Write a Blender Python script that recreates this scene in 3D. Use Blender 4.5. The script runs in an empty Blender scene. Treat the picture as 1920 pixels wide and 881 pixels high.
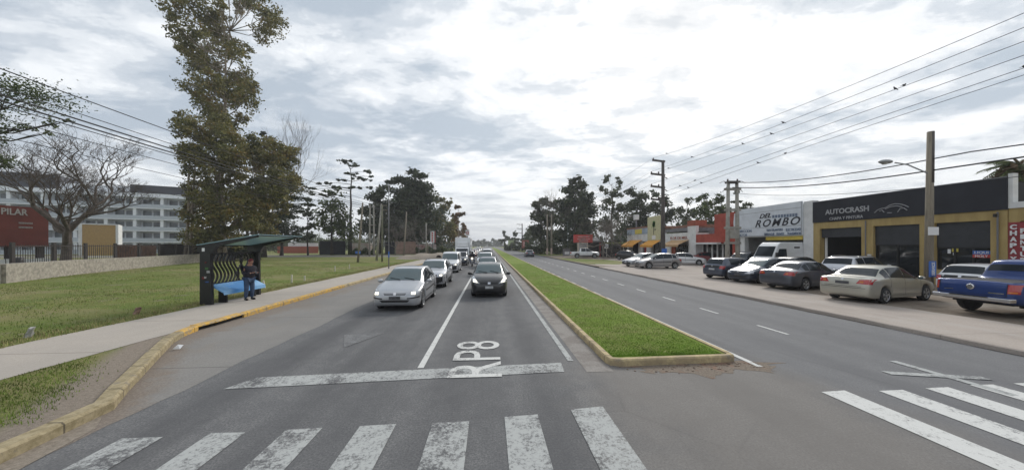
import bpy, bmesh, math, random
import numpy as np
from mathutils import Vector, Matrix
from mathutils.bvhtree import BVHTree
random.seed(7); np.random.seed(7)
S = bpy.context.scene
COL = S.collection
R = math.radians

# ---------------------------------------------------------------- camera
CH = 2.4; FP = 605.0; HY = 460.0; YAW = math.atan(42/605)
CA, SA = math.cos(YAW), math.sin(YAW)
cd = bpy.data.cameras.new('camera'); cam = bpy.data.objects.new('camera', cd); COL.objects.link(cam)
cam.location = (0, 0, CH); cam.rotation_euler = (R(90), 0, -YAW)
cd.sensor_width = 36; cd.lens = FP/1920*36; cd.shift_y = (HY-440.5)/1920
cd.clip_start = 0.1; cd.clip_end = 6000
S.camera = cam
# ---------------------------------------------------------------- light
S.view_settings.view_transform = 'Standard'; S.view_settings.look = 'None'
S.view_settings.gamma = 1; S.view_settings.use_curve_mapping = False
S.view_settings.exposure = 0.68
SUN_EL = R(34); SUN_AZ = R(29)          # azimuth clockwise from +Y
world = bpy.data.worlds.new('World'); S.world = world; world.use_nodes = True
def build_world():
    nt = world.node_tree; N = nt.nodes; Lk = nt.links; N.clear()
    def n(t, **k):
        x = N.new(t)
        for a, b in k.items(): setattr(x, a, b)
        return x
    def math_(op, a, b=None):
        m = n('ShaderNodeMath', operation=op)
        for i, v in enumerate((a, b)):
            if v is None: continue
            if isinstance(v, (int, float)): m.inputs[i].default_value = v
            else: Lk.new(v, m.inputs[i])
        return m.outputs[0]
    def mix(f, a, b):
        m = n('ShaderNodeMix', data_type='RGBA')
        for s, v in ((m.inputs[0], f), (m.inputs[6], a), (m.inputs[7], b)):
            if isinstance(v, (int, float)): s.default_value = v
            elif isinstance(v, tuple): s.default_value = v
            else: Lk.new(v, s)
        return m.outputs[2]
    out = n('ShaderNodeOutputWorld'); bg = n('ShaderNodeBackground'); bg.inputs[1].default_value = 0.1
    sky = n('ShaderNodeTexSky', sky_type='NISHITA'); sky.sun_disc = False
    sky.sun_elevation = SUN_EL; sky.sun_rotation = SUN_AZ; sky.air_density = 1; sky.dust_density = 2
    tc = n('ShaderNodeTexCoord'); sep = n('ShaderNodeSeparateXYZ'); Lk.new(tc.outputs['Generated'], sep.inputs[0])
    z = math_('MAXIMUM', sep.outputs[2], 0.0)
    den = math_('ADD', z, 0.10)
    u = math_('DIVIDE', sep.outputs[0], den); v = math_('DIVIDE', sep.outputs[1], den)
    cmb = n('ShaderNodeCombineXYZ'); Lk.new(u, cmb.inputs[0]); Lk.new(v, cmb.inputs[1])
    mp = n('ShaderNodeMapping'); Lk.new(cmb.outputs[0], mp.inputs[0]); mp.inputs['Rotation'].default_value = (0, 0, R(-12)); mp.inputs['Scale'].default_value = (0.8, 1.15, 1)
    def noise(sc, det, ro, dist=0.0, off=0):
        t = n('ShaderNodeTexNoise'); t.noise_dimensions = '4D'; t.inputs['W'].default_value = off
        t.inputs['Scale'].default_value = sc; t.inputs['Detail'].default_value = det; t.inputs['Roughness'].default_value = ro; t.inputs['Distortion'].default_value = dist
        Lk.new(mp.outputs[0], t.inputs['Vector']); return t.outputs[0]
    def ramp(fac, stops, interp='EASE'):
        r = n('ShaderNodeValToRGB'); r.color_ramp.interpolation = interp
        e = r.color_ramp.elements
        while len(e) < len(stops): e.new(.5)
        for el, (p, c) in zip(e, stops): el.position = p; el.color = (c, c, c, 1) if isinstance(c, (int, float)) else c + (1,)
        Lk.new(fac, r.inputs[0]); return r.outputs[0]
    big = noise(0.55, 3, .5, .2, 3.1); mid = noise(1.7, 10, .62, .3, 5.2); fine = noise(4.5, 10, .65, .4, 9.0)
    s1 = math_('ADD', math_('MULTIPLY', big, .34), math_('ADD', math_('MULTIPLY', mid, .48), math_('MULTIPLY', fine, .25)))
    # glow of the sun behind thin cloud
    sd = (math.sin(SUN_AZ)*math.cos(SUN_EL), math.cos(SUN_AZ)*math.cos(SUN_EL), math.sin(SUN_EL))
    dt = n('ShaderNodeVectorMath', operation='DOT_PRODUCT'); Lk.new(tc.outputs['Generated'], dt.inputs[0]); dt.inputs[1].default_value = sd
    glow = ramp(dt.outputs['Value'], [(0.2, 0.0), (.75, .3), (.93, .85), (1, 1)])
    s2 = math_('ADD', s1, math_('MULTIPLY', glow, .004))
    f = ramp(s2, [(.48, 0.0), (.525, .3), (.56, .68), (.60, 1.0)])
    thick = mix(f, (3.1, 3.55, 4.1, 1), (6.3, 6.5, 6.7, 1))
    bright = mix(f, (3.4, 3.9, 4.4, 1), (7.5, 7.5, 7.5, 1))
    cl = mix(glow, thick, bright)
    # near the horizon everything turns to even pale grey
    hz = ramp(z, [(0.0, 1.0), (.10, .62), (.25, .0)])
    cl2 = mix(hz, cl, mix(f, (4.3, 4.55, 4.8, 1), (5.9, 6.1, 6.2, 1)))
    fin = mix(.95, sky.outputs[0], cl2)
    Lk.new(fin, bg.inputs[0]); Lk.new(bg.outputs[0], out.inputs[0])
build_world()
sl = bpy.data.lights.new('sun', 'SUN'); so = bpy.data.objects.new('sun', sl); COL.objects.link(so)
sl.energy = 1.5; sl.angle = R(18); sl.color = (1, .96, .9)
sdv = Vector((math.sin(SUN_AZ)*math.cos(SUN_EL), math.cos(SUN_AZ)*math.cos(SUN_EL), math.sin(SUN_EL)))
so.rotation_euler = sdv.to_track_quat('Z', 'Y').to_euler()
S.render.engine = 'CYCLES'

# ---------------------------------------------------------------- placing helpers (measuring from the survey photograph)
def cw(xc, t, z=0.0):                       # camera-aligned ground coordinates -> world
    return Vector((xc*CA + t*SA, -xc*SA + t*CA, z))
def W(px, t, z=0.0): return cw((px-960)/FP*t, t, z)
def G(px, py, z=0.0): return W(px, FP*(CH-z)/(py-HY), z)
def ZP(py, t): return CH + (HY-py)*t/FP
FX = 26.0
def FT(px, X=FX):                            # depth of a plane X = const at this column
    r = (px-960)/FP; return X/(r*CA + SA)
def FY(px, X=FX):
    t = FT(px, X); return W(px, t).y

# ---------------------------------------------------------------- materials
MT = {}
def mat(name, col, rough=.7, metal=0.0, var=0.0, scale=3.0, col2=None, bump=0.0, bscale=40.0, spec=.5, coat=0.0, emit=None, es=1.0, det=6, streak=None, trans=0.0, coords='Object'):
    if name in MT: return MT[name]
    m = bpy.data.materials.new(name); m.use_nodes = True; nt = m.node_tree; N = nt.nodes; Lk = nt.links
    b = N['Principled BSDF']; b.inputs['Base Color'].default_value = (*col, 1); b.inputs['Roughness'].default_value = rough
    b.inputs['Metallic'].default_value = metal; b.inputs['Specular IOR Level'].default_value = spec
    b.inputs['Coat Weight'].default_value = coat; b.inputs['Coat Roughness'].default_value = .05
    if trans: b.inputs['Transmission Weight'].default_value = trans
    if emit: b.inputs['Emission Color'].default_value = (*emit, 1); b.inputs['Emission Strength'].default_value = es
    tc = N.new('ShaderNodeTexCoord'); src = tc.outputs[coords]
    if streak:
        mp = N.new('ShaderNodeMapping'); mp.inputs['Scale'].default_value = streak; Lk.new(src, mp.inputs[0]); src = mp.outputs[0]
    if var or col2:
        t = N.new('ShaderNodeTexNoise'); t.inputs['Scale'].default_value = scale; t.inputs['Detail'].default_value = det; t.inputs['Roughness'].default_value = .6; Lk.new(src, t.inputs[0])
        r = N.new('ShaderNodeValToRGB'); Lk.new(t.outputs[0], r.inputs[0])
        c2 = col2 or tuple(max(0, c*(1-var)) for c in col); c1 = col if col2 else tuple(min(1, c*(1+var)) for c in col)
        r.color_ramp.elements[0].position = .36; r.color_ramp.elements[0].color = (*c2, 1)
        r.color_ramp.elements[1].position = .64; r.color_ramp.elements[1].color = (*c1, 1)
        Lk.new(r.outputs[0], b.inputs['Base Color'])
    if bump:
        t2 = N.new('ShaderNodeTexNoise'); t2.inputs['Scale'].default_value = bscale; t2.inputs['Detail'].default_value = 4; Lk.new(tc.outputs[coords], t2.inputs[0])
        bp = N.new('ShaderNodeBump'); bp.inputs['Strength'].default_value = bump; bp.inputs['Distance'].default_value = .02; Lk.new(t2.outputs[0], bp.inputs['Height']); Lk.new(bp.outputs[0], b.inputs['Normal'])
    MT[name] = m; return m

class NT:
    """small node-graph writer for the ground materials"""
    def __init__(s, name, rough=.9, spec=.3):
        s.m = bpy.data.materials.new(name); s.m.use_nodes = True; s.N = s.m.node_tree.nodes; s.L = s.m.node_tree.links
        s.b = s.N['Principled BSDF']; s.b.inputs['Roughness'].default_value = rough; s.b.inputs['Specular IOR Level'].default_value = spec
        g = s.N.new('ShaderNodeNewGeometry'); s.pos = g.outputs['Position']; s.geo = g
        sp = s.N.new('ShaderNodeSeparateXYZ'); s.L.new(s.pos, sp.inputs[0]); s.x, s.y, s.z = sp.outputs; MT[name] = s.m
    def noise(s, sc, det=5, ro=.6, st=None, off=0):
        t = s.N.new('ShaderNodeTexNoise'); t.inputs['Scale'].default_value = sc; t.inputs['Detail'].default_value = det; t.inputs['Roughness'].default_value = ro
        mp = s.N.new('ShaderNodeMapping'); mp.inputs['Location'].default_value = (off, off*.7, 0); s.L.new(s.pos, mp.inputs[0])
        if st: mp.inputs['Scale'].default_value = st
        s.L.new(mp.outputs[0], t.inputs[0]); return t.outputs[0]
    def ramp(s, f, a, b, lo=0.0, hi=1.0):
        r = s.N.new('ShaderNodeMapRange'); r.inputs[1].default_value = a; r.inputs[2].default_value = b; r.inputs[3].default_value = lo; r.inputs[4].default_value = hi
        r.interpolation_type = 'SMOOTHSTEP'; s.L.new(f, r.inputs[0]); return r.outputs[0]
    def op(s, o, a, b=None):
        m = s.N.new('ShaderNodeMath'); m.operation = o
        for i, v in enumerate((a, b)):
            if v is None: continue
            if isinstance(v, (int, float)): m.inputs[i].default_value = v
            else: s.L.new(v, m.inputs[i])
        return m.outputs[0]
    def mix(s, f, a, b):
        m = s.N.new('ShaderNodeMix'); m.data_type = 'RGBA'
        for k, v in ((0, f), (6, a), (7, b)):
            if isinstance(v, (int, float)): m.inputs[k].default_value = v
            elif isinstance(v, tuple): m.inputs[k].default_value = (*v, 1)
            else: s.L.new(v, m.inputs[k])
        return m.outputs[2]
    def band(s, v, c, hw, soft):            # 1 inside |v-c|<hw
        d = s.op('ABSOLUTE', s.op('SUBTRACT', v, c)); return s.ramp(d, hw, hw+soft, 1, 0)
    def done(s, col, bumpf=None, st=.3, dist=.01):
        s.L.new(col, s.b.inputs['Base Color'])
        if bumpf is not None:
            bp = s.N.new('ShaderNodeBump'); bp.inputs['Strength'].default_value = st; bp.inputs['Distance'].default_value = dist; s.L.new(bumpf, bp.inputs['Height']); s.L.new(bp.outputs[0], s.b.inputs['Normal'])
        return s.m

def asphalt_colour(s, dusty=True):
    fine = s.noise(38, 6, .75); fine2 = s.noise(9, 5, .7, None, 4); big = s.noise(.35, 4, .6)
    st = s.noise(1.2, 5, .65, (1, .10, 1), 3)
    c = s.mix(s.ramp(fine, .36, .64), (.082, .083, .088), (.205, .203, .20)); c = s.mix(s.op('MULTIPLY', s.ramp(s.noise(70, 3, .6, None, 44), .60, .66), .6), c, (.30, .295, .28))
    c = s.mix(s.op('MULTIPLY', s.ramp(fine2, .35, .7), .45), c, (.118, .118, .12))
    c = s.mix(s.op('MULTIPLY', s.ramp(s.noise(2.3, 6, .7, None, 31), .42, .62), .38), c, (.092, .092, .096)); c = s.mix(s.op('MULTIPLY', s.ramp(st, .4, .66), .45), c, (.075, .076, .08))
    # oil-dark wheel paths in each lane
    for xc in (-4.2, -2.6, -.7, .95, 7.0, 8.9):
        bnd = s.band(s.x, xc, .12, .42); c = s.mix(s.op('MULTIPLY', bnd, s.ramp(big, .3, .7, .25, .6)), c, (.072, .072, .076))
    # outer carriageway a touch paler and bluer
    c = s.mix(s.op('MULTIPLY', s.ramp(s.x, 5.2, 6.0), .35), c, (.17, .172, .18))
    # brown dust lying on the crossing gap in the median and in front of its nose
    wob = s.op('ADD', s.x, s.op('MULTIPLY', s.op('SUBTRACT', s.noise(.9, 4), .5), 2.2))
    wy = s.op('ADD', s.y, s.op('MULTIPLY', s.op('SUBTRACT', s.noise(.8, 4, .6, None, 9), .5), 2.0))
    dust = s.op('MULTIPLY', s.band(wob, 3.7, 1.1, 1.7), s.ramp(wy, 6.3, 7.4, 1, 0))
    c = s.mix(s.op('MULTIPLY', dust, .5), c, (.200, .180, .158))
    return c, fine
def mk_ground_mats():
    s = NT('asphalt', .88, .3); c, f = asphalt_colour(s)
    # fine cracks
    v = s.N.new('ShaderNodeTexVoronoi'); v.feature = 'DISTANCE_TO_EDGE'; v.inputs['Scale'].default_value = .38; s.L.new(s.pos, v.inputs[0])
    cr = s.op('MULTIPLY', s.ramp(v.outputs['Distance'], .002, .012, 1, 0), s.ramp(s.noise(.5, 3, .5, None, 12), .5, .6))
    c = s.mix(s.op('MULTIPLY', cr, .12), c, (.045, .045, .045))
    s.done(c, f, .5, .006)
    for nm, col, cov in (('road_paint', (.38, .39, .38), .43), ('road_paint_bright', (.56, .56, .54), .39), ('road_paint_faint', (.21, .213, .215), .50)):
        s = NT(nm, .85, .3); c, f = asphalt_colour(s)
        w = s.op('ADD', s.op('MULTIPLY', s.noise(24, 6, .85), .62), s.op('MULTIPLY', s.noise(5, 5, .7, None, 2), .38))
        tr_ = None
        for xc in (-4.2, -2.6, -.7, .95, 7.0, 8.9):
            b_ = s.band(s.x, xc, .12, .35); tr_ = b_ if tr_ is None else s.op('MAXIMUM', tr_, b_)
        w = s.op('SUBTRACT', w, s.op('MULTIPLY', tr_, s.ramp(s.noise(1.1, 4, .6, None, 6), .35, .65, .01, .075)))
        c = s.mix(s.ramp(w, cov-.04, cov+.10), c, col); s.done(c, f, .4, .005)
    s = NT('shoulder_concrete', .9, .25)
    f = s.noise(30, 6, .75); big = s.noise(.6, 5, .6); dirt = s.noise(1.4, 6, .65, (1, .35, 1), 5)
    c = s.mix(s.ramp(f, .3, .7), (.18, .173, .162), (.255, .243, .228)); c = s.mix(s.op('MULTIPLY', s.ramp(big, .35, .65), .4), c, (.165, .16, .155))
    kx_ = s.op('MAXIMUM', -8.15, s.op('SUBTRACT', -2.37, s.op('MULTIPLY', s.y, .667))); dk = s.op('ADD', s.op('SUBTRACT', s.x, kx_), s.op('MULTIPLY', s.op('SUBTRACT', s.noise(2.2, 6, .7, None, 14), .5), 1.5)); c = s.mix(s.op('MULTIPLY', s.ramp(dirt, .48, .62), s.ramp(s.x, -5.8, -7.6, .05, .5)), c, (.20, .165, .13)); c = s.mix(s.op('MULTIPLY', s.ramp(dk, .35, 1.0, .85, 0), s.ramp(s.y, 9.5, 17, 1, .35)), c, s.mix(s.ramp(f, .3, .7), (.13, .105, .085), (.25, .205, .165)))
    j = s.op('ABSOLUTE', s.op('SUBTRACT', s.op('FRACT', s.op('DIVIDE', s.y, 4.5)), .5)); c = s.mix(s.ramp(j, .002, .006, .55, 0), c, (.07, .065, .06))
    s.done(c, f, .4, .006)
    s = NT('gutter', .9, .25)
    f = s.noise(30, 6, .75); c = s.mix(s.ramp(f, .3, .7), (.19, .175, .16), (.29, .27, .25)); c = s.mix(s.op('MULTIPLY', s.ramp(s.noise(1.6, 5, .7), .42, .6), .6), c, (.15, .13, .115)); s.done(c, f, .4, .006)
    s = NT('sidewalk_concrete', .92, .25)
    f = s.noise(26, 6, .75); big = s.noise(.5, 5, .65); c = s.mix(s.ramp(f, .3, .7), (.345, .305, .262), (.43, .39, .345))
    c = s.mix(s.op('MULTIPLY', s.ramp(big, .4, .65), .5), c, (.31, .285, .255))
    j = s.op('ABSOLUTE', s.op('SUBTRACT', s.op('FRACT', s.op('DIVIDE', s.y, 3.0)), .5)); c = s.mix(s.ramp(j, .002, .007, .7, 0), c, (.13, .115, .10))
    s.done(c, f, .3, .005)
    s = NT('sidewalk_pink', .92, .25)
    f = s.noise(26, 6, .75); big = s.noise(.45, 5, .65); st = s.noise(2.2, 5, .6, (1, .2, 1), 2)
    c = s.mix(s.ramp(f, .3, .7), (.32, .275, .24), (.41, .36, .32)); c = s.mix(s.op('MULTIPLY', s.ramp(big, .4, .62), .5), c, (.27, .235, .205)); c = s.mix(s.op('MULTIPLY', s.ramp(st, .45, .65), .35), c, (.40, .37, .34))
    j = s.op('ABSOLUTE', s.op('SUBTRACT', s.op('FRACT', s.op('DIVIDE', s.y, 5.0)), .5)); c = s.mix(s.ramp(j, .001, .004, .4, 0), c, (.12, .105, .09))
    s.done(c, f, .3, .005)
    s = NT('lot_dirt', .95, .2)
    f = s.noise(22, 7, .75); big = s.noise(.5, 5, .6); c = s.mix(s.ramp(f, .3, .7), (.14, .11, .085), (.235, .195, .155))
    c = s.mix(s.ramp(big, .45, .65), c, (.27, .235, .195)); c = s.mix(s.op('MULTIPLY', s.ramp(s.noise(1.3, 6, .7, None, 8), .52, .66), .6), c, (.12, .095, .07)); s.done(c, f, .6, .02)
    s = NT('turf', .95, .15)
    f = s.noise(18, 7, .8); m = s.noise(.55, 6, .65); b = s.noise(.16, 5, .6, (.55, 1.2, 1), 4)
    c = s.mix(s.ramp(f, .28, .72), (.065, .105, .020), (.170, .210, .050)); c = s.mix(s.op('MULTIPLY', s.ramp(m, .42, .62), .6), c, (.20, .19, .065))
    c = s.mix(s.op('MULTIPLY', s.ramp(b, .46, .60), .7), c, (.23, .20, .10))
    c = s.mix(s.op('MULTIPLY', s.ramp(s.noise(.9, 5, .6, None, 21), .58, .68), .7), c, (.21, .175, .125))
    # bare trodden earth near the kerb mouth
    wb = s.op('ADD', s.y, s.op('MULTIPLY', s.op('SUBTRACT', s.noise(1.3, 5), .5), 3.5))
    e = s.op('MULTIPLY', s.ramp(s.op('ADD', s.x, s.op('MULTIPLY', s.y, .62)), -3.65, -3.15), s.ramp(wb, 8.8, 9.6, 1, 0)); c = s.mix(s.op('MULTIPLY', e, s.ramp(s.x, -12, -8.6)), c, s.mix(s.ramp(f, .3, .7), (.20, .165, .13), (.31, .265, .22)))
    s.done(c, f, .8, .04)
    s = NT('median_turf', .95, .15)
    f = s.noise(22, 7, .8); m = s.noise(.9, 6, .65)
    c = s.mix(s.ramp(f, .28, .72), (.095, .150, .018), (.20, .27, .045)); c = s.mix(s.op('MULTIPLY', s.ramp(m, .48, .62), .55), c, (.23, .22, .085)); s.done(c, f, .8, .04)
    s = NT('bare_earth', .95, .15)
    f = s.noise(16, 7, .8); m = s.noise(.7, 6, .65); c = s.mix(s.ramp(f, .3, .7), (.20, .17, .135), (.34, .295, .245)); c = s.mix(s.op('MULTIPLY', s.ramp(m, .5, .66), .5), c, (.23, .20, .17)); s.done(c, f, .8, .03)
    s = NT('gutter_dirt', .95, .15)
    f = s.noise(20, 7, .8); m = s.noise(1.5, 6, .65); c = s.mix(s.ramp(f, .3, .7), (.15, .12, .095), (.26, .22, .18)); c = s.mix(s.op('MULTIPLY', s.ramp(m, .5, .62), .6), c, (.24, .13, .085)); s.done(c, f, .8, .03)
    s = NT('far_ground', .95, .15)
    f = s.noise(.8, 7, .7); c = s.mix(s.ramp(f, .3, .7), (.06, .085, .025), (.15, .15, .06)); c = s.mix(s.op('MULTIPLY', s.ramp(s.noise(.05, 4), .45, .6), .6), c, (.20, .17, .12)); s.done(c)
    s = NT('kerb_yellow', .85, .3)
    f = s.noise(9, 6, .75); c = s.mix(s.ramp(f, .40, .56), (.33, .26, .17), (.60, .36, .07)); c = s.mix(s.op('MULTIPLY', s.ramp(s.noise(3.1, 5, .7, None, 17), .56, .64), .75), c, (.21, .18, .14)); j = s.op('ABSOLUTE', s.op('SUBTRACT', s.op('FRACT', s.y), .5)); c = s.mix(s.ramp(j, .006, .016, .8, 0), c, (.06, .05, .04)); s.done(c, f, .4, .01)
    s = NT('kerb_bare', .9, .3)
    f = s.noise(9, 6, .75); c = s.mix(s.ramp(f, .35, .65), (.22, .18, .10), (.36, .30, .19)); c = s.mix(s.op('MULTIPLY', s.ramp(s.noise(3.1, 5, .7, None, 17), .56, .64), .75), c, (.21, .18, .14)); j = s.op('ABSOLUTE', s.op('SUBTRACT', s.op('FRACT', s.y), .5)); c = s.mix(s.ramp(j, .006, .016, .8, 0), c, (.06, .05, .04)); s.done(c, f, .4, .01)
    s = NT('kerb_pale', .9, .3)
    f = s.noise(7, 6, .75); c = s.mix(s.ramp(f, .35, .65), (.34, .27, .16), (.50, .40, .23)); c = s.mix(s.op('MULTIPLY', s.ramp(s.noise(2, 5), .5, .62), .5), c, (.24, .19, .13)); c = s.mix(s.op('MULTIPLY', s.ramp(s.noise(3.1, 5, .7, None, 17), .56, .64), .75), c, (.21, .18, .14)); j = s.op('ABSOLUTE', s.op('SUBTRACT', s.op('FRACT', s.y), .5)); c = s.mix(s.ramp(j, .006, .016, .8, 0), c, (.06, .05, .04)); s.done(c, f, .4, .01)
mk_ground_mats()

# ---------------------------------------------------------------- mesh helpers
def link_mesh(name, me, m=None, parent=None, smooth=False):
    if m is not None: me.materials.append(m if not isinstance(m, str) else MT[m])
    o = bpy.data.objects.new(name, me); COL.objects.link(o)
    if parent is not None: o.parent = parent
    if smooth:
        me.polygons.foreach_set('use_smooth', [True]*len(me.polygons))
    return o
def tag(o, label=None, cat=None, group=None, kind=None):
    if label: o['label'] = label
    if cat: o['category'] = cat
    if group: o['group'] = group
    if kind: o['kind'] = kind
    return o
def thing(name, label, cat, loc=(0, 0, 0), rz=0.0, group=None):
    o = bpy.data.objects.new(name, None); COL.objects.link(o); o.empty_display_size = .2
    o.location = loc; o.rotation_euler = (0, 0, rz); return tag(o, label, cat, group)
class MB:
    def __init__(s): s.v = []; s.f = []
    def quad(s, *p):
        b = len(s.v); s.v += [tuple(q) for q in p]; s.f.append(tuple(range(b, b+len(p)))); return s
    def box(s, x0, x1, y0, y1, z0, z1, M=None):
        b = len(s.v); P = [(x, y, z) for z in (z0, z1) for y in (y0, y1) for x in (x0, x1)]
        if M is not None: P = [tuple(M @ Vector(p)) for p in P]
        s.v += P
        for f in ((0, 2, 3, 1), (4, 5, 7, 6), (0, 1, 5, 4), (2, 6, 7, 3), (0, 4, 6, 2), (1, 3, 7, 5)): s.f.append(tuple(b+i for i in f))
        return s
    def bar(s, a, b_, w, h=None, up=(0, 0, 1)):       # rectangular bar from a to b
        a = Vector(a); b_ = Vector(b_); h = h or w; d = (b_-a); L = d.length; d.normalize()
        u = Vector(up); 
        if abs(d.dot(u)) > .98: u = Vector((1, 0, 0))
        sx = d.cross(u).normalized(); sz = sx.cross(d).normalized()
        M = Matrix(((sx.x, d.x, sz.x, a.x), (sx.y, d.y, sz.y, a.y), (sx.z, d.z, sz.z, a.z), (0, 0, 0, 1)))
        return s.box(-w/2, w/2, 0, L, -h/2, h/2, M)
    def tube(s, pts, rad, n=8, cap=True):
        pts = [Vector(p) for p in pts]; rr = rad if hasattr(rad, '__len__') else [rad]*len(pts)
        b = len(s.v); prev = None
        for i, p in enumerate(pts):
            d = (pts[min(i+1, len(pts)-1)]-pts[max(i-1, 0)]).normalized()
            if prev is None:
                u = Vector((0, 0, 1)) if abs(d.z) < .9 else Vector((1, 0, 0)); sx = d.cross(u).normalized()
            else:
                sx = (prev - d*prev.dot(d)).normalized()
            prev = sx; sy = d.cross(sx)
            for k in range(n):
                a = 2*math.pi*k/n; s.v.append(tuple(p + (sx*math.cos(a)+sy*math.sin(a))*rr[i]))
        for i in range(len(pts)-1):
            for k in range(n):
                s.f.append((b+i*n+k, b+i*n+(k+1) % n, b+(i+1)*n+(k+1) % n, b+(i+1)*n+k))
        if cap:
            s.f.append(tuple(b+k for k in range(n))[::-1]); s.f.append(tuple(b+(len(pts)-1)*n+k for k in range(n)))
        return s
    def lathe(s, prof, c=(0, 0, 0), axis='z', n=20):   # prof [(r, h)]
        b = len(s.v); c = Vector(c)
        for r_, h in prof:
            for k in range(n):
                a = 2*math.pi*k/n; x, y = r_*math.cos(a), r_*math.sin(a)
                p = (x, y, h) if axis == 'z' else (x, h, y) if axis == 'y' else (h, x, y)
                s.v.append(tuple(c+Vector(p)))
        for i in range(len(prof)-1):
            for k in range(n): s.f.append((b+i*n+k, b+i*n+(k+1) % n, b+(i+1)*n+(k+1) % n, b+(i+1)*n+k))
        s.f.append(tuple(b+k for k in range(n))); s.f.append(tuple(b+(len(prof)-1)*n+k for k in range(n)))
        return s
    def ell(s, c, r, n=12, m=8):
        pr = [(max(1e-3, math.sin(math.pi*i/m)), -math.cos(math.pi*i/m)) for i in range(m+1)]
        b = len(s.v); s.lathe(pr, (0, 0, 0), 'z', n)
        for i in range(b, len(s.v)):
            p = s.v[i]; s.v[i] = (c[0]+p[0]*r[0], c[1]+p[1]*r[1], c[2]+p[2]*r[2])
        return s
    def prism(s, poly, z0, z1):
        b = len(s.v); n = len(poly); s.v += [(p[0], p[1], z0) for p in poly] + [(p[0], p[1], z1) for p in poly]
        s.f.append(tuple(range(b, b+n))[::-1]); s.f.append(tuple(range(b+n, b+2*n)))
        for i in range(n): s.f.append((b+i, b+(i+1) % n, b+n+(i+1) % n, b+n+i))
        return s
    def build(s, name, m, parent=None, smooth=False, bevel=0.0, fix=True):
        me = bpy.data.meshes.new(name); me.from_pydata(s.v, [], s.f)
        if fix:
            bm = bmesh.new(); bm.from_mesh(me); bmesh.ops.recalc_face_normals(bm, faces=bm.faces); bm.to_mesh(me); bm.free()
        o = link_mesh(name, me, m, parent, smooth)
        if bevel: md = o.modifiers.new('b', 'BEVEL'); md.width = bevel; md.segments = 2; md.limit_method = 'ANGLE'
        return o
def sheet(name, pts, m, label=None, kind='structure', parent=None, z=None):
    me = bpy.data.meshes.new(name); P = [(p[0], p[1], p[2] if z is None else z) for p in pts]
    me.from_pydata(P, [], [tuple(range(len(P)))])
    o = link_mesh(name, me, m, parent)
    if me.polygons[0].normal.z < 0: me.flip_normals()
    if kind: o['kind'] = kind
    return o
def text(name, body, size, m, parent, loc, rot, depth=.01, sx=1.0, bold=0.0, shear=0.0, align='CENTER', spacing=1.0, width=None, height=None):
    cu = bpy.data.curves.new(name, 'FONT'); cu.body = body; cu.size = size; cu.extrude = depth; cu.offset = bold; cu.shear = shear
    cu.align_x = align; cu.align_y = 'CENTER'; cu.space_character = spacing; cu.resolution_u = 3
    o = bpy.data.objects.new(name, cu); COL.objects.link(o)
    dg = bpy.context.evaluated_depsgraph_get(); dg.update(); me = bpy.data.meshes.new_from_object(o.evaluated_get(dg))
    bpy.data.objects.remove(o)
    co = np.empty(len(me.vertices)*3, dtype=np.float32); me.vertices.foreach_get('co', co); co = co.reshape(-1, 3)
    w = co[:, 0].max()-co[:, 0].min(); h = co[:, 1].max()-co[:, 1].min(); co[:, :2] -= [(co[:, 0].max()+co[:, 0].min())/2, (co[:, 1].max()+co[:, 1].min())/2] if align == 'CENTER' else [0, 0]
    if width: co[:, 0] *= width/w
    if height: co[:, 1] *= height/h
    if sx != 1: co[:, 0] *= sx
    me.vertices.foreach_set('co', co.ravel()); me.update()
    me.name = name
    while me.materials: me.materials.pop()
    o2 = link_mesh(name, me, m, parent); o2.location = loc; o2.rotation_euler = rot; return o2
# ================================================================ GROUND
FARY = 700
def strip(name, x0, x1, y0, y1, z, m, kind='structure'):
    return sheet(name, [(x0, y0, z), (x1, y0, z), (x1, y1, z), (x0, y1, z)], m, kind=kind)
strip('ground', -1500, 1500, -200, 2400, -.03, 'far_ground')
strip('road', -9.0, 11.9, -20, FARY, 0, 'asphalt')
def wob(x, y, a, seed): return x + a*(math.sin(y*1.3+seed)+.6*math.sin(y*3.1+seed*2)+.4*math.sin(y*7.7+seed))
ys = [3.6 + i*.35 for i in range(120)] + [45+8*i for i in range(80)]
pts = [(wob(-5.08, y, .03, 1), y, .004) for y in ys] + [(-9.0, ys[-1], .004), (-9.0, 3.6, .004)]
sheet('road_shoulder', pts, 'shoulder_concrete')
# kerb line of the bus bay
kp = [Vector((-4.6, -14)), Vector((-5.0, 1.0)), Vector((-5.35, 3.9)), G(214, 768).xy, G(240, 735).xy, G(268, 705).xy, G(298, 672).xy, G(326, 643).xy, G(345, 631).xy, G(372, 620).xy, G(405, 611).xy, Vector((-8.12, 10.2)), Vector((-8.2, 12.5)), Vector((-8.25, 18)), Vector((-8.3, 30)), Vector((-8.35, 60)), Vector((-8.4, 130)), Vector((-8.4, 400))]
def offs(path, d):
    out = []
    for i, p in enumerate(path):
        t = (path[min(i+1, len(path)-1)]-path[max(i-1, 0)]).normalized(); out.append(Vector((p.x - t.y*d, p.y + t.x*d)))
    return out
def kerb(name, path, w, h, m, z0=-.02, jit=.0):
    L_, R_ = offs(path, w), path; me = MB(); b = 0
    for i, (a, c) in enumerate(zip(L_, R_)):
        j = random.uniform(-jit, jit)
        me.v += [(c.x, c.y, z0), (c.x-.012*0, c.y, h-.03+j), (c.x*.85+a.x*.15, c.y*.85+a.y*.15, h+j), (a.x, a.y, h+j), (a.x, a.y, z0)]
    for i in range(len(path)-1):
        for k in range(4): me.f.append((i*5+k, i*5+k+1, i*5+5+k+1, i*5+5+k))
    n = (len(path)-1)*5; me.f += [(0, 1, 2, 3, 4), (n, n+1, n+2, n+3, n+4)]
    o = me.build(name, m); o['kind'] = 'structure'; return o
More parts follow.
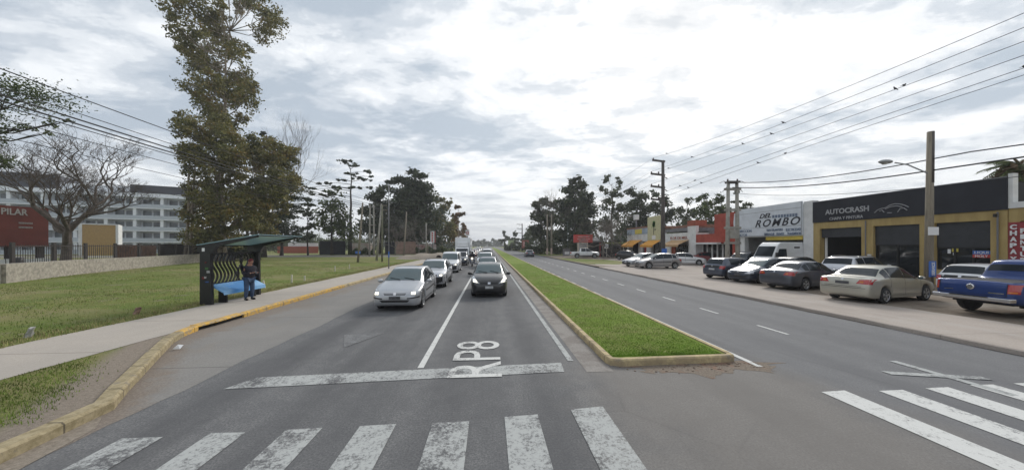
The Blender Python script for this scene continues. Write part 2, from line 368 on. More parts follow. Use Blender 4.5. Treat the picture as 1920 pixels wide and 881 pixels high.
def dens(path, st=.35, maxd=40):
    o = []
    for a, b in zip(path[:-1], path[1:]):
        n = max(1, int((b-a).length/st)) if a.length < maxd else 1
        for i in range(n): o.append(a.lerp(b, i/n))
    return o + [path[-1]]
kd = dens(kp)
i1 = min(range(len(kd)), key=lambda i: (kd[i]-G(338, 634).xy).length)
j0 = min(range(len(kd)), key=lambda i: (kd[i]-G(378, 618).xy).length); j1 = min(range(len(kd)), key=lambda i: (kd[i]-G(458, 595).xy).length)
kerb('kerb', kd[:i1+1], .2, .15, 'kerb_bare', jit=.006)
kerb('kerb', kd[i1:j0+1], .2, .15, 'kerb_yellow', jit=.004)
jf = min(range(len(kd)), key=lambda i: abs(kd[i].y-19) if i > j1 else 99)
kerb('kerb', kd[j1:jf+1], .2, .15, 'kerb_yellow', jit=.004)
kerb('kerb', kd[jf:], .2, .15, 'kerb_pale', jit=.004)
mat('drain_dark', (.012, .011, .010), .95)
# storm drain mouth: lintel with a dark slot below it
dr = thing('storm_drain', 'yellow kerb drain inlet with a long dark slot beside the left pavement', 'storm drain', (*kd[j0], 0))
def drel(path): return [p-kd[j0] for p in path]
o = kerb('lintel', drel(kd[j0:j1+1]), .24, .16, 'kerb_yellow', z0=.105); del o['kind']; o.parent = dr
o = kerb('slot', [p+Vector((-.06, .02)) for p in drel(kd[j0:j1+1])], .1, .11, 'drain_dark', z0=-.02); del o['kind']; o.parent = dr
K2 = [p for p in kd if 3.5 < p.y < 13]; ds_ = [(p.x+.10+.05, p.y-.02, .0065) for p in K2]; de_ = [(p.x+.15+(.75 if p.y < 9 else .35)*(.7+.3*math.sin(p.y*3.3))*(1+.25*math.sin(p.y*9.1)), p.y-.35*(p.y < 8.5), .0065) for p in K2]

# turf of the verge and the field
inn = offs(kd, .15)
fp = [(p.x, p.y, .11) for p in inn] + [(-8.4, 640, .11), (-420, 640, .11), (-420, -40, .11), (-6.4, -40, .11)]
sheet('field_turf', fp, 'turf')
sheet('earth_verge', [(-9.0, -20, .008), (-5.3, -20, .008), (-4.75, 2, .008), (-5.0, 3.7, .008), (-5.15, 4.6, .008), (-6.0, 5.6, .008), (-7.9, 8.2, .008), (-9.0, 9, .008)], 'bare_earth')
ysw = [-12+i*.6 for i in range(110)] + [54+10*i for i in range(30)]
pts = [(wob(-8.28, y, .015, 2) if y < 9.5 else -8.32, y, .118) for y in ysw] + [(wob(-10.85, y, .035, 5), y, .118) for y in reversed(ysw)]
sheet('pavement', pts, 'sidewalk_concrete')
strip('side_road', -120, -8.5, 66, 77, .115, 'shoulder_concrete')
strip('side_road', -140, -9.5, 82, 84.5, .114, 'shoulder_concrete')
# right-hand side
strip('yard', 11.6, 90, -25, 72, .110, 'lot_dirt')
strip('verge', 11.6, 300, 72, 640, .10, 'turf')
ysr = [-14+i*.5 for i in range(96)]
pts = [(wob(11.55, y, .03, 8), y) for y in ysr]; pr = [(wob(15.2, y, .06, 3), y) for y in ysr]
mb = MB()
for i, (a, c) in enumerate(zip(pts, pr)): mb.v += [(a[0], a[1], -.02), (a[0], a[1], .10), (a[0]+.03, a[1], .122), (c[0], c[1], .118), (c[0], c[1], .02)]
for i in range(len(pts)-1):
    for k in range(4): mb.f.append((i*5+k, i*5+k+1, i*5+5+k+1, i*5+5+k))
o = mb.build('pavement', 'sidewalk_pink'); o['kind'] = 'structure'
# open joint between carriageway and pavement, its dirt and gutter shadow painted dark
mb = MB(); J = [(wob(11.50, y, .035, 4), wob(11.60, y, .05, 9), y) for y in [-14+i*.3 for i in range(160)]]
me = MB(); me.v = [p for a, b, y in J for p in ((a, y, .004), (b, y, .004))]; me.f = [(2*i, 2*i+1, 2*i+3, 2*i+2) for i in range(len(J)-1)]
o = me.build('road_joint_shade', 'bare_joint' if 'bare_joint' in MT else mat('joint_dirt_shade', (.05, .042, .035), .95)); o['kind'] = 'structure'
sheet('grass_patch', [(12.2, 39, .114), (15.6, 38, .114), (19.5, 43, .114), (18.5, 50, .114), (12.3, 58, .114), (11.9, 50, .114)], 'turf')
# parking apron, greyer than the earth
sheet('parking_apron', [(15.1, 18, .113), (25, 22, .113), (25.4, 60, .113), (14, 44, .113), (12.5, 37, .113), (15.1, 30, .113)], 'sidewalk_pink')
# ---- median
MLx, MRx = 2.36, 5.02
ml = Vector((MLx, G(1132, 688).y)); mr = Vector((MRx+.08, G(1364, 679).y))
mk = [Vector((MLx, 420)), Vector((MLx, 150)), Vector((MLx, 60)), Vector((MLx, 30)), ml+Vector((0, .25)), ml+Vector((.05, .08)), ml+Vector((.25, 0)), mr+Vector((-.2, 0)), mr+Vector((-.03, .06)), mr+Vector((0, .25)), Vector((MRx, 30)), Vector((MRx, 60)), Vector((MRx, 150)), Vector((MRx, 420))]
mkd = []
for a, b in zip(mk[:-1], mk[1:]):
    n = max(1, int((b-a).length/.6)) if min(a.y, b.y) < 31 and max(a.y, b.y) < 61 else 1
    for i in range(n): mkd.append(a.lerp(b, i/n))
mkd.append(mk[-1])
kerb('kerb', mkd, .12, .14, 'kerb_pale', jit=.004)
inn = offs(mkd, .10)
sheet('median_turf', [(p.x, p.y, .115) for p in inn], 'median_turf')
strip('gutter', 1.84, 2.36, 6.0, 420, .004, 'gutter')
strip('gutter', 5.02, 5.26, 6.6, 420, .004, 'gutter')
mat('mulch', (.15, .11, .08), .95, var=.5, scale=12)
mb = MB()
for i in range(150):        # leaf litter and earth crumbs before the median's nose
    a = ml.lerp(mr, random.random()**.8); y = a.y-.02-abs(random.gauss(0, .16)); s_ = random.uniform(.005, .018); x = a.x+random.gauss(.5, .4)
    x = min(max(x, ml.x+.2), mr.x+.3)
    mb.box(x-s_, x+s_, y-s_*.7, y+s_*.7, .001, s_*.7, None)
tag(mb.build('leaf_litter', 'mulch'), None, None, None, 'stuff')
ctr = (ml+mr)/2+Vector((.55, -.1))
sheet('dirt_patch', [(ctr.x+1.55*math.cos(a)*(1+.12*math.sin(5*a)+.08*math.sin(11*a)+.05*math.sin(23*a)), ctr.y+(.42 if math.sin(a) < 0 else .2)*math.sin(a)*(1+.3*math.sin(7*a+1)+.16*math.sin(17*a)+.1*math.sin(31*a)), .003) for a in [i*math.pi/60 for i in range(120)]], 'gutter_dirt')
if False: sheet('dirt_patch', [(ml.x+.05, ml.y-.05, .003), (ml.x+.9, ml.y-.42, .003), (mr.x-.5, mr.y-.5, .003), (mr.x+.35, mr.y-.2, .003), (mr.x+.05, mr.y+.3, .003), (mr.x-.1, mr.y, .003)], 'bare_earth')
# ---- road markings
ZM = .008
def mark(pts, m='road_paint'): return sheet('road_marking', [(p[0], p[1], ZM) for p in pts], m)
def gm(px, py): return G(px, py).xy
mark([gm(418, 730), gm(1058, 697), gm(1052, 680), gm(482, 708)])
mark([(-1.41, G(790, 690).y), (-1.29, G(790, 690).y), (-1.29, 300), (-1.41, 300)], 'road_paint_bright')
mark([(1.62, 6.6), (1.74, 6.6), (1.74, 300), (1.62, 300)])
mark([(5.28, G(1405, 688).y), (5.40, G(1405, 688).y), (5.40, 14.5), (5.28, 14.5)], 'road_paint_bright')
for i in range(40):
    y = 15.3+2.2*i; mark([(5.30, y), (5.42, y), (5.42, y+1.1), (5.30, y+1.1)])
y0 = G(1480, 627).y
for i in range(60):
    y = y0+2.66*i; mark([(7.98, y), (8.07, y), (8.07, y+1.0), (7.98, y+1.0)], 'road_paint_bright')
# crosswalk, near (incoming) carriageway
for a, b in (((395, 812), (460, 811)), ((537, 806), (605, 802)), ((675, 799), (743, 795)), ((811, 793), (880, 790)), ((946, 782), (1008, 777)), ((1070, 768), (1130, 762))):
    A, B = gm(*a), gm(*b); mark([A, B, (B.x, B.y-3.0), (A.x, A.y-3.0)], 'road_paint')
A = gm(395, 812); mark([(A.x-1.0, A.y-.05), (A.x-.52, A.y-.05), (A.x-.52, A.y-3), (A.x-1.0, A.y-3)])
for a, b in (((1540, 735), (1585, 732)), ((1648, 733), (1690, 731)), ((1735, 728), (1776, 726)), ((1818, 722), (1862, 721)), ((1900, 719), (1945, 717))):
    A, B = gm(*a), gm(*b); mark([A, (A.x+.44, B.y), (A.x+.44, B.y-3.0), (A.x, A.y-3.0)], 'road_paint_bright')
# cross-shaped mark, faded arrow patch, route number
A, B = gm(1672, 677), gm(1905, 742); mark([(A.x-.06, A.y), (A.x+.10, A.y), (B.x+.06, B.y), (B.x-.10, B.y)], 'road_paint')
for v in bpy.data.objects['road_marking' if False else COL.objects[-1].name].data.vertices: v.co.z = .0096
A, B = gm(1664, 700), gm(1848, 709); o = mark([(A.x, A.y-.06), (A.x, A.y+.10), (B.x, B.y+.06), (B.x, B.y-.10)], 'road_paint')
for v in o.data.vertices: v.co.z = .0112
mark([gm(645, 652), gm(645, 628), gm(722, 624)], 'road_paint_faint')
A = gm(893, 712); B = gm(893, 640)
t = text('route_number', 'RP8', 1.0, 'road_paint_bright', None, (-.27, (A.y+B.y)/2+.05, .0115), (0, 0, R(90)), depth=.001, bold=.0, width=B.y-A.y-.1, height=1.02)
t['kind'] = 'structure'

# ---------------------------------------------------------------- grass blades
mat('grass_blade', (.15, .20, .045), .8, var=.45, scale=2.5, spec=.2)
mat('grass_blade_median', (.135, .235, .03), .8, var=.35, scale=2.5, spec=.2)
mat('grass_blade_dry', (.29, .26, .12), .9, var=.35, scale=2.5, spec=.15)
def blades(name, P, h, w, m, kind='stuff', bend=.5):
    P = np.asarray(P, dtype=np.float32); n = len(P); a = np.random.uniform(0, 2*np.pi, n)
    hh = h*np.random.uniform(.5, 1.2, n); dx, dy = np.cos(a), np.sin(a); lean = hh*np.random.uniform(-bend, bend, n); ww = w*np.random.uniform(.7, 1.3, n)
    v = np.empty((n, 3, 3), dtype=np.float32)
    v[:, 0] = P; v[:, 0, 0] -= dx*ww; v[:, 0, 1] -= dy*ww; v[:, 1] = P; v[:, 1, 0] += dx*ww; v[:, 1, 1] += dy*ww
    v[:, 2] = P; v[:, 2, 0] += -dy*lean; v[:, 2, 1] += dx*lean; v[:, 2, 2] += hh
    me = bpy.data.meshes.new(name); me.vertices.add(n*3); me.vertices.foreach_set('co', v.ravel()); me.loops.add(n*3); me.loops.foreach_set('vertex_index', np.arange(n*3, dtype=np.int32))
    me.polygons.add(n); me.polygons.foreach_set('loop_start', np.arange(0, n*3, 3, dtype=np.int32)); me.polygons.foreach_set('loop_total', np.full(n, 3, dtype=np.int32)); me.update()
    o = link_mesh(name, me, m); o['kind'] = kind; return o
def scatter_rect(n, x0, x1, y0, y1, z, pw=1.8, keep=None):
    u = np.random.rand(n)**pw; x = np.random.uniform(x0, x1, n); y = y0+(y1-y0)*u; P = np.stack([x, y, np.full(n, z)], 1)
    return P[keep(x, y)] if keep is not None else P
def patchy(x, y, s=1.0): return (np.sin(x*1.7*s+1)+np.sin(y*1.3*s)+np.sin((x+y)*2.9*s)+np.sin((x-y)*.7*s+2)+np.random.normal(0, .9, len(x)))
my = min(ml.y, mr.y)
blades('median_grass', scatter_rect(60000, MLx+.16, MRx-.14, my+.25, 40, .11, 2.0, lambda x, y: y > ml.y+.18+(mr.y-ml.y)*(x-MLx)/2.7), .026, .006, 'grass_blade_median')
blades('dry_grass', scatter_rect(16000, MLx+.14, MRx-.1, my+.3, 25, .11, 1.6, lambda x, y: (y > ml.y+.15+(mr.y-ml.y)*(x-MLx)/2.7) & (patchy(x, y, 1.3) > .3)), .034, .006, 'grass_blade_dry')
kx = np.array([p.y for p in kd]); kxx = np.array([p.x for p in kd])
def left_of_kerb(x, y): return x < np.interp(y, kx, kxx)-.22
vk = lambda x, y: left_of_kerb(x, y) & (y > 4.5) & (patchy(x, y) > (-.9 + np.clip((x+.62*y+3.75)*3.5, -3, 4)))
blades('verge_grass', scatter_rect(60000, -12, -5.6, 2.5, 9.6, .11, 1, lambda x, y: vk(x, y) & (x < -.0) & (x > -8.28)), .04, .006, 'grass_blade')
blades('field_grass', scatter_rect(110000, -40, -10.9, 3, 45, .11, 1.7, lambda x, y: (patchy(x, y, .6) > -.3)), .06, .010, 'grass_blade')
blades('dry_grass', scatter_rect(50000, -36, -10.9, 5, 60, .11, 1.6, lambda x, y: (patchy(x, y, .5) < .4)), .06, .010, 'grass_blade_dry')
blades('dry_grass', scatter_rect(9000, -11.6, -10.8, 5, 45, .11, 1.2), .09, .008, 'grass_blade_dry')

# ================================================================ RIGHT-HAND BUILDINGS
mat('yellow_render', (.42, .31, .125), .85, col2=(.33, .235, .09), scale=1.1, bump=.2, bscale=60, streak=(2.5, 2.5, .6))
mat('charcoal_cladding', (.020, .021, .028), .55, var=.2, scale=.8, spec=.3)
mat('shutter_dark', (.035, .037, .043), .45, var=.15, scale=2)
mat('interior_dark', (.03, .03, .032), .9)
mat('dark_glass', (.012, .014, .016), .04, spec=.6, var=.3, scale=.7)
mat('white_render', (.64, .64, .63), .85, var=.10, scale=1.3, bump=.15)
mat('white_sign', (.60, .63, .67), .6, var=.07, scale=1.5)
mat('lettering_dark', (.018, .02, .03), .6)
mat('lettering_blue', (.13, .17, .24), .6)
mat('lettering_grey', (.36, .36, .37), .5)
mat('metal_grey', (.20, .20, .21), .5, metal=.5)
mat('frame_black', (.01, .01, .01), .5)
mat('banner_red', (.26, .03, .035), .6, var=.15, scale=2)
mat('white_plastic', (.72, .72, .72), .5)
mat('sign_blue', (.04, .13, .42), .5)
mat('sign_red', (.48, .05, .04), .5)
mat('sign_yellow', (.62, .50, .08), .6)
mat('sign_green', (.10, .28, .07), .6)
mat('trim_yellow', (.50, .37, .05), .6, var=.15)
mat('red_render', (.33, .062, .040), .85, var=.18, scale=1.2, bump=.2)
mat('brick_red', (.30, .085, .05), .85, var=.25, scale=5, bump=.4)
mat('roof_grey', (.17, .17, .18), .7, var=.2, scale=2)
mat('roof_tile', (.24, .12, .08), .85, var=.2, scale=3)
mat('awning_orange', (.62, .29, .04), .75, var=.12)
mat('awning_tan', (.42, .27, .14), .8, var=.12)
YZ = R(90)
def ywin(px0, px1): a, b = FY(px0), FY(px1); return min(a, b), max(a, b)
# wall texts face -X: text x axis -> -Y (left to right seen from the road), up -> Z
WROT = (R(90), 0, R(-90))
def wtext(name, body, px0, px1, py0, py1, m, parent, X=FX, bold=.0, shear=0, off=.03, spacing=1.0):
    yc = (FY(px0)+FY(px1))/2; t = FT((px0+px1)/2); zc = ZP((py0+py1)/2, t); h = (py1-py0)*t/FP; w = abs(FY(px0)-FY(px1))
    p = parent.location if parent else Vector((0, 0, 0))
    return text(name, body, 1, m, parent, (X-off-p.x, yc-p.y, zc-p.z), WROT, depth=.012, bold=bold, shear=shear, width=w, height=h, spacing=spacing)

def autocrash():
    yl, yr = FY(1525), FY(1889); base = Vector((FX, (yl+yr)/2, .11)); b = thing('workshop', 'long yellow workshop with charcoal fascia, three shuttered bays and grey car outline sign', 'workshop', base)
    P = lambda mb: mb
    def bx(mb, x0, x1, y0, y1, z0, z1): return mb.box(x0, x1, y0-base.y, y1-base.y, z0-.11, z1-.11)
    w = MB(); ZL = 3.70
    for a, c in ((1525, 1537), (1615, 1637), (1724, 1752), (1857, 1889)): y0, y1 = ywin(a, c); bx(w, 0, .4, y0, y1, .0, ZL)
    bx(w, 0, .4, yr, yl, ZL, 4.2)
    bx(w, .0, .3, FY(1857), FY(1752), .0, 1.0)
    w.build('wall', 'yellow_render', b)
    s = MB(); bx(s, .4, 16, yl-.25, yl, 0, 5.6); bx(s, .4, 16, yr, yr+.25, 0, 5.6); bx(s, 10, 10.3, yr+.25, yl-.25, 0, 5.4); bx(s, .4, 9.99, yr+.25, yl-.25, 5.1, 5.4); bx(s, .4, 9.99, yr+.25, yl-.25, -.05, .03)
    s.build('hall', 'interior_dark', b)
    f = MB(); bx(f, -.06, .2, yr-.02, yl, 4.203, 5.86)
    f.build('fascia', 'charcoal_cladding', b)
    g = MB(); bx(g, -.075, -.06, yr-.02, yl, 5.83, 5.875); g.build('fascia_trim', 'metal_grey', b)
    def shutter(pa, pb, z0, z1):
        y0, y1 = ywin(pa, pb); m_ = MB(); n = int((z1-z0)/.11)
        for i in range(n):
            za = z0+(z1-z0)*i/n; bx(m_, .16, .20+.0, y0, y1, za, za+.10); 
        bx(m_, .195, .22, y0, y1, z0, z1); return m_.build('shutter', 'shutter_dark', b)
    shutter(1537, 1615, 3.02, ZL); shutter(1637, 1724, 2.45, ZL); shutter(1752, 1857, 2.30, ZL)
    for pa, pb, z0, z1, n in ((1637, 1724, .12, 2.45, 2), (1752, 1857, 1.0, 2.30, 3)):
        y0, y1 = ywin(pa, pb); m_ = MB(); bx(m_, .24, .26, y0, y1, z0, z1); g = m_.build('window', 'dark_glass', b)
        fr = MB()
        for i in range(n+1):
            yy = y0+(y1-y0)*i/n; bx(fr, .19, .235, max(y0, yy-.04), min(y1, yy+.04), z0, z1)
        bx(fr, .192, .232, y0, y1, z0, z0+.07); bx(fr, .192, .232, y0, y1, z1-.07, z1); fr.build('frame', 'frame_black', g)
    # white edge post of the open bay
    y0, y1 = ywin(1537.5, 1541); m_ = MB(); bx(m_, .42, .5, y0, y1, .05, 3.0); m_.build('door_post', 'white_plastic', b)
    wtext('lettering', 'AUTOCRASH', 1549, 1631, 389.3, 399.3, 'lettering_grey', b, bold=.02, off=.075)
    wtext('lettering', 'CHAPA Y PINTURA', 1557, 1620, 405.3, 410.8, 'lettering_grey', b, bold=.01, off=.075)
    # car outline
    pts1 = [(1642, 399), (1647, 394), (1655, 391), (1662, 390), (1670, 385), (1680, 382), (1690, 382.5), (1698, 384.5), (1706, 388)]
    pts2 = [(1651, 396), (1656, 394), (1660, 398)]; pts3 = [(1685, 398), (1690, 391), (1697, 390), (1703, 394)]; pts4 = [(1666, 399), (1674, 399)]; pts5 = [(1662, 392), (1672, 387.5), (1684, 386), (1694, 388)]
    m_ = MB()
    for pp in (pts1, pts2, pts3, pts4, pts5): m_.tube([(-.085, FY(x)-base.y, ZP(y, FT(x))-.11) for x, y in pp], .022, 5)
    m_.build('car_emblem', 'lettering_grey', b)
    # things stuck on the glass
    def sticker(nm, pa, pb, ya, yb, m, x=.232):
        y0, y1 = ywin(pa, pb); t = FT((pa+pb)/2); m_ = MB(); bx(m_, x-.004, x, y0, y1, ZP(yb, t), ZP(ya, t)); return m_.build(nm, m, b)
    sticker('poster', 1770, 1776, 467, 475, 'white_plastic'); sticker('poster', 1778, 1790, 464, 472, 'sign_yellow'); sticker('poster', 1780, 1786, 474, 478, 'white_plastic')
    sticker('oil_sign', 1818, 1851, 470, 477, 'sign_blue', .186); sticker('oil_sign', 1818, 1851, 477.2, 483, 'sign_red', .186)
    wtext('lettering', 'LIQUI', 1822, 1848, 471, 476.5, 'white_plastic', b, X=FX, off=-.172); wtext('lettering', 'MOLY', 1823, 1847, 478, 482.5, 'white_plastic', b, off=-.172)
    lm = MB(); y0, y1 = ywin(1868, 1873); bx(lm, -.2, 0, y0, y1, 3.85, 4.02); lm.build('wall_lamp', 'frame_black', b)
    for px in (1624, 1738, 1872):
        yy = FY(px); m_ = MB(); m_.tube([(-.05, yy-base.y, .1), (-.05, yy-base.y, 4.0)], .035, 6); m_.build('downpipe', 'metal_grey' if px != 1738 else 'trim_yellow', b)
    mm_ = MB(); bx(mm_, -.12, 0, FY(1634), FY(1629), 1.3, 1.8); mm_.build('meter_box', 'white_render', b)
    # red counter seen inside the open bay
    cab = MB(); cy0, cy1 = FY(1605), FY(1570); bx(cab, 5, 5.6, cy0+1, cy1+1, .05, 1.6); cab.build('tool_cabinet', 'banner_red', b)
autocrash()

def banner_shop():
    yl = FY(1889.5); yr = -4.0; base = Vector((FX, (yl+yr)/2, .11)); b = thing('corner_house', 'yellow shopfront with white terrace parapet and red lettered banner', 'building', base)
    bx = lambda mb, x0, x1, y0, y1, z0, z1: mb.box(x0, x1, y0-base.y, y1-base.y, z0-.11, z1-.11)
    w = MB(); bx(w, .05, .4, yr, yl-.003, 3.6, 4.25); bx(w, .05, 12, yl-.35, yl-.003, 0, 3.6); bx(w, .05, 12, yr, FY(2010), 0, 3.6); bx(w, .4, .5, yr, yl-.35, 0, 3.6); bx(w, .5, 12, yr+.4, yl-.35, 3.9, 4.2); w.build('wall', 'yellow_render', b)
    r = MB(); bx(r, .02, .12, FY(2010)+.05, FY(1889.6), .3, 3.55); r.build('banner', 'banner_red', b)
    for k, ch in enumerate('CHAPA'): wtext('lettering', ch, 1894, 1907, 421+k*11.5, 430+k*11.5, 'white_plastic', b, bold=.04, off=.01)
    wtext('lettering', 'Y', 1894, 1907, 481, 490, 'white_plastic', b, bold=.04, off=.01)
    for k, ch in enumerate('PINTURA'): wtext('lettering', ch, 1913.5, 1925, 428+k*11, 437+k*11, 'white_plastic', b, bold=.04, off=.01)
    u = MB(); bx(u, .0, .3, yr, yl-.01, 4.253, 4.55); bx(u, .0, .3, FY(1899), yl-.01, 4.55, 6.0); u.build('terrace_wall', 'white_render', b)
banner_shop()

def rombo():
    yl, yr = FY(1380), FY(1525)+.01; base = Vector((FX, (yl+yr)/2, .11)); b = thing('workshop', 'white workshop under a big pale sign board lettered in dark slanted capitals', 'workshop', base)
    bx = lambda mb, x0, x1, y0, y1, z0, z1: mb.box(x0, x1, y0-base.y, y1-base.y, z0-.11, z1-.11)
    w = MB()
    for a, c in ((1379.5, 1383), (1388, 1396), (1506, 1524.8)): y0, y1 = ywin(a, c); bx(w, .02, .45, y0, y1, 0, 3.2)
    y0, y1 = ywin(1506.5, 1524.8); bx(w, .02, .45, y0, y1, 3.2, 6.02)
    bx(w, .02, .45, FY(1506.5), yl, 3.2, 5.85)
    bx(w, .45, 14, yl-.3, yl, 0, 5.2); w.build('wall', 'white_render', b)
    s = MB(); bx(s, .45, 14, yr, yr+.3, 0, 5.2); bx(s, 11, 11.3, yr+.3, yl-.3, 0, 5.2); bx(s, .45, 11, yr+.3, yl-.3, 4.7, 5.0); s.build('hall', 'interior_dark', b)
    # board with rounded far-top corner
    ya, yb = FY(1506), FY(1381)+.1; m_ = MB(); prof = [(ya, 3.27), (yb, 3.27), (yb+.15, 4.8), (yb+.05, 5.7), (yb-.5, 6.08), (ya, 6.08)]
    n = len(prof); m_.v = [(-.15, y-base.y, z-.11) for y, z in prof]+[(0, y-base.y, z-.11) for y, z in prof]; m_.f = [tuple(range(n)), tuple(range(n, 2*n))]+[(i, (i+1) % n, n+(i+1) % n, n+i) for i in range(n)]
    m_.build('sign_board', 'white_sign', b)
    l = MB(); bx(l, -.16, -.15, ya, yb-.1, 4.06, 4.085); bx(l, -.16, -.15, ya, yb-.1, 3.30, 3.33); bx(l, -.16, -.15, ya, yb, 5.55, 5.575); bx(l, -.16, -.15, ya, ya+.03, 3.3, 6.05); l.build('sign_seam', 'metal_grey', b)
    wtext('lettering', 'DEL', 1427, 1449, 400.5, 409.0, 'lettering_dark', b, bold=.02, shear=.35, off=.165)
    st = MB()
    for k in range(9):
        x0 = 1451+k*5.4; y0, y1 = ywin(x0, x0+4.2); t = FT(x0); bx(st, -.165, -.155, y0, y1, ZP(409-k*.35, t), ZP(403.6-k*.45, t))
    st.build('sign_stripe', 'lettering_blue', b)
    wtext('lettering', 'ROMBO', 1419, 1504, 409.3, 423.8, 'lettering_dark', b, spacing=1.25, bold=.012, shear=.35, off=.165)
    for s_, a, c, y0, y1 in (('TREN DELANTERO', 1440, 1471, 428.5, 433.5), ('ELECTRICIDAD', 1477, 1505, 427.5, 433), ('EMBRAGUE', 1436, 1455, 436.5, 441.5), ('FRENOS', 1459, 1473, 436, 441), ('TRANSMISION', 1479, 1505, 435, 440.5), ('DIRECCION', 1388, 1412, 431, 436), ('MOTOR', 1388, 1404, 438.5, 443)):
        wtext('lettering', s_, a, c, y0, y1, 'lettering_blue', b, bold=.015, off=.165)
    y = MB(); bx(y, -.02, .02, FY(1505), FY(1436), 2.88, 3.2); y.build('lintel_band', 'trim_yellow', b)
rombo()

def red_house():
    yl, yr = FY(1305), FY(1379); base = Vector((FX, (yl+yr)/2, .11)); b = thing('shop', 'low red shop with a taller red square tower beside the white sign-board workshop', 'shop', base)
    bx = lambda mb, x0, x1, y0, y1, z0, z1: mb.box(x0, x1, y0-base.y, y1-base.y, z0-.11, z1-.11)
    w = MB(); bx(w, .3, 9, FY(1379), FY(1335), 2.6, 6.0); bx(w, 0, 9.2, yr, yl, 2.75, 3.75); bx(w, 5, 9, yr, yl, 0, 2.75)
    bx(w, .2, 5, yr, FY(1370), 0, 2.75); w.build('wall', 'red_render', b)
    f = MB(); bx(f, -.5, .0, FY(1352), yl, 2.55, 2.74); f.build('canopy', 'white_render', b)
    for i in range(5):
        ya = yl-(yl-FY(1352))*i/5; g = MB(); bx(g, .9, .95, ya-(yl-FY(1352))/5+.12, ya-.12, .3, 2.5); g.build('window', 'dark_glass', b)
    p = MB()
    for i in range(6): ya = yl-(yl-FY(1352))*i/5; bx(p, .85, 1.0, ya-.1, ya+.1, 0, 2.74)
    p.build('mullion', 'white_render', b)
    r = MB(); bx(r, 1.5, 8, FY(1334), FY(1308), 3.76, 4.3); r.build('roof', 'roof_grey', b)
red_house()

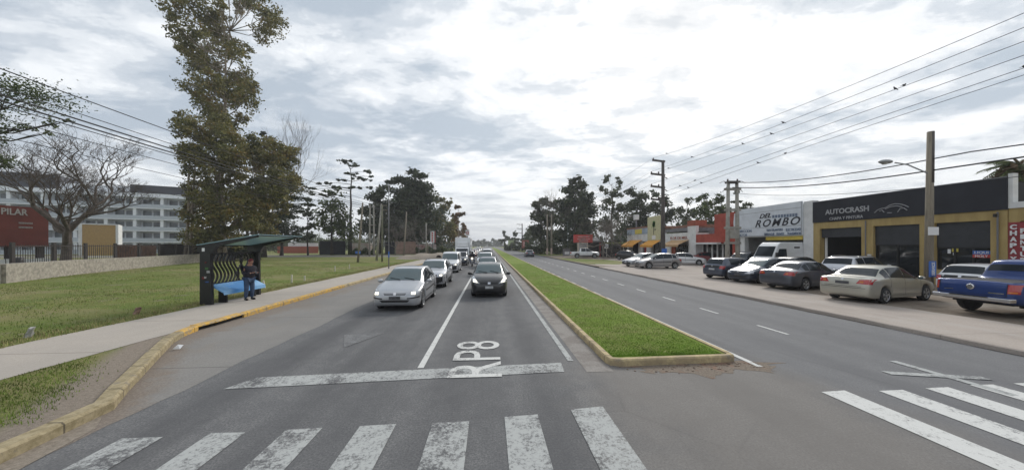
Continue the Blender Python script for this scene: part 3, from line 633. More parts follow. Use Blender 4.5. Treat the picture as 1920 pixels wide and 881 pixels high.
def shop_row():
    bs = thing('shop', 'white shop with tan awning and dark low roof, beside the red tower shop', 'shop', (FX, FY(1273), .11))
    base = bs.location
    bx = lambda mb, x0, x1, y0, y1, z0, z1: mb.box(x0-FX, x1-FX, y0-base.y, y1-base.y, z0-.11, z1-.11)
    w = MB(); y0, y1 = FY(1304.5), FY(1247); bx(w, FX, FX+.3, y0, y1, 2.9, 4.1); bx(w, FX, FX+.3, FY(1304.5), FY(1291), 0, 2.9); bx(w, FX, FX+.3, FY(1258), FY(1247), 0, 2.9); bx(w, FX, FX+.4, FY(1304.5), FY(1289), 4.1, 4.9)
    bx(w, FX+.3, FX+9, y0, y0+.3, 0, 4); bx(w, FX+.3, FX+9, y1-.3, y1, 0, 4); bx(w, FX+2, FX+2.3, y0+.3, y1-.3, 0, 4); w.build('wall', 'white_render', bs)
    r = MB(); bx(r, FX-.05, FX+9, FY(1289), y1, 4.3, 4.75); r.build('roof', 'roof_grey', bs); r = MB(); bx(r, FX-.02, FX+1.5, FY(1304), FY(1289), 4.903, 5.6); r.build('parapet', 'brick_red', bs)
    r = MB(); bx(r, FX+1, FX+8, FY(1289), y1, 4.76, 5.2); r.build('roof_ridge', 'roof_tile', bs)
    a = MB(); ya, yb = FY(1292), FY(1259); a.quad((-1.5, ya-base.y, 2.35), (-1.5, yb-base.y, 2.35), (0, yb-base.y, 3.0), (0, ya-base.y, 3.0)); a.quad((-1.5, ya-base.y, 2.1), (-1.5, yb-base.y, 2.1), (-1.5, yb-base.y, 2.35), (-1.5, ya-base.y, 2.35)); a.quad((-1.5, yb-base.y, 2.1), (-1.5, yb-base.y, 2.35), (0, yb-base.y, 3.0), (0, yb-base.y, 2.1))
    o = a.build('awning', 'awning_tan', bs); o.modifiers.new('s', 'SOLIDIFY').thickness = .03
    for pa, pb in ((1267, 1276), (1278, 1290)): g = MB(); bx(g, FX+.4, FX+.45, FY(pb), FY(pa), .4, 2.5); g.build('window', 'dark_glass', bs)
    g = MB(); bx(g, FX+.1, FX+.2, FY(1265), FY(1258), 0, 2.6); g.build('door', 'brick_red', bs)
    wtext('lettering', 'FLOR DE MIEL', 1257, 1290, 443.5, 448.5, 'brick_red', bs, bold=.01, off=.02)
    # second
    b2 = thing('shop', 'pale painted shop with two bright orange awnings behind the grey parked sedans', 'shop', (FX, FY(1210), .11)); base2 = b2.location
    bx2 = lambda mb, x0, x1, y0, y1, z0, z1: mb.box(x0-FX, x1-FX, y0-base2.y, y1-base2.y, z0-.11, z1-.11)
    w = MB(); y0, y1 = FY(1246.5), FY(1176)
    bx2(w, FX, FX+.3, y0, y1, 3.1, 4.3); 
    for pa, pb in ((1246.5, 1243), (1221, 1212), (1203, 1197), (1179, 1176)): bx2(w, FX, FX+.3, FY(pa), FY(pb), 0, 3.1)
    bx2(w, FX+.3, FX+9, y1-.3, y1, 0, 4.2); bx2(w, FX+1.6, FX+1.9, y0+.3, y1-.3, 0, 4.2); w.build('wall', 'white_render', b2)
    u = MB(); bx2(u, FX-.03, FX+.3, FY(1216), y1, 4.303, 5.3); u.build('painted_band', 'painted_blue' if 'painted_blue' in MT else mat('painted_blue', (.30, .36, .44), .8, var=.25, scale=1), b2)
    u = MB(); bx2(u, FX-.06, FX-.03, FY(1204), FY(1191), 4.4, 5.2); u.build('name_sign', 'sign_yellow', b2)
    u = MB(); bx2(u, FX-.02, FX+8, FY(1216), y1+.2, 5.303, 5.6); u.build('roof', 'roof_tile', b2)
    for pa, pb in ((1204, 1181), (1243, 1218)):
        a = MB(); ya, yb = FY(pa)-base2.y, FY(pb)-base2.y; a.quad((-1.6, ya, 2.3), (-1.6, yb, 2.3), (0, yb, 3.2), (0, ya, 3.2)); a.quad((-1.6, ya, 2.0), (-1.6, yb, 2.0), (-1.6, yb, 2.3), (-1.6, ya, 2.3))
        o = a.build('awning', 'awning_orange', b2); o.modifiers.new('s', 'SOLIDIFY').thickness = .03
    for pa, pb, m in ((1196, 1183, 'dark_glass'), (1211, 1204.5, 'banner_red'), (1232, 1222, 'dark_glass'), (1242, 1233, 'frame_black')): g = MB(); bx2(g, FX+.35, FX+.4, FY(pa), FY(pb), .3, 2.9); g.build('window' if m == 'dark_glass' else 'door', m, b2)
    # tall painted sign panel in front
    y0, y1 = FY(1242.5), FY(1218); bs2 = thing('mural_sign', 'tall cream sign panel painted with a green plant figure above the orange awning', 'sign', (FX-.35, (y0+y1)/2, 3.2))
    hw = (y1-y0)/2; m_ = MB(); m_.box(0, .2, -hw, hw, 0, 3.75); m_.build('panel', mat('cream_panel', (.52, .49, .30), .7, var=.1), bs2)
    m_ = MB(); rr = random.Random(3)
    for k in range(26):
        a = rr.uniform(-.1, math.pi+.1); L = rr.uniform(.35, .85); y, z = math.cos(a)*L*.75, 2.1+math.sin(a)*L*1.1
        m_.quad((-.012, y*.1, 2.0), (-.012, y-.1, z-.05), (-.012, y*1.15, z+.12), (-.012, y+.12, z-.06))
    m_.build('painted_leaves', 'sign_green', bs2)
    m_ = MB(); m_.box(-.02, -.0, -.07, .07, .9, 2.0); m_.box(-.021, -.0, -.55, -.3, 1.5, 1.8); m_.build('painted_stem', 'lettering_dark', bs2)
    m_ = MB(); m_.box(-.02, 0, -.55, .55, .15, .75); m_.build('painted_band', 'white_plastic', bs2)
    # small box on a post above the roof
    t = 58; p = W(1193, t, 0); q = thing('rooftop_sign', 'small pale box sign on a thin post above the tiled roof', 'sign', (p.x, p.y, 5.6)); m_ = MB(); m_.tube([(0, 0, -.3), (0, 0, 1.4)], .12, 8); m_.build('post', 'metal_grey', q); m_ = MB(); m_.box(-.35, .35, -.35, .35, 1.4, 2.3); m_.build('box', 'white_render', q)
shop_row()
# ================================================================ LEFT SIDE
mat('stone_wall', (.40, .36, .30), .9, col2=(.22, .20, .17), scale=5, bump=.8, bscale=7)
mat('fence_iron', (.035, .028, .025), .7)
mat('fence_brown', (.10, .055, .035), .8, var=.3)
mat('portal_red', (.165, .040, .028), .8, var=.15, scale=.6)
mat('portal_letters', (.42, .40, .38), .6)
mat('apartment_white', (.72, .74, .77), .8, var=.05)
mat('apartment_dark', (.045, .045, .055), .6)
mat('apartment_glass', (.10, .12, .13), .12, spec=.6, var=.5, scale=.35)
mat('ochre_render', (.36, .23, .085), .85, var=.1)
mat('brick_brown', (.22, .11, .07), .9, var=.3, scale=2)
mat('balcony_glass', (.40, .44, .48), .15, spec=.6)
def poly_wall(name, label, cat, path, h0, h1, th, m, z=.1):
    b = Vector((*path[0], z)); mb = MB()
    for i, (a, c) in enumerate(zip(path[:-1], path[1:])):
        n = max(1, int((c-a).length/2))
        for k in range(n):
            p = a.lerp(c, k/n)-b.xy; q = a.lerp(c, (k+1)/n)-b.xy; h = h0+(h1-h0)*((i+k/n)/(len(path)-1)); h2 = h0+(h1-h0)*((i+(k+1)/n)/(len(path)-1))
            nrm = Vector((-(q-p).y, (q-p).x)).normalized()*th/2
            base = len(mb.v); mb.v += [(p.x-nrm.x, p.y-nrm.y, 0), (p.x+nrm.x, p.y+nrm.y, 0), (p.x+nrm.x, p.y+nrm.y, h), (p.x-nrm.x, p.y-nrm.y, h), (q.x-nrm.x, q.y-nrm.y, 0), (q.x+nrm.x, q.y+nrm.y, 0), (q.x+nrm.x, q.y+nrm.y, h2), (q.x-nrm.x, q.y-nrm.y, h2)]
            mb.f += [tuple(base+i for i in f) for f in ((0, 1, 2, 3), (7, 6, 5, 4), (3, 2, 6, 7), (0, 3, 7, 4), (1, 5, 6, 2))]
    o = mb.build(name, m, fix=False); o.location = b; return tag(o, label, cat)
wl = [W(-260, 16).xy, W(0, 19.4).xy, W(150, 26).xy, W(380, 45).xy, W(475, 58).xy]
poly_wall('stone_wall', 'low pale rubble stone wall running along the back of the lawn', 'wall', wl, 1.2, 1.1, .45, 'stone_wall')
# fence behind the wall: posts, rails and thin bars
fl = [p+Vector((-1.2, 1.4)) for p in wl]
fn = thing('fence', 'dark iron bar fence standing behind the low stone wall', 'fence', (*fl[1], .1)); fo = fl[1]
bars = MB(); 
for a, c in zip(fl[:-1], fl[1:]):
    L = (c-a).length; n = int(L/.22)
    for k in range(n):
        p = a.lerp(c, k/n)-fo; bars.box(p.x-.012, p.x+.012, p.y-.012, p.y+.012, .3, 2.35)
    for z in (.45, 2.25): bars.bar((*(a-fo), z), (*(c-fo), z), .05)
bars.build('bars', 'fence_iron', fn)
for a, c in zip(fl[:-1], fl[1:]):
    n = max(2, int((c-a).length/3.2))
    for k in range(n): p = a.lerp(c, k/n)-fo; MB().box(p.x-.08, p.x+.08, p.y-.08, p.y+.08, 0, 2.5).build('post', 'fence_iron', fn)
dk = [W(292, 40).xy+Vector((-1.4, 2)), W(380, 47).xy+Vector((-1.4, 2)), W(420, 56).xy]
poly_wall('slatted_screen', 'dark opaque screen behind the iron fence left of the bus shelter', 'fence', dk, 2.5, 2.4, .06, 'fence_iron')
pb = [W(215, 40).xy, W(292, 48).xy]
poly_wall('garden_wall', 'brown garden wall below the white apartment block', 'wall', pb, 2.4, 2.3, .1, 'brick_brown')
# red entrance portal
t = 34; A, B = W(-60, 31), W(91, 36); dv = (B-A).xy; L = dv.length; ang = math.atan2(dv.y, dv.x)
pr = thing('entrance_portal', 'dark red entrance canopy lettered PILAR beside the bare tree', 'building', (A.x, A.y, .1), ang)
MB().box(0, L, 0, 5, 2.15, 6.4).build('canopy', 'portal_red', pr)
for x in (L*.52, L*.93): MB().box(x-.22, x+.22, .3, .7, 0, 2.147).build('pillar', 'fence_iron', pr)
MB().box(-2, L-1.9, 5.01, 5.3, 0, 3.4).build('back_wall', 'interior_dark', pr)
MB().box(-2, L*.93, -1, 0.2, 0, .9).build('low_wall', 'white_render', pr)
def ptext(body, pa, pb_, ya, yb, nm='lettering'):
    # position along the canopy front for two columns
    def s_of(px):
        r = (px-960)/FP; o = Vector((0, 0)); d = cw(r, 1).xy; M = Matrix(((dv.x/L, -d.x), (dv.y/L, -d.y))); s, k = M.inverted() @ (-A.xy); return s, k
    s0, t0 = s_of(pa); s1, t1 = s_of(pb_); tt = (t0+t1)/2; text(nm, body, 1, 'portal_letters', pr, ((s0+s1)/2, -.02, ZP((ya+yb)/2, tt)-.1), (R(90), 0, 0), depth=.02, bold=.02, width=s1-s0, height=(yb-ya)*tt/FP)
ptext('PILAR', 2, 52, 391, 403)
ptext('RESIDENCIAS', 35, 61, 417, 420); ptext('DEPARTAMENTOS', 35, 61, 425, 428)
# gate guard post seen under the canopy (bin on a post)
q = thing('litter_bin', 'dark bin on a post in front of the red portal', 'litter bin', W(34, 24, .1)); MB().lathe([(.22, .55), (.27, .6), (.27, 1.35), (.2, 1.4)]).build('bin', 'frame_black', q, True); MB().tube([(0, 0, 0), (0, 0, .6)], .05, 8).build('post', 'frame_black', q)
# ochre building
A, B = W(147, 72), W(222, 76)
dv2 = (B-A).xy; q = thing('gatehouse', 'small ochre rendered building with pale corners in front of the apartments', 'building', (A.x, A.y, .1), math.atan2(dv2.y, dv2.x)); L2 = dv2.length
MB().box(.5, L2-.4, 0, 6, 0, 7.0).build('wall', 'ochre_render', q); m_ = MB(); m_.box(0, .5, -.1, 6, 0, 7.2); m_.box(L2-.4, L2, -.1, 6, 0, 7.2); m_.build('corner_pier', 'white_render', q); MB().box(.5, L2-.4, -.15, 6, 7.01, 7.25).build('cornice', 'white_render', q)
# apartment block
Ar = W(352, 97, .1); dirv = (cw(-.893, -.45)).xy.normalized(); ang = math.atan2(-dirv.y, -dirv.x)
Lb = 62.0; ap = thing('apartment_block', 'long white apartment block with five balcony floors and dark penthouses behind the lawn', 'building', Ar, ang)
fh = 3.25; nb = 11; bw = Lb/nb; top = 16.4
sh = MB(); sh.box(-Lb, 0, 2.4, 14, 0, top); sh.build('wall', 'apartment_white', ap)
m_ = MB()
for i in range(nb+1): x = -Lb+i*bw; m_.box(x-.35, x+.35, 0, 2.399, 0, top)
m_.build('fin_wall', 'apartment_white', ap)
for k in range(6):
    z = .1+k*fh; m_ = MB(); m_.box(-Lb-.4, .4, -.2, 2.38, z-.25 if k else 0, z+.0 if k else .12); m_.build('balcony_slab', 'apartment_white', ap)
for k in range(5):
    z = .1+k*fh
    m_ = MB(); m_.box(-Lb-.3, .3, -.18, -.12, z+.02, z+1.05); m_.build('balcony_rail', 'balcony_glass', ap)
    for i in range(nb):
        x = -Lb+i*bw
        g = MB().box(x+.8, x+bw-.8, 2.36, 2.39, z+.05, z+2.6).build('window', 'apartment_glass', ap); MB().box(x+bw/2-.16, x+bw/2+.16, 2.30, 2.355, z, z+2.6).build('mullion', 'apartment_white', g)

MB().box(-Lb, 0, .1, 14, top+.003, top+.9).build('parapet', 'apartment_white', ap)
for a, b_, h in ((-13, 1.0, 2.6), (-40, -27, 3.9)): MB().box(a, b_, 2, 12, top+.9, top+.9+h).build('penthouse', 'apartment_dark', ap)
MB().box(-26.9, -13.2, 3, 12, top+.9, top+2.9).build('penthouse', 'apartment_white', ap)
# low walls and panels across the side road
def panel(name, label, cat, pa, pb_, t, t2, z1, m, th=.2, z0=0):
    A, B = W(pa, t), W(pb_, t2); d = (B-A).xy; q = MB().box(0, d.length, 0, th, z0, z1).build(name, m); q.location = (A.x, A.y, .1); q.rotation_euler = (0, 0, math.atan2(d.y, d.x)); return tag(q, label, cat)
panel('sheet_metal_gate', 'dark sheet metal hoarding across the side road, left of the cedar trunk', 'gate', 599, 647, 80, 80, 3.4, 'charcoal_cladding')
panel('sheet_metal_gate', 'dark gate panel between the concrete poles and the brick wall', 'gate', 722, 740, 84, 84, 3.2, 'charcoal_cladding')
panel('brick_wall', 'brownish pink brick wall behind the leaning utility pole', 'wall', 741, 780, 84, 86, 3.3, mat('brick_pink', (.30, .20, .16), .9, var=.2, scale=1.5))
panel('brick_wall', 'low reddish wall with white band behind the bus shelter roof', 'wall', 520, 596, 95, 95, 2.0, 'brick_red')
panel('garden_wall', 'pale low wall just behind the reddish one by the side road', 'wall', 540, 596, 97, 97, 3.0, 'white_render')
panel('painted_fence', 'pale grey fence with red patches beside the green hedge', 'fence', 780, 818, 88, 92, 2.6, mat('fence_patchy', (.42, .40, .40), .8, col2=(.28, .13, .12), scale=.8))
panel('shed', 'small pinkish shed right of the cedar trunk on the left', 'shed', 658, 690, 95, 95, 3.0, mat('shed_pink', (.34, .24, .22), .9, col2=(.4, .38, .36), scale=.7), th=3)
# culvert and bank
q = thing('culvert', 'earth bank with a dark culvert mouth beside the left pavement', 'culvert', W(815, 56, .1)); bm_ = MB()
nx, ny = 24, 10
for i in range(nx+1):
    for j in range(ny+1):
        x = -6.5+13*i/nx; y = -4+8*j/ny; h = .9*max(0, 1-((x/6.5)**2+(y/4)**2))**.6*(1+.15*math.sin(x*2.1)+.1*math.sin(y*3+x)); bm_.v.append((x, y, h))
for i in range(nx):
    for j in range(ny): a = i*(ny+1)+j; bm_.f.append((a, a+ny+1, a+ny+2, a+1))
bm_.build('bank', 'bare_earth', q, True); MB().tube([(1.2, -3.4, .28), (1.2, 1, .28)], .42, 12).build('pipe', 'drain_dark', q)

# ---------------------------------------------------------------- bus shelter
mat('shelter_black', (.010, .010, .012), .35, spec=.5, var=.3)
mat('shelter_glass', (.50, .70, .74), .3, spec=.5, trans=.6)
mat('bench_blue', (.06, .24, .55), .4, col2=(.24, .45, .68), scale=.9)
c1 = G(388, 571, .12); c2 = G(478, 552, .12); bs = thing('bus_shelter', 'black bus shelter with tilted glass roof, wavy slat back and blue bench', 'bus shelter', (c1.x, c1.y, .12))
yl_ = c2.y-c1.y; TZ = 2.10
def fin(y, w0=.42):
    m_ = MB(); m_.v = [(-w0/2, y-.07, 0), (w0/2, y-.07, 0), (w0*.42, y-.07, TZ), (-w0*.5, y-.07, TZ+.0), (-w0/2, y+.07, 0), (w0/2, y+.07, 0), (w0*.42, y+.07, TZ), (-w0*.5, y+.07, TZ)]
    m_.f = [(0, 1, 2, 3), (7, 6, 5, 4), (0, 4, 5, 1), (1, 5, 6, 2), (2, 6, 7, 3), (3, 7, 4, 0)]; return m_.build('column', 'shelter_black', bs, bevel=.01)
fin(0); fin(yl_)
for y in (0, yl_):
    m_ = MB(); P = [(-.26, 2.05), (.20, 1.98), (1.75, 2.50), (1.75, 2.56), (-.26, 2.34)]; P = [(-.30, 2.04), (.24, 1.98), (.40, 2.24), (1.85, 2.60), (1.85, 2.655), (-.30, 2.27)]
    n = len(P); m_.v = [(x, y-.075, z) for x, z in P]+[(x, y+.075, z) for x, z in P]; m_.f = [tuple(range(n))[::-1], tuple(range(n, 2*n))]+[(i, (i+1) % n, n+(i+1) % n, n+i) for i in range(n)]
    m_.build('roof_beam', 'shelter_black', bs)
rg = MB(); rg.v = [(-.28, -.12, 2.285), (1.95, -.12, 2.69), (1.95, yl_+.25, 2.69), (-.28, yl_+.25, 2.285)]; rg.v += [(x, y, z+.02) for x, y, z in rg.v]; rg.f = [(0, 3, 2, 1), (4, 5, 6, 7), (0, 1, 5, 4), (1, 2, 6, 5), (2, 3, 7, 6), (3, 0, 4, 7)]
rg.build('roof_glass', 'shelter_glass', bs)
m_ = MB()
for x in (-.26, 1.93): zz = 2.285+(x+.28)*.1816; m_.box(x-.025, x+.025, -.12, yl_+.25, zz-.045, zz-.006)
m_.build('roof_edge', 'shelter_black', bs)
# back panel of curved slats
m_ = MB(); zb, zt = .78, 1.92; ya, yb = .1, yl_-.1; nS = 13
for k in range(nS):
    yk = ya+(yb-ya)*(k+.5)/nS; d_ = .17 if k != 8 else -.17
    for sgn in ((1,) if k < 10 else (-1,)):
        pts = [(-.02, yk+sgn*d_*math.sin(2*math.pi*i/12)*.8, zb+(zt-zb)*i/12) for i in range(13)]
        for a, c in zip(pts[:-1], pts[1:]): m_.bar(a, c, .055, .05, up=(1, 0, 0))
m_.build('back_slats', 'shelter_black', bs)
m_ = MB(); m_.box(-.05, .01, .07, yl_-.07, zt, zt+.06); m_.box(-.05, .01, .07, yl_-.07, zb-.06, zb); m_.build('back_frame', 'shelter_black', bs)
bn = MB(); bn.v = [(.02, .12, .75), (.52, .12, .48), (.52, yl_-.12, .48), (.02, yl_-.12, .75), (.02, .12, .70), (.50, .12, .42), (.50, yl_-.12, .42), (.02, yl_-.12, .70), (.53, .12, .34), (.53, yl_-.12, .34)]
bn.f = [(0, 1, 2, 3), (4, 7, 6, 5), (0, 4, 5, 1), (3, 2, 6, 7), (1, 8, 9, 2), (5, 6, 9, 8), (0, 3, 7, 4)]
bn.build('bench', 'bench_blue', bs)
m_ = MB()
for y in (.5, yl_-.5): m_.box(.05, .35, y-.04, y+.04, 0, .5)
m_.build('bench_support', 'shelter_black', bs)
m_ = MB(); m_.box(-.12, -.02, -.079, -.075, 2.05, 2.18); m_.build('plate', 'white_plastic', bs)
stc = random.Random(5)
for k, (z, m) in enumerate(((1.35, 'sign_green'), (1.22, 'white_plastic'), (.98, 'banner_red'), (.86, 'sign_blue'), (1.02, 'white_plastic'), (1.60, 'banner_red'))):
    x = stc.uniform(-.12, .06); MB().box(x, x+stc.uniform(.06, .14), -.078-.001*k, -.073, z, z+stc.uniform(.04, .10)).build('sticker', mat('sticker_'+m, tuple(c*.45 for c in MT[m].node_tree.nodes['Principled BSDF'].inputs['Base Color'].default_value[:3]), .7, var=.6, scale=30), bs)

# ---------------------------------------------------------------- small stumps and stakes
def stump(px, py, h, w, m, label):
    p = G(px, py, .11); m_ = MB(); rr = random.Random(px); n = 7
    for i in range(4):
        z = h*i/3; 
        for k in range(n): a = 2*math.pi*k/n; r_ = w/2*(1.0-.18*i/3)*rr.uniform(.75, 1.15); m_.v.append((math.cos(a)*r_+.03*i, math.sin(a)*r_, z+(rr.uniform(-.04, .02) if i == 3 else 0)))
    for i in range(3):
        for k in range(n): m_.f.append((i*n+k, i*n+(k+1) % n, (i+1)*n+(k+1) % n, (i+1)*n+k))
    m_.f.append(tuple(3*n+k for k in range(n))); o = m_.build('stump', m); o.location = p; tag(o, label, 'stump')
stump(52, 632, .24, .14, mat('stump_grey', (.36, .35, .33), .9, var=.3, scale=9), 'weathered grey stump in the grass above the left pavement')
stump(255, 589, .25, .16, mat('stump_brick', (.27, .17, .13), .9, var=.4, scale=9), 'reddish brick stub in the grass near the bus shelter')
mat('stake', (.46, .44, .36), .9, var=.2, scale=8)
for i, (px, py, h, l) in enumerate(((497, 540, .42, 'short pale stake leaning just right of the waiting man'), (547, 530, .5, 'short upright pale stake, second beyond the bus shelter'), (571, 526, .32, 'small pale stake, third beyond the bus shelter'), (628, 509, .5, 'short pale stake far along the pavement'), (655, 504, .45, 'farthest pale stake before the tall lamp post'))):
    p = G(px, py, .11); m_ = MB(); m_.bar((0, 0, -.05), (-.10 if i == 0 else .01, 0, h), .07); o = m_.build('stake', 'stake'); o.location = p; tag(o, l, 'stake')
p = G(331, 656, .0); m_ = MB(); m_.v = [(-.09, 0, .02), (.1, -.03, .03), (.09, .07, .10), (-.06, .09, .06), (0, .03, .12)]; m_.f = [(0, 1, 4), (1, 2, 4), (2, 3, 4), (3, 0, 4), (0, 3, 2, 1)]; o = m_.build('litter', 'white_plastic'); o.location = (p.x, p.y, .0); tag(o, 'scrap of white litter against the kerb corner', 'litter')

# ================================================================ POLES
mat('pole_concrete', (.30, .285, .25), .9, var=.15, scale=3)
mat('pole_wood', (.22, .19, .145), .9, var=.25, scale=2, streak=(6, 6, .5))
mat('pole_dark', (.085, .075, .068), .85, var=.2, scale=2)
mat('wire', (.02, .02, .022), .7)
mat('insulator', (.06, .03, .02), .4)
mat('lamp_metal', (.32, .33, .33), .45, metal=.3)
def pole(px, tx, py_top, label, m, r0=.15, r1=.09, lean=(0, 0), z=.11, name='utility_pole', cat='utility pole'):
    b = W(px, tx, z); h = ZP(py_top, tx)-z; q = thing(name, label, cat, b)
    MB().tube([(0, 0, -.1), (lean[0]*.5, lean[1]*.5, h/2), (lean[0], lean[1], h)], [r0, (r0+r1)/2, r1], 10).build('pole', m, q, True); q['h'] = h; return q, h
LP = []
q, h = pole(671, 44, 380, 'pale wooden pole leaning right, leftmost by the side road', 'pole_wood', .16, .1, (.65, 0)); MB().box(-.3, .3, -.12, .1, 1.15, 1.5).build('number_plate', 'sign_blue', q)
q, h = pole(706, 48, 382, 'pale leaning utility pole just right of the concrete twin poles', 'pole_concrete', .17, .1, (.7, 0)); 
for z in (h-.3, h-1.0): MB().box(-.1+.6, 1.5, -.05, .05, z, z+.1).build('crossarm', 'pole_wood', q)
q, h = pole(716.5, 45, 385, 'thin greenish pole nearly touching the leaning one', mat('pole_mossy', (.14, .14, .09), .9, var=.2), .12, .09)
q, h = pole(757, 70, 397, 'leaning wooden pole standing before the brown brick wall', 'pole_wood', .22, .13, (.6, 0))
q, h = pole(802, 82, 455, 'slim pole holding the white and red vertical sign', 'pole_wood', .16, .12); 
q, h = pole(799, 80, 418, 'grey utility pole beside the vertical white sign', 'pole_concrete', .2, .14)
def twin(px, tx, py_top, label, d, levels, w):
    b = W(px, tx, .11); h = ZP(py_top, tx)-.11; q = thing('transformer_frame', label, 'utility pole', b, -YAW)
    for s in (-1, 1): MB().tube([(s*d/2, 0, -.1), (s*d/2*.8, 0, h)], [w, w*.62], 10).build('pole', 'pole_concrete', q, True)
    for z in levels: MB().box(-d*.62-.1, d*.62+.1, -.14, .14, z, z+.2).build('crossbeam', 'pole_concrete', q)
    for s in (-1, 1): MB().lathe([(.04, h-.05), (.08, h+.05), (.05, h+.25)], (s*d*.45, 0, 0)).build('insulator', 'insulator', q)
    return q, h
twin(697, 70, 384, 'pair of pale concrete poles joined by cross beams beyond the lawn', 1.0, [2.3, 4.6, 6.6, 8.6], .2)
tq, th = twin(1373.5, 28.8, 341, 'twin concrete poles with cross beams beside the pale sign board', .95, [1.0, 2.4, 3.75, 5.35, 7.2], .21)
m_ = MB()
for s in (-1, 1):
    m_.tube([(s*.35, 0, th-.1), (s*.8, 0, th+.05), (s*1.15, 0, th-.1)], .03, 5); m_.tube([(s*.35, 0, th-.3), (s*.9, 0, th-.9)], .025, 5)
m_.build('bracket', 'metal_grey', tq); MB().box(-.5, .5, -.3, .3, th-.12, th+.04).build('cap_beam', 'pole_dark', tq)
MB().box(-.38, .38, -.32, -.16, 2.9, 3.7).build('fuse_box', 'pole_concrete', tq)
# tall lamp post left
q, h = pole(729, 31.6, 345, 'tall thin grey post with a blue band on the left pavement', 'metal_grey', .055, .035, z=.12, name='lamp_post', cat='post'); MB().lathe([(.062, 1.1), (.062, 1.7)]).build('band', 'sign_blue', q); MB().box(-.05, .35, -.03, .03, h-.05, h).build('arm', 'metal_grey', q)
# high-voltage pole with stepped arms
hv, hh = pole(1243, FT(1243, 21.6), 301, 'tall dark pole with four stacked arms behind the parked sedans', 'pole_dark', .30, .17, name='power_pole', cat='power pole')
def W2(X, Y, z): return Vector((X, Y, z))
hvb = Vector(hv.location); arms = [hh-.15, hh-1.85, hh-3.4, hh-5.0]
HVT = []
for k, z in enumerate(arms):
    L = 1.55 if k else 1.35
    MB().bar((.25, 0, z), (-L, 0, z+.18), .22, .2).build('arm', 'pole_dark', hv)
    for x in ((-L+.08, -.55) if k else (-L+.1,)):
        MB().lathe([(.06, z+.15), (.10, z+.28), (.05, z+.45)], (x, 0, 0), n=8).build('insulator', 'insulator', hv)
    if k: MB().bar((.2, 0, z-.2), (.55, 0, z-.4), .08).build('stay', 'insulator', hv)
MB().box(-.33, .33, -.35, -.28, .9, 1.9).build('notice', 'sign_blue', hv)
# street light pole in front of the workshop
t_ = FT(1742, 21.4); sp, sh_ = pole(1741, t_, 247, 'weathered street light pole in front of the workshop, lamp arm to the left', 'pole_wood', .165, .115, (.10, 0), name='street_light', cat='street light')
m_ = MB(); m_.tube([(.08, 0, sh_-2.5), (.12, 0, sh_)], [.135, .125], 10); m_.build('steel_sleeve', 'pole_dark', sp, True)
zl = ZP(318, t_)-.11; m_ = MB(); m_.tube([(0, 0, zl-.20), (-.75*1, .25, zl+.28), (-1.25, .4, zl+.42)], .03, 6); m_.build('arm', 'lamp_metal', sp); MB().ell((-1.62, .5, zl+.48), (.36, .17, .11)).build('lamp_head', 'lamp_metal', sp, True)
MB().lathe([(.09, 0), (.12, .04), (.10, .08)], (-1.66, .5, zl+.35)).build('lens', mat('lamp_lens', (.55, .55, .5), .3), sp)
tp = ZP(432, t_)-.11; MB().box(-.30, .22, -.22, -.18, ZP(441, t_)-.11, ZP(426, t_)-.11).build('notice', 'white_plastic', sp)
MB().box(-.32, .02, -.26, -.22, ZP(518, t_)-.11, ZP(489, t_)-.11).build('banner', 'sign_blue', sp)
text('lettering', 'SERVICE', 1, 'white_plastic', sp, (-.15, -.27, ZP(503, t_)-.11), (R(90), R(-90), 0), depth=.004, width=.62, height=.16, bold=.02)
def wire(a, b, sag, r=.02, label='', group='', n=24, squig=None):
    a, b = Vector(a), Vector(b); pts = [a.lerp(b, i/n)-Vector((0, 0, sag*4*(i/n)*(1-i/n))) for i in range(n+1)]
    if squig: pts = [p+Vector((0, 0, squig(i/n))) for i, p in enumerate(pts)]
    o = a.copy(); m_ = MB().tube([p-o for p in pts], r, 5); w = m_.build('overhead_wire', 'wire', fix=False); w.location = o; tag(w, label, 'wire', group); return pts
HW = []; ORD = ['topmost', 'second from the top', 'third from the top', 'fourth from the top', 'second from the bottom', 'lowest']; ORD8 = ORD[:4]+['fifth from the top', 'third from the bottom', 'second from the bottom', 'lowest']; ORD3 = ['upper', 'middle thick', 'lower thin']
gy = -14
spec = [(0, -1.25, .45, 21, 25), (1, -1.47, .45, 26, 52), (1, -.55, .45, 31, 78), (2, -1.47, .45, 36, 104), (3, -1.47, .45, 42, 128), (3, -.2, .3, 46, 141)]
for kw, (k, dx, dz, _, yend) in enumerate(spec):
    a = hvb+Vector((dx, 0, arms[k]+dz)); X = a.x; t = FT(1920, X); ze = ZP(yend, t); Y1 = W(1920, t).y
    # span continues past the camera to the next pole of the line; the sag is solved so it crosses the frame edge at its measured height
    b = Vector((X, -26.0, a.z+.2)); L_ = a.y-b.y; f = (a.y-Y1)/L_; s = (a.z+(b.z-a.z)*f-ze)/(4*f*(1-f))
    HW.append(wire(a, b, s, .013, ORD[kw]+' thin wire running from the four-armed pole over the parked cars', 'high wires on the right', n=60))
    a2 = a; b2 = Vector((X-1.0, a.y+75, a.z-1)); wire(a2, b2, 1.2, .012, ORD[kw]+' thin wire running from the four-armed pole away over the trees', 'high wires going into the distance', n=30)
spb = Vector(sp.location); tb = Vector(tq.location)
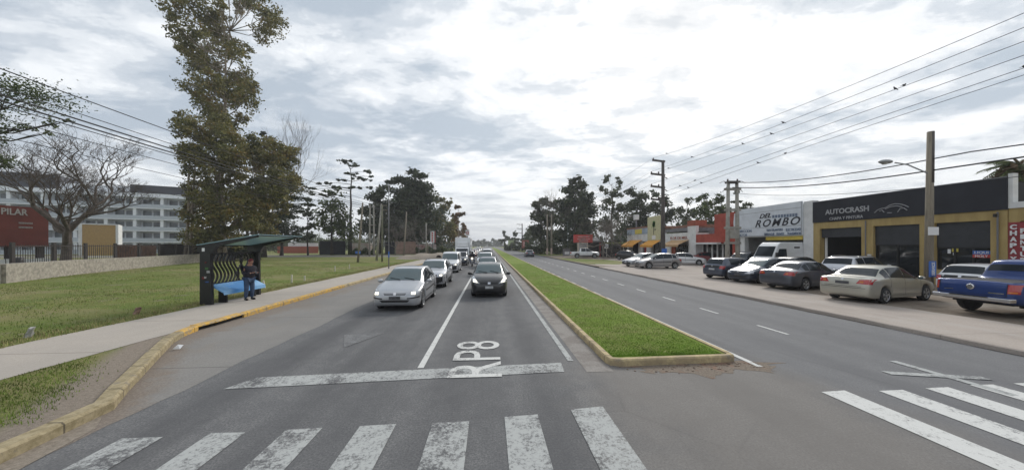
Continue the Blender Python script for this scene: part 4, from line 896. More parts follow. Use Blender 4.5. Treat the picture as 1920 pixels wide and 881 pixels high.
for kz, (z0, z1, s, r, end) in enumerate(((sh_-1.35, th-.05, .35, .028, 283), (sh_-1.9, th-.5, .3, .035, 294), (sh_-2.7, th-1.0, .3, .014, 312))):
    wire(spb+Vector((.1, 0, z0)), tb+Vector((0, 0, z1)), s, r, ORD3[kz]+' dark cable strung from the street light pole to the twin concrete poles', 'cables on the right side of the road')
    X = spb.x; t = FT(1990, X); wire(spb+Vector((.1, 0, z0)), (X+.1, -18, ZP(end, FT(1920, X))+.55), .4, r, ORD3[kz]+' dark cable running from the street light pole out over the blue pickup', 'cables above the blue pickup', squig=(lambda u: .12*math.sin(u*40)*max(0, 1-abs(u-.12)/.12)) if z0 > sh_-1.5 else None)
# left bundle
LX = W(714, 48).x; LA = Vector((LX, W(714, 48).y, 0))
for k, (za, pe, r) in enumerate(((8.35, 262, .02), (8.1, 247, .016), (7.8, 235, .03), (7.55, 226, .03), (7.3, 213, .018), (7.0, 200, .014), (6.6, 150, .012), (6.1, 80, .012))):
    a = LA+Vector((.5 if k < 4 else 0, 0, za)); X = a.x; t = FT(pe if pe > 90 else 90, X)
    ze = {262: ZP(225, FT(262, X)), 247: ZP(222, FT(175, X)), 235: ZP(222, FT(140, X)), 226: ZP(222, FT(110, X)), 213: ZP(222, FT(85, X)), 200: ZP(245, FT(90, X)), 150: ZP(290, FT(150, X)), 80: ZP(330, FT(120, X))}[pe]
    px_ = {262: 262, 247: 175, 235: 140, 226: 110, 213: 85, 200: 90, 150: 150, 80: 120}[pe]; Y1 = W(px_, FT(px_, X)).y
    b = Vector((X, -12.0, za+.3)); L_ = a.y-b.y; f = (a.y-Y1)/L_; s = max(.1, min(3.2, (a.z+(b.z-a.z)*f-ze)/(4*f*(1-f))))
    wire(a, b, s, r, ORD8[k]+' dark cable of the sagging bundle above the left lawn', 'cable bundle above the left lawn', n=50)
    wire(a, W(764, 72, 7.6-.15*k), .5, .02, ORD8[k]+' cable between the leaning poles by the side road', 'cables between the leaning poles')

# ================================================================ DISTANT RIGHT ROADSIDE
t = 62; A = W(1094, t, .1)
q = thing('shop_sign', 'red sign panel above a pale price board at the roadside', 'sign', A, -YAW)
MB().box(-1.9, 1.75, -.1, .25, 2.85, 4.35).build('top_panel', 'sign_red', q); m_ = MB()
for z, w in ((3.9, 1.1), (3.45, 1.2), (3.1, .9)): m_.box(-w, w, -.115, -.1, z, z+.16)
m_.build('lettering_strip', mat('pink_letters', (.55, .30, .30), .7), q); MB().box(-1.15, .85, -.12, .2, .5, 2.847).build('price_board', mat('price_board', (.50, .44, .36), .8, var=.2, scale=2), q)
m_ = MB()
for i in range(5): m_.box(-.9, .6, -.13, -.12, .9+i*.38, 1.05+i*.38)
m_.build('price_lines', 'lettering_blue', q)
A = W(1113, 66, .1); q = thing('kiosk', 'dark roadside kiosk with open red side door right of the red sign', 'kiosk', A, -YAW)
MB().box(-2.2, 1.0, 0, 3, 0, 3.0).build('wall', 'interior_dark', q); MB().box(1.003, 1.6, -.6, -.5, 0, 2.6).build('door', 'banner_red', q); MB().box(-2.4, 1.6, -1.0, 3.1, 3.003, 3.2).build('roof', 'metal_grey', q); MB().box(-.4, 1.2, -.3, -.1, 3.25, 3.9).build('sign_panel', 'white_render', q); MB().box(1.2, 2.6, .2, .4, 0, 2.9).build('side_wall', 'banner_red', q)
def signpost(px, t, py_top, name, label, m, shape='round', z=.1, w=.6):
    b = W(px, t, z); h = ZP(py_top, t)-z; q = thing(name, label, 'road sign', b, -YAW); MB().tube([(0, 0, 0), (0, 0, h)], .05, 8).build('post', 'metal_grey', q)
    if shape == 'round': MB().lathe([(w/2, 0), (w/2, .02)], (0, -.08, h-w/2), 'y', 20).build('plate', m, q); MB().lathe([(w*.3, 0), (w*.3, .004)], (0, -.085, h-w/2), 'y', 16).build('plate_centre', 'metal_grey', q)
    else: MB().box(-w/2, w/2, -.08, -.06, h-w*1.15, h).build('plate', m, q)
    return q, h
q, h = signpost(1136.5, 60, 457, 'road_sign', 'white plate with a ring symbol on a post by the bare tree', 'white_plastic', 'square', w=.75); MB().lathe([(.24, 0), (.24, .01)], (0, -.09, h-.42), 'y', 18).build('ring', 'lettering_dark', q); MB().lathe([(.15, 0), (.15, .01)], (0, -.096, h-.42), 'y', 18).build('ring_centre', 'white_plastic', q)
A = W(1063, 72, .1); q = thing('booth', 'small grey booth under a thin roadside post', 'booth', A, -YAW); MB().box(-.75, .75, 0, 1.2, 0, 1.5).build('wall', 'metal_grey', q); MB().box(-.5, .5, -.02, 0, .3, .9).build('panel', 'white_render', q); MB().box(-.9, .9, -.2, 1.3, 1.503, 1.65).build('roof', 'pole_dark', q)
q, h = pole(1064.5, 76, 415, 'thin green-grey post with two white lamps before the dark trees', mat('post_green', (.08, .11, .09), .7), .07, .05, name='lamp_post', cat='post'); MB().ell((.1, -.1, ZP(439, 76)), (.16, .16, .16)).build('lamp', 'white_plastic', q); MB().ell((-.1, -.1, ZP(451, 76)), (.16, .16, .16)).build('lamp', 'white_plastic', q)
for px, l in ((1026, 'brown pole with whitewashed foot, left one of the close pair'), (1034, 'brown pole with whitewashed foot, right one of the close pair')):
    q, h = pole(px, 80, 402, l, 'pole_wood', .22, .15); MB().lathe([(.225, 0), (.225, 1.6)]).build('whitewash', mat('pinkish_paint', (.45, .33, .30), .8), q)
q, h = pole(979, 130, 419, 'distant dark pole with stacked arms beyond the driving car', 'pole_dark', .28, .18, name='power_pole', cat='power pole')
for z in (h-.5, h-2.2, h-3.9): MB().bar((.2, 0, z), (-2.2, 0, z+.2), .2).build('arm', 'pole_dark', q)
q, h = signpost(958, 150, 450, 'direction_sign', 'pale green board sign far along the right verge', mat('pale_green', (.33, .38, .22), .7), 'square', w=2.6)
A = W(985, 120, .1); q = thing('billboard', 'small red and pink billboard by the distant pole', 'billboard', A, -YAW); MB().box(-1.3, 1.3, 0, .3, 1.3, 4.3).build('panel', mat('faded_red', (.26, .09, .07), .8), q); MB().box(-.7, .5, -.02, 0, 2.0, 3.7).build('panel_print', mat('pink_letters', (.55, .3, .3)), q); MB().box(-.1, .1, .05, .2, 0, 1.497).build('post', 'metal_grey', q)
A = W(811, 86, .1); q = thing('vertical_sign', 'tall white sign with red letters and red edge on the left side', 'sign', A, -YAW); MB().box(-.6, .5, 0, .3, 3.0, 6.1).build('panel', 'white_plastic', q); MB().box(.503, .75, 0, .3, 3.0, 6.1).build('edge', 'banner_red', q); MB().box(-.15, .15, .1, .3, 0, 2.997).build('post', 'metal_grey', q)
m_ = MB()
for i in range(6): m_.box(-.25, .15, -.02, 0, 3.2+i*.46, 3.5+i*.46)
m_.build('lettering_strip', 'sign_red', q)
A = W(876.5, 105, .1); q = thing('square_sign', 'white square sign with red ring high above the box truck', 'sign', A, -YAW); MB().box(-.62, .62, 0, .15, ZP(442, 105)-.1, ZP(431, 105)-.1).build('panel', 'white_plastic', q); MB().lathe([(.5, -.02), (.5, -.0)], (0, 0, ZP(436.5, 105)-.1), 'y', 18).build('ring', 'sign_red', q); MB().lathe([(.28, -.03), (.28, -.02)], (0, 0, ZP(436.5, 105)-.1), 'y', 18).build('ring_centre', 'white_plastic', q); MB().tube([(0, .2, 0), (0, .2, ZP(431, 105)-.1)], .1, 8).build('post', 'metal_grey', q)
A = W(1153, 62, .1); q = thing('pergola', 'small pergola with yellowish green cover by the kiosk', 'pergola', A, -YAW)
for x in (-1.6, 1.6): MB().box(x-.06, x+.06, -.06, .06, 0, 2.6).build('post', 'stake', q)
MB().box(-2.0, 2.0, -.6, 2.2, 2.603, 2.9).build('cover', mat('pergola_green', (.20, .22, .08), .9, var=.4, scale=3), q); MB().box(-2, 3, 2.3, 2.5, 0, 2.2).build('back_panel', 'interior_dark', q)
# birds resting on the wires
mat('bird', (.015, .015, .015), .8)
bme = None; rb = random.Random(11)
for i in range(30):
    pts = HW[rb.choice([0, 0, 1, 2, 2, 3, 4, 4, 5, 5])]; k = rb.randint(1, 44); p = pts[k].lerp(pts[k+1], rb.random())
    if i == 0:
        m_ = MB(); m_.ell((0, 0, .08), (.06, .13, .07), 8, 6); m_.ell((0, .11, .16), (.04, .05, .045), 8, 6); m_.bar((0, -.1, .06), (0, -.27, .0), .05, .02); m_.bar((0, .15, .16), (0, .2, .155), .015); b0 = m_.build('bird', 'bird', None, True); o = b0
    else: o = b0.copy(); COL.objects.link(o)
    o.location = p; o.scale = (.7, .7, .7); o.rotation_euler = (0, 0, rb.choice([1.4, -1.6, 1.7])); tag(o, 'small dark bird perched on a high wire over the parked cars', 'bird', 'birds on the high wires')
# ================================================================ TREES
def leafmat(name, c1, c2, sc=.35, tr=.25, dry=None):
    m = bpy.data.materials.new(name); m.use_nodes = True; nt = m.node_tree; N = nt.nodes; L = nt.links; MT[name] = m
    b = N['Principled BSDF']; b.inputs['Roughness'].default_value = .65; b.inputs['Specular IOR Level'].default_value = .25
    g = N.new('ShaderNodeNewGeometry'); t = N.new('ShaderNodeTexNoise'); t.inputs['Scale'].default_value = sc; t.inputs['Detail'].default_value = 3; L.new(g.outputs['Position'], t.inputs[0])
    ad = N.new('ShaderNodeMath'); ad.operation = 'MULTIPLY_ADD'; ad.inputs[1].default_value = .45; L.new(g.outputs['Random Per Island'], ad.inputs[0]); L.new(t.outputs[0], ad.inputs[2])
    r = N.new('ShaderNodeValToRGB'); r.color_ramp.elements[0].position = .45; r.color_ramp.elements[0].color = (*c1, 1); r.color_ramp.elements[1].position = .95; r.color_ramp.elements[1].color = (*c2, 1)
    if dry: e = r.color_ramp.elements.new(.995); e.color = (*dry, 1); r.color_ramp.elements[1].position = .85
    L.new(ad.outputs[0], r.inputs[0]); L.new(r.outputs[0], b.inputs['Base Color'])
    tb = N.new('ShaderNodeBsdfTranslucent'); L.new(r.outputs[0], tb.inputs[0]); mx = N.new('ShaderNodeMixShader'); mx.inputs[0].default_value = tr
    L.new(b.outputs[0], mx.inputs[1]); L.new(tb.outputs[0], mx.inputs[2]); L.new(mx.outputs[0], N['Material Output'].inputs[0])
leafmat('leaves_olive', (.075, .085, .028), (.235, .215, .075), dry=(.24, .16, .045))
leafmat('leaves_conifer', (.030, .046, .026), (.092, .11, .056))
leafmat('leaves_dark', (.036, .048, .030), (.112, .128, .070))
leafmat('leaves_grey', (.055, .068, .045), (.15, .165, .10))
leafmat('leaves_autumn', (.085, .070, .025), (.20, .13, .050), dry=(.24, .11, .04))
leafmat('leaves_green', (.036, .058, .022), (.12, .145, .05))
mat('bark_pale', (.36, .31, .24), .9, col2=(.17, .13, .10), scale=1.6, streak=(3, 3, .5))
mat('bark_dark', (.055, .045, .036), .95, var=.3, scale=4)
mat('bark_grey', (.16, .14, .12), .95, var=.3, scale=4)
mat('bark_bare', (.095, .075, .06), .95, var=.3, scale=4)
def quads(name, C, size, m, parent, flat=.0, elong=1.5, smin=.6):
    n = len(C); C = np.asarray(C, dtype=np.float32); d = np.random.normal(size=(n, 3)); 
    if flat: d[:, 2] *= (1-flat)
    d /= np.linalg.norm(d, axis=1)[:, None]; e = np.random.normal(size=(n, 3))
    if flat: e[:, 2] *= (1-flat)
    e -= d*(d*e).sum(1)[:, None]; e /= np.linalg.norm(e, axis=1)[:, None]; s = size*np.random.uniform(smin, 1.3, (n, 1))/2
    v = np.empty((n, 4, 3), dtype=np.float32); a = d*s*elong; b = e*s
    v[:, 0] = C-a; v[:, 1] = C-b*.9; v[:, 2] = C+a; v[:, 3] = C+b*.9
    me = bpy.data.meshes.new(name); me.vertices.add(n*4); me.vertices.foreach_set('co', v.ravel()); me.loops.add(n*4); me.loops.foreach_set('vertex_index', np.arange(n*4, dtype=np.int32))
    me.polygons.add(n); me.polygons.foreach_set('loop_start', np.arange(0, n*4, 4, dtype=np.int32)); me.polygons.foreach_set('loop_total', np.full(n, 4, dtype=np.int32)); me.update()
    return link_mesh(name, me, m, parent)
NLEAF = [0]
def tree(label, px, t, trunk_py, clusters, m='leaves_dark', bark='bark_dark', tr=.3, ptop=None, dens=1.0, leaf=2.0, kind='broad', name='tree', group=None, lean=0, stems=1, cat='tree', clump=.20, z0=.1):
    """clusters: (px, py, rpx, rpy[, extra depth]) measured from the photograph, turned into real volumes at depth t"""
    rnd = random.Random(int(px*13+t)); base = W(px, t, z0); q = thing(name, label, cat, base, 0, group); k = t/FP
    cl = []
    for c in clusters:
        dt = c[4] if len(c) > 4 else rnd.uniform(-.5, .5)*c[2]*k*.8
        tt = t+dt; p = W(c[0], tt, ZP(c[1], tt))-base; cl.append((p, max(.25, c[2]*k), max(.15, c[3]*k)))
    top = max(p.z+rz*.3 for p, rx, rz in cl); htop = (ZP(ptop, t)-z0) if ptop else top
    # trunk(s) and limbs
    wood = MB(); hcl = sorted(cl, key=lambda c: c[0].z)
    tops = []
    for s in range(stems):
        tx = lean*k*.5 + (rnd.uniform(-1, 1)*tr*2.5 if stems > 1 else 0); bx_ = (s-(stems-1)/2)*tr*2.6
        P = [Vector((bx_, rnd.uniform(-.2, .2), -.2))]
        nseg = 7
        for i in range(1, nseg+1):
            f = i/nseg; P.append(Vector((bx_+(tx+lean*k)*f+rnd.uniform(-1, 1)*tr*.5*(f > .2), rnd.uniform(-1, 1)*tr*.5, htop*.92*f)))
        wood.tube(P, [tr*1.25]+[tr*(1-.86*i/nseg) for i in range(1, nseg+1)], 8); tops.append(P)
    for p, rx, rz in cl:
        P = rnd.choice(tops); hz = max(.8, min(htop*.9, p.z - (rz*.6+rx*.5 if kind == 'broad' else rx*.12))); f = hz/(htop*.92)*(len(P)-1); i = max(0, min(len(P)-2, int(f))); a = P[i].lerp(P[i+1], min(1, max(0, f-i)))
        mid = a.lerp(p, .55)+Vector((0, 0, -.08*(p-a).length if kind == 'broad' else .05*(p-a).length)); r0 = max(.03, tr*.33*(1-.6*hz/htop)); wood.tube([a, mid, p], [r0, r0*.65, r0*.3], 6)
        if kind == 'broad':
            for _ in range(3):
                e = p+Vector((rnd.uniform(-1, 1)*rx*.7, rnd.uniform(-1, 1)*rx*.7, rnd.uniform(-.2, .8)*rz)); wood.tube([mid, mid.lerp(e, .6)+Vector((0, 0, .1*rz)), e], [r0*.5, r0*.35, r0*.12], 5)
    wood.build('trunk', bark, q, True, fix=False)
    C = []
    for (p, rx, rz), c in zip(cl, clusters):
        n = int(max(60, c[2]*c[3]*1.15*dens)); nc = max(5, int(n/26)); 
        D = np.random.normal(size=(nc, 3)); D /= np.linalg.norm(D, axis=1)[:, None]; rad = np.random.rand(nc)**(1/2.2)
        cc = D*rad[:, None]*np.array([rx, rx, rz])*.92
        if kind == 'layer': cc[:, 2] = np.abs(cc[:, 2])*.6 - (np.hypot(cc[:, 0], cc[:, 1])/rx)**2*rz*.5
        idx = np.random.randint(0, nc, n); sg = clump*min(rx, rz*1.6)
        pts = cc[idx] + np.random.normal(size=(n, 3))*np.array([sg, sg, sg*(.45 if kind == 'layer' else .8)])
        C.append(pts+np.array(p))
    C = np.concatenate(C); NLEAF[0] += len(C)
    quads('crown', C, leaf*k*1.875, m, q, flat=.5 if kind == 'layer' else 0)
    return q
def bare_tree(label, px, t, h, name='bare_tree', m='bark_bare', seed=1, spread=1.0, r0=.35, depth=6, first=.33, group=None, z0=.1, up=.35):
    rnd = random.Random(seed); q = thing(name, label, 'tree', W(px, t, z0), 0, group); mb = MB(); tw = []
    def grow(p, d, L, r, k):
        n = 4 if k < 3 else 3; P = [p]; 
        for i in range(n):
            jt = .13 if k else .03; d = (d+Vector((rnd.gauss(0, jt), rnd.gauss(0, jt), rnd.gauss(.03, .08)))).normalized(); P.append(P[-1]+d*L/n)
        mb.tube(P, [max(.008, r*(1-.35*i/n)) for i in range(n+1)], 7 if k < 2 else 4, cap=False)
        if k >= depth: return
        nb = rnd.choice((2, 3, 3)) if k else 5
        for i in range(nb):
            at = P[-1] if i < 2 else P[rnd.randint(2, n)]
            ax = Vector((rnd.gauss(0, 1), rnd.gauss(0, 1), rnd.gauss(up*(.9 if k else .2), .45))).normalized(); dd = (d*(.75 if k else .5)+ax*(.8*spread)).normalized(); grow(at, dd, L*rnd.uniform(.62, .86), r*.58, k+1)
    grow(Vector((0, 0, -.2)), Vector((0, 0, 1)), h*first, r0, 0)
    mb.build('trunk', m, q, True, fix=False); return q

def env_tree(label, px, t, env, ncl, r, seed, dens=1.5, leaf=1.6, **kw):
    """crown filled with many small leaf clusters inside an envelope of (py, px_left, px_right)"""
    rr = random.Random(seed); ys_ = [e[0] for e in env]; out = []
    tries = 0
    while len(out) < ncl and tries < 4000:
        tries += 1; y = rr.uniform(ys_[0], ys_[-1]); i = max(j for j in range(len(env)-1) if ys_[j] <= y); f = (y-ys_[i])/(ys_[i+1]-ys_[i]); xl = env[i][1]+(env[i+1][1]-env[i][1])*f; xr = env[i][2]+(env[i+1][2]-env[i][2])*f
        rad = r*rr.uniform(.65, 1.3); 
        if xr-xl < rad: continue
        x = rr.uniform(xl+rad*.6, xr-rad*.6)
        if any(((x-a)**2+(y-b)**2)**.5 < .62*rad for a, b, *_ in out): continue
        wd = (xr-xl)/2; dpt = rr.uniform(-1, 1)*wd*math.sqrt(max(0, 1-((x-(xl+xr)/2)/wd)**2))*t/FP
        out.append((x, y, rad, rad*rr.uniform(.8, 1.5), dpt))
    return tree(label, px, t, 0, out, 'leaves_olive', 'bark_pale', dens=dens, leaf=leaf, **kw)
# --- left: eucalyptus group
env_tree('tall slender eucalyptus with olive crown, leftmost of the group beside the apartments', 352, 44, [(222, 322, 368), (250, 306, 395), (275, 318, 398), (310, 348, 402), (400, 340, 410), (455, 345, 410)], 34, 15, 3, tr=.24, ptop=235, stems=2, lean=6)
env_tree('broad olive eucalyptus with drooping foliage, middle of the left group', 418, 47, [(235, 385, 455), (300, 378, 465), (350, 378, 478), (400, 372, 482), (450, 378, 480)], 40, 17, 5, tr=.28, ptop=250, stems=2, lean=-5)
env_tree('giant eucalyptus whose high crown reaches out of the top of the picture', 405, 56, [(-30, 330, 480), (10, 300, 515), (40, 300, 528), (72, 315, 520), (92, 330, 475), (110, 320, 455), (140, 335, 478), (180, 350, 488), (215, 360, 476), (240, 372, 460)], 62, 18, 11, dens=1.25, tr=.50, ptop=10, lean=16)
env_tree('olive eucalyptus in front of the layered cedar, right of the left group', 470, 52, [(258, 462, 500), (278, 450, 552), (300, 440, 560), (340, 438, 562), (390, 438, 552), (420, 435, 530), (455, 430, 515)], 56, 16, 7, tr=.26, ptop=300, stems=2)
bare_tree('leafless tall thin tree rising above the olive crowns', 476, 58, 24, seed=4, spread=.45, r0=.22, depth=6, m='bark_grey', up=.9)
tree('layered dark cedar with drooping branches behind the olive eucalyptus', 494, 62, 0, [(494, 252, 6, 12), (495, 272, 14, 6), (497, 288, 22, 7), (505, 305, 34, 7), (515, 322, 42, 8), (530, 338, 45, 8), (540, 356, 50, 8), (550, 372, 42, 8), (530, 388, 50, 9), (575, 384, 18, 5), (520, 405, 40, 9), (565, 398, 20, 6)], 'leaves_conifer', 'bark_dark', .45, 228, 3.91, 1.22, kind='layer', name='cedar_tree')
tree('dark rounded tree behind the bus shelter roof', 528, 72, 0, [(528, 420, 26, 18), (512, 440, 22, 16), (548, 438, 20, 16), (535, 400, 14, 8), (500, 455, 20, 10)], 'leaves_dark', 'bark_dark', .35, None, 1.72, 1.68)
tree('narrow dark tree standing alone against the sky', 577, 74, 0, [(578, 385, 6, 12), (576, 405, 10, 12), (579, 425, 12, 12), (574, 442, 14, 10)], 'leaves_dark', 'bark_dark', .2, 370, 1.0, 1.9)
tree('olive round tree behind the dark metal hoarding', 622, 78, 0, [(620, 385, 22, 16), (605, 410, 20, 20), (635, 405, 26, 22), (622, 430, 34, 14), (650, 430, 20, 20), (628, 362, 14, 12)], 'leaves_green', 'bark_dark', .35, None, 1.0, 1.9)
tree('umbrella-topped cedar with flat foliage layers and open limbs', 657, 82, 0, [(648, 303, 18, 6), (665, 312, 14, 4), (684, 322, 14, 5), (660, 328, 24, 4), (640, 338, 12, 4), (680, 338, 22, 4), (700, 332, 8, 3), (612, 344, 15, 5), (590, 355, 18, 4), (575, 352, 10, 3), (628, 352, 18, 4), (604, 366, 20, 4), (690, 352, 16, 4), (668, 352, 14, 4)], 'leaves_conifer', 'bark_dark', .50, 300, 2.0, 1.7, kind='layer', name='cedar_tree')
tree('dark dense tree left of the big cedar', 712, 88, 0, [(705, 370, 16, 14), (722, 358, 18, 10), (715, 395, 26, 20), (700, 425, 28, 18), (730, 425, 24, 20), (690, 395, 14, 12)], 'leaves_dark', 'bark_dark', .45, None, 2.3, 2.1)
tree('big broad dark cedar, tallest tree left of the traffic', 775, 92, 0, [(774, 322, 8, 6), (788, 330, 12, 7), (752, 338, 26, 5), (732, 342, 10, 4), (775, 345, 24, 9), (795, 352, 18, 9), (770, 362, 34, 9), (790, 374, 32, 10), (765, 385, 38, 16), (785, 398, 38, 18), (765, 412, 40, 18), (785, 426, 40, 18), (770, 440, 46, 14), (780, 365, 24, 16), (772, 372, 20, 20)], 'leaves_conifer', 'bark_dark', .65, 320, 3.2, 2.1, kind='layer', name='cedar_tree', clump=.5)
tree('olive slender tree right of the big cedar', 828, 105, 0, [(822, 372, 8, 9), (832, 388, 14, 14), (822, 405, 14, 16), (845, 378, 7, 8), (838, 425, 22, 20), (820, 440, 18, 12)], 'leaves_olive', 'bark_pale', .35, None, 1.7, 1.9)
tree('brownish leaning tree above the box truck', 860, 112, 0, [(858, 388, 7, 8), (865, 400, 8, 8), (855, 412, 10, 12), (850, 432, 16, 14), (868, 425, 7, 10)], 'leaves_autumn', 'bark_pale', .3, None, 1.7, 1.9)
tree('low reddish autumn tree just left of the box truck sign', 868, 125, 0, [(862, 438, 12, 9), (872, 445, 9, 8), (850, 448, 14, 9), (875, 434, 5, 5)], 'leaves_autumn', 'bark_grey', .25, None, 1.1, 1.9)
tree('dark shrubby tree behind the grey poles', 800, 98, 0, [(800, 445, 26, 10), (760, 448, 26, 9), (735, 450, 14, 8), (825, 452, 20, 9)], 'leaves_dark', 'bark_dark', .25, None, 1.0, 1.9)
bare_tree('slim leafless tree behind the tall thin post', 742, 76, 8, seed=9, spread=.8, r0=.12, depth=6, m='bark_grey')
bare_tree('slim leafless tree beside the vertical white sign', 786, 80, 8.5, seed=12, spread=.8, r0=.12, depth=6, m='bark_grey')
bare_tree('large leafless tree with dark trunk beside the red portal', 124, 31, 14.5, seed=26, spread=.95, r0=.42, depth=8, first=.26, up=.5)
# overhanging foliage at the left edge
tree('leafy tree at the left edge whose twigs hang before the bare tree', -60, 24, 0, [(-20, 300, 26, 14), (8, 300, 20, 9), (-30, 260, 26, 20), (20, 245, 14, 8), (50, 238, 12, 7), (100, 232, 14, 6), (-60, 200, 50, 40), (60, 180, 60, 30), (130, 228, 8, 4), (10, 310, 10, 5), (90, 250, 6, 3)], 'leaves_green', 'bark_dark', .4, None, 1.03, 1.51, clump=.25)
# hedges and undergrowth on the left
def hedge(name, label, px0, px1, t, h, m, th=1.2, n=1600, size=.25, z0=.1):
    a, b = W(px0, t, z0), W(px1, t, z0); d = b-a; P = np.random.rand(n, 3); C = np.stack([d.x*P[:, 0], d.y*P[:, 0]+th*(P[:, 1]-.5), h*(.8+.25*np.sin(P[:, 0]*17+t))*P[:, 2]**.7], 1)
    o = quads(name, C, size, m, None); o.location = a; tag(o, label, 'hedge'); return o
hedge('hedge', 'green hedge along the side road beyond the concrete poles', 655, 700, 78, 1.6, 'leaves_green')
hedge('hedge', 'rough green hedge at the foot of the brick wall, nearest the traffic', 780, 850, 84, 2.0, 'leaves_green', n=2600)
hedge('hedge', 'dark shrubs under the eucalyptus trunks', 330, 480, 50, 2.4, 'leaves_dark', 3, 4500)
hedge('hedge', 'dark shrubs behind the red-and-white low wall', 500, 600, 102, 4.5, 'leaves_dark', 3, 3000)
hedge('hedge', 'dense dark hedge under the tall trees on the right', 985, 1110, 84, 3.4, 'leaves_dark', 4, 6000, .32)
hedge('hedge', 'dark evergreen planting behind the kiosk and pergola', 1105, 1178, 72, 4.2, 'leaves_dark', 3, 4000, .3)
hedge('hedge', 'dark shrub strip beyond the verge left of the distant pole', 945, 990, 140, 3.5, 'leaves_dark', 5, 2500, .4)
# --- right
tree('dark broad tree at the left end of the right-hand wood', 1015, 98, 0, [(1003, 386, 12, 9), (1020, 378, 14, 8), (1035, 385, 12, 9), (1008, 405, 16, 12), (1028, 412, 22, 16), (1005, 432, 16, 14), (1030, 442, 26, 12)], 'leaves_dark', 'bark_dark', .45, None, 2.3, 2.1)
tree('tall dark tree in the middle of the right-hand wood', 1078, 88, 0, [(1080, 340, 11, 9), (1094, 348, 11, 10), (1068, 358, 16, 12), (1088, 372, 22, 14), (1060, 385, 20, 16), (1095, 395, 24, 18), (1070, 412, 32, 18), (1098, 428, 24, 18), (1065, 440, 32, 14), (1106, 365, 7, 8)], 'leaves_dark', 'bark_dark', .5, None, 2.4, 2.1)
bare_tree('leafless treetop poking above the dark wood', 1036, 94, 17, seed=5, spread=.6, r0=.25, depth=6, m='bark_grey', up=.7)
tree('airy grey-green eucalyptus with thin top, behind the pergola', 1148, 82, 0, [(1138, 338, 10, 10), (1160, 342, 9, 12), (1128, 352, 10, 7), (1150, 362, 18, 10), (1135, 385, 18, 14), (1165, 388, 18, 14), (1150, 412, 24, 14), (1130, 425, 18, 14), (1168, 430, 16, 12)], 'leaves_grey', 'bark_grey', .35, 332, 1.1, 1.9)
tree('grey-green tall tree right of the airy eucalyptus', 1195, 76, 0, [(1183, 358, 11, 10), (1203, 368, 14, 11), (1190, 385, 18, 14), (1212, 392, 14, 14), (1195, 410, 24, 16), (1180, 430, 20, 14), (1215, 425, 18, 16)], 'leaves_dark', 'bark_grey', .4, None, 2.42, 1.68)
tree('loose leafy tree directly behind the tall four-armed pole', 1238, 72, 0, [(1232, 362, 12, 8), (1250, 380, 14, 10), (1228, 388, 16, 14), (1248, 405, 20, 14), (1230, 425, 24, 14), (1262, 400, 12, 12)], 'leaves_dark', 'bark_grey', .4, None, 1.4, 1.9)
tree('small-leaved tree between the pole and the red tower', 1288, 70, 0, [(1290, 378, 10, 8), (1278, 395, 12, 12), (1300, 398, 14, 12), (1285, 415, 22, 14), (1305, 425, 16, 12)], 'leaves_grey', 'bark_grey', .35, None, .85, 1.9)
tree('green tree rising behind the red tower shop', 1335, 66, 0, [(1318, 373, 12, 8), (1335, 382, 16, 10), (1352, 372, 12, 8), (1322, 398, 20, 14), (1350, 400, 18, 16), (1335, 415, 24, 12)], 'leaves_green', 'bark_grey', .35, None, 1.4, 1.9)
tree('dark spiky conifer behind the twin concrete poles', 1382, 50, 0, [(1380, 362, 5, 8), (1381, 378, 11, 5), (1383, 390, 17, 5), (1384, 402, 22, 5), (1384, 414, 24, 6), (1384, 428, 26, 6)], 'leaves_conifer', 'bark_dark', .25, 345, 1.6, 1.7, kind='layer', name='conifer_tree')
tree('low dark treetop just behind the pale sign board', 1406, 54, 0, [(1402, 386, 13, 6), (1415, 395, 12, 6), (1398, 400, 14, 10)], 'leaves_dark', 'bark_dark', .25, None, 1.0, 1.8)
bare_tree('leafless grey roadside tree left of the orange awning shop', 1131, 58, 8.6, seed=31, spread=1.1, r0=.20, depth=7, m='bark_grey', up=.3)
bare_tree('leafless bushy tree between the pergola and the white shop', 1165, 60, 7.2, seed=37, spread=1.1, r0=.14, depth=7, m='bark_grey', up=.3)
tree('far dark conifer at the right end of the horizon gap', 947, 190, 0, [(947, 437, 5, 7), (948, 448, 8, 7), (942, 452, 6, 6)], 'leaves_dark', 'bark_dark', .3, None, 2.0, 1.6)
tree('far round tree left of the distant stacked-arm pole', 966, 165, 0, [(966, 441, 6, 7), (962, 452, 9, 6), (972, 450, 8, 7)], 'leaves_dark', 'bark_dark', .3, None, 2.0, 1.6)
tree('far tree right behind the small red billboard', 990, 150, 0, [(990, 440, 8, 7), (998, 450, 10, 8), (985, 452, 9, 6)], 'leaves_dark', 'bark_dark', .3, None, 2.0, 1.6)
def far_wood(name, label, px0, px1, t, hs, m, th=12, n=9000, size=.55, sd=1):
    rs = np.random.RandomState(sd); a, b = W(px0, t, .05), W(px1, t, .05); d = b-a; L = d.length; u = rs.rand(n)
    prof = (.62+.38*np.sin(u*L/9+sd)*np.sin(u*L/4.3+2*sd))*(.8+.2*np.sin(u*L/1.9)); z = hs*prof*rs.rand(n)**.6; y = th*(rs.rand(n)-.5); n_ = d.cross(Vector((0, 0, 1))).normalized()
    C = np.stack([d.x*u+n_.x*y, d.y*u+n_.y*y, z], 1); cl = rs.randint(0, n//14, n); j = rs.normal(size=(n//14, 3))*.5; C = C+j[cl]; C[:, 2] = np.abs(C[:, 2])
    o = quads(name, C, size, m, None); o.location = a; o['kind'] = 'stuff'; return o
far_wood('far_wood', '', 470, 700, 150, 9, 'leaves_green', n=9000, sd=2); far_wood('far_wood', '', 640, 870, 170, 9.5, 'leaves_dark', n=9000, sd=3)
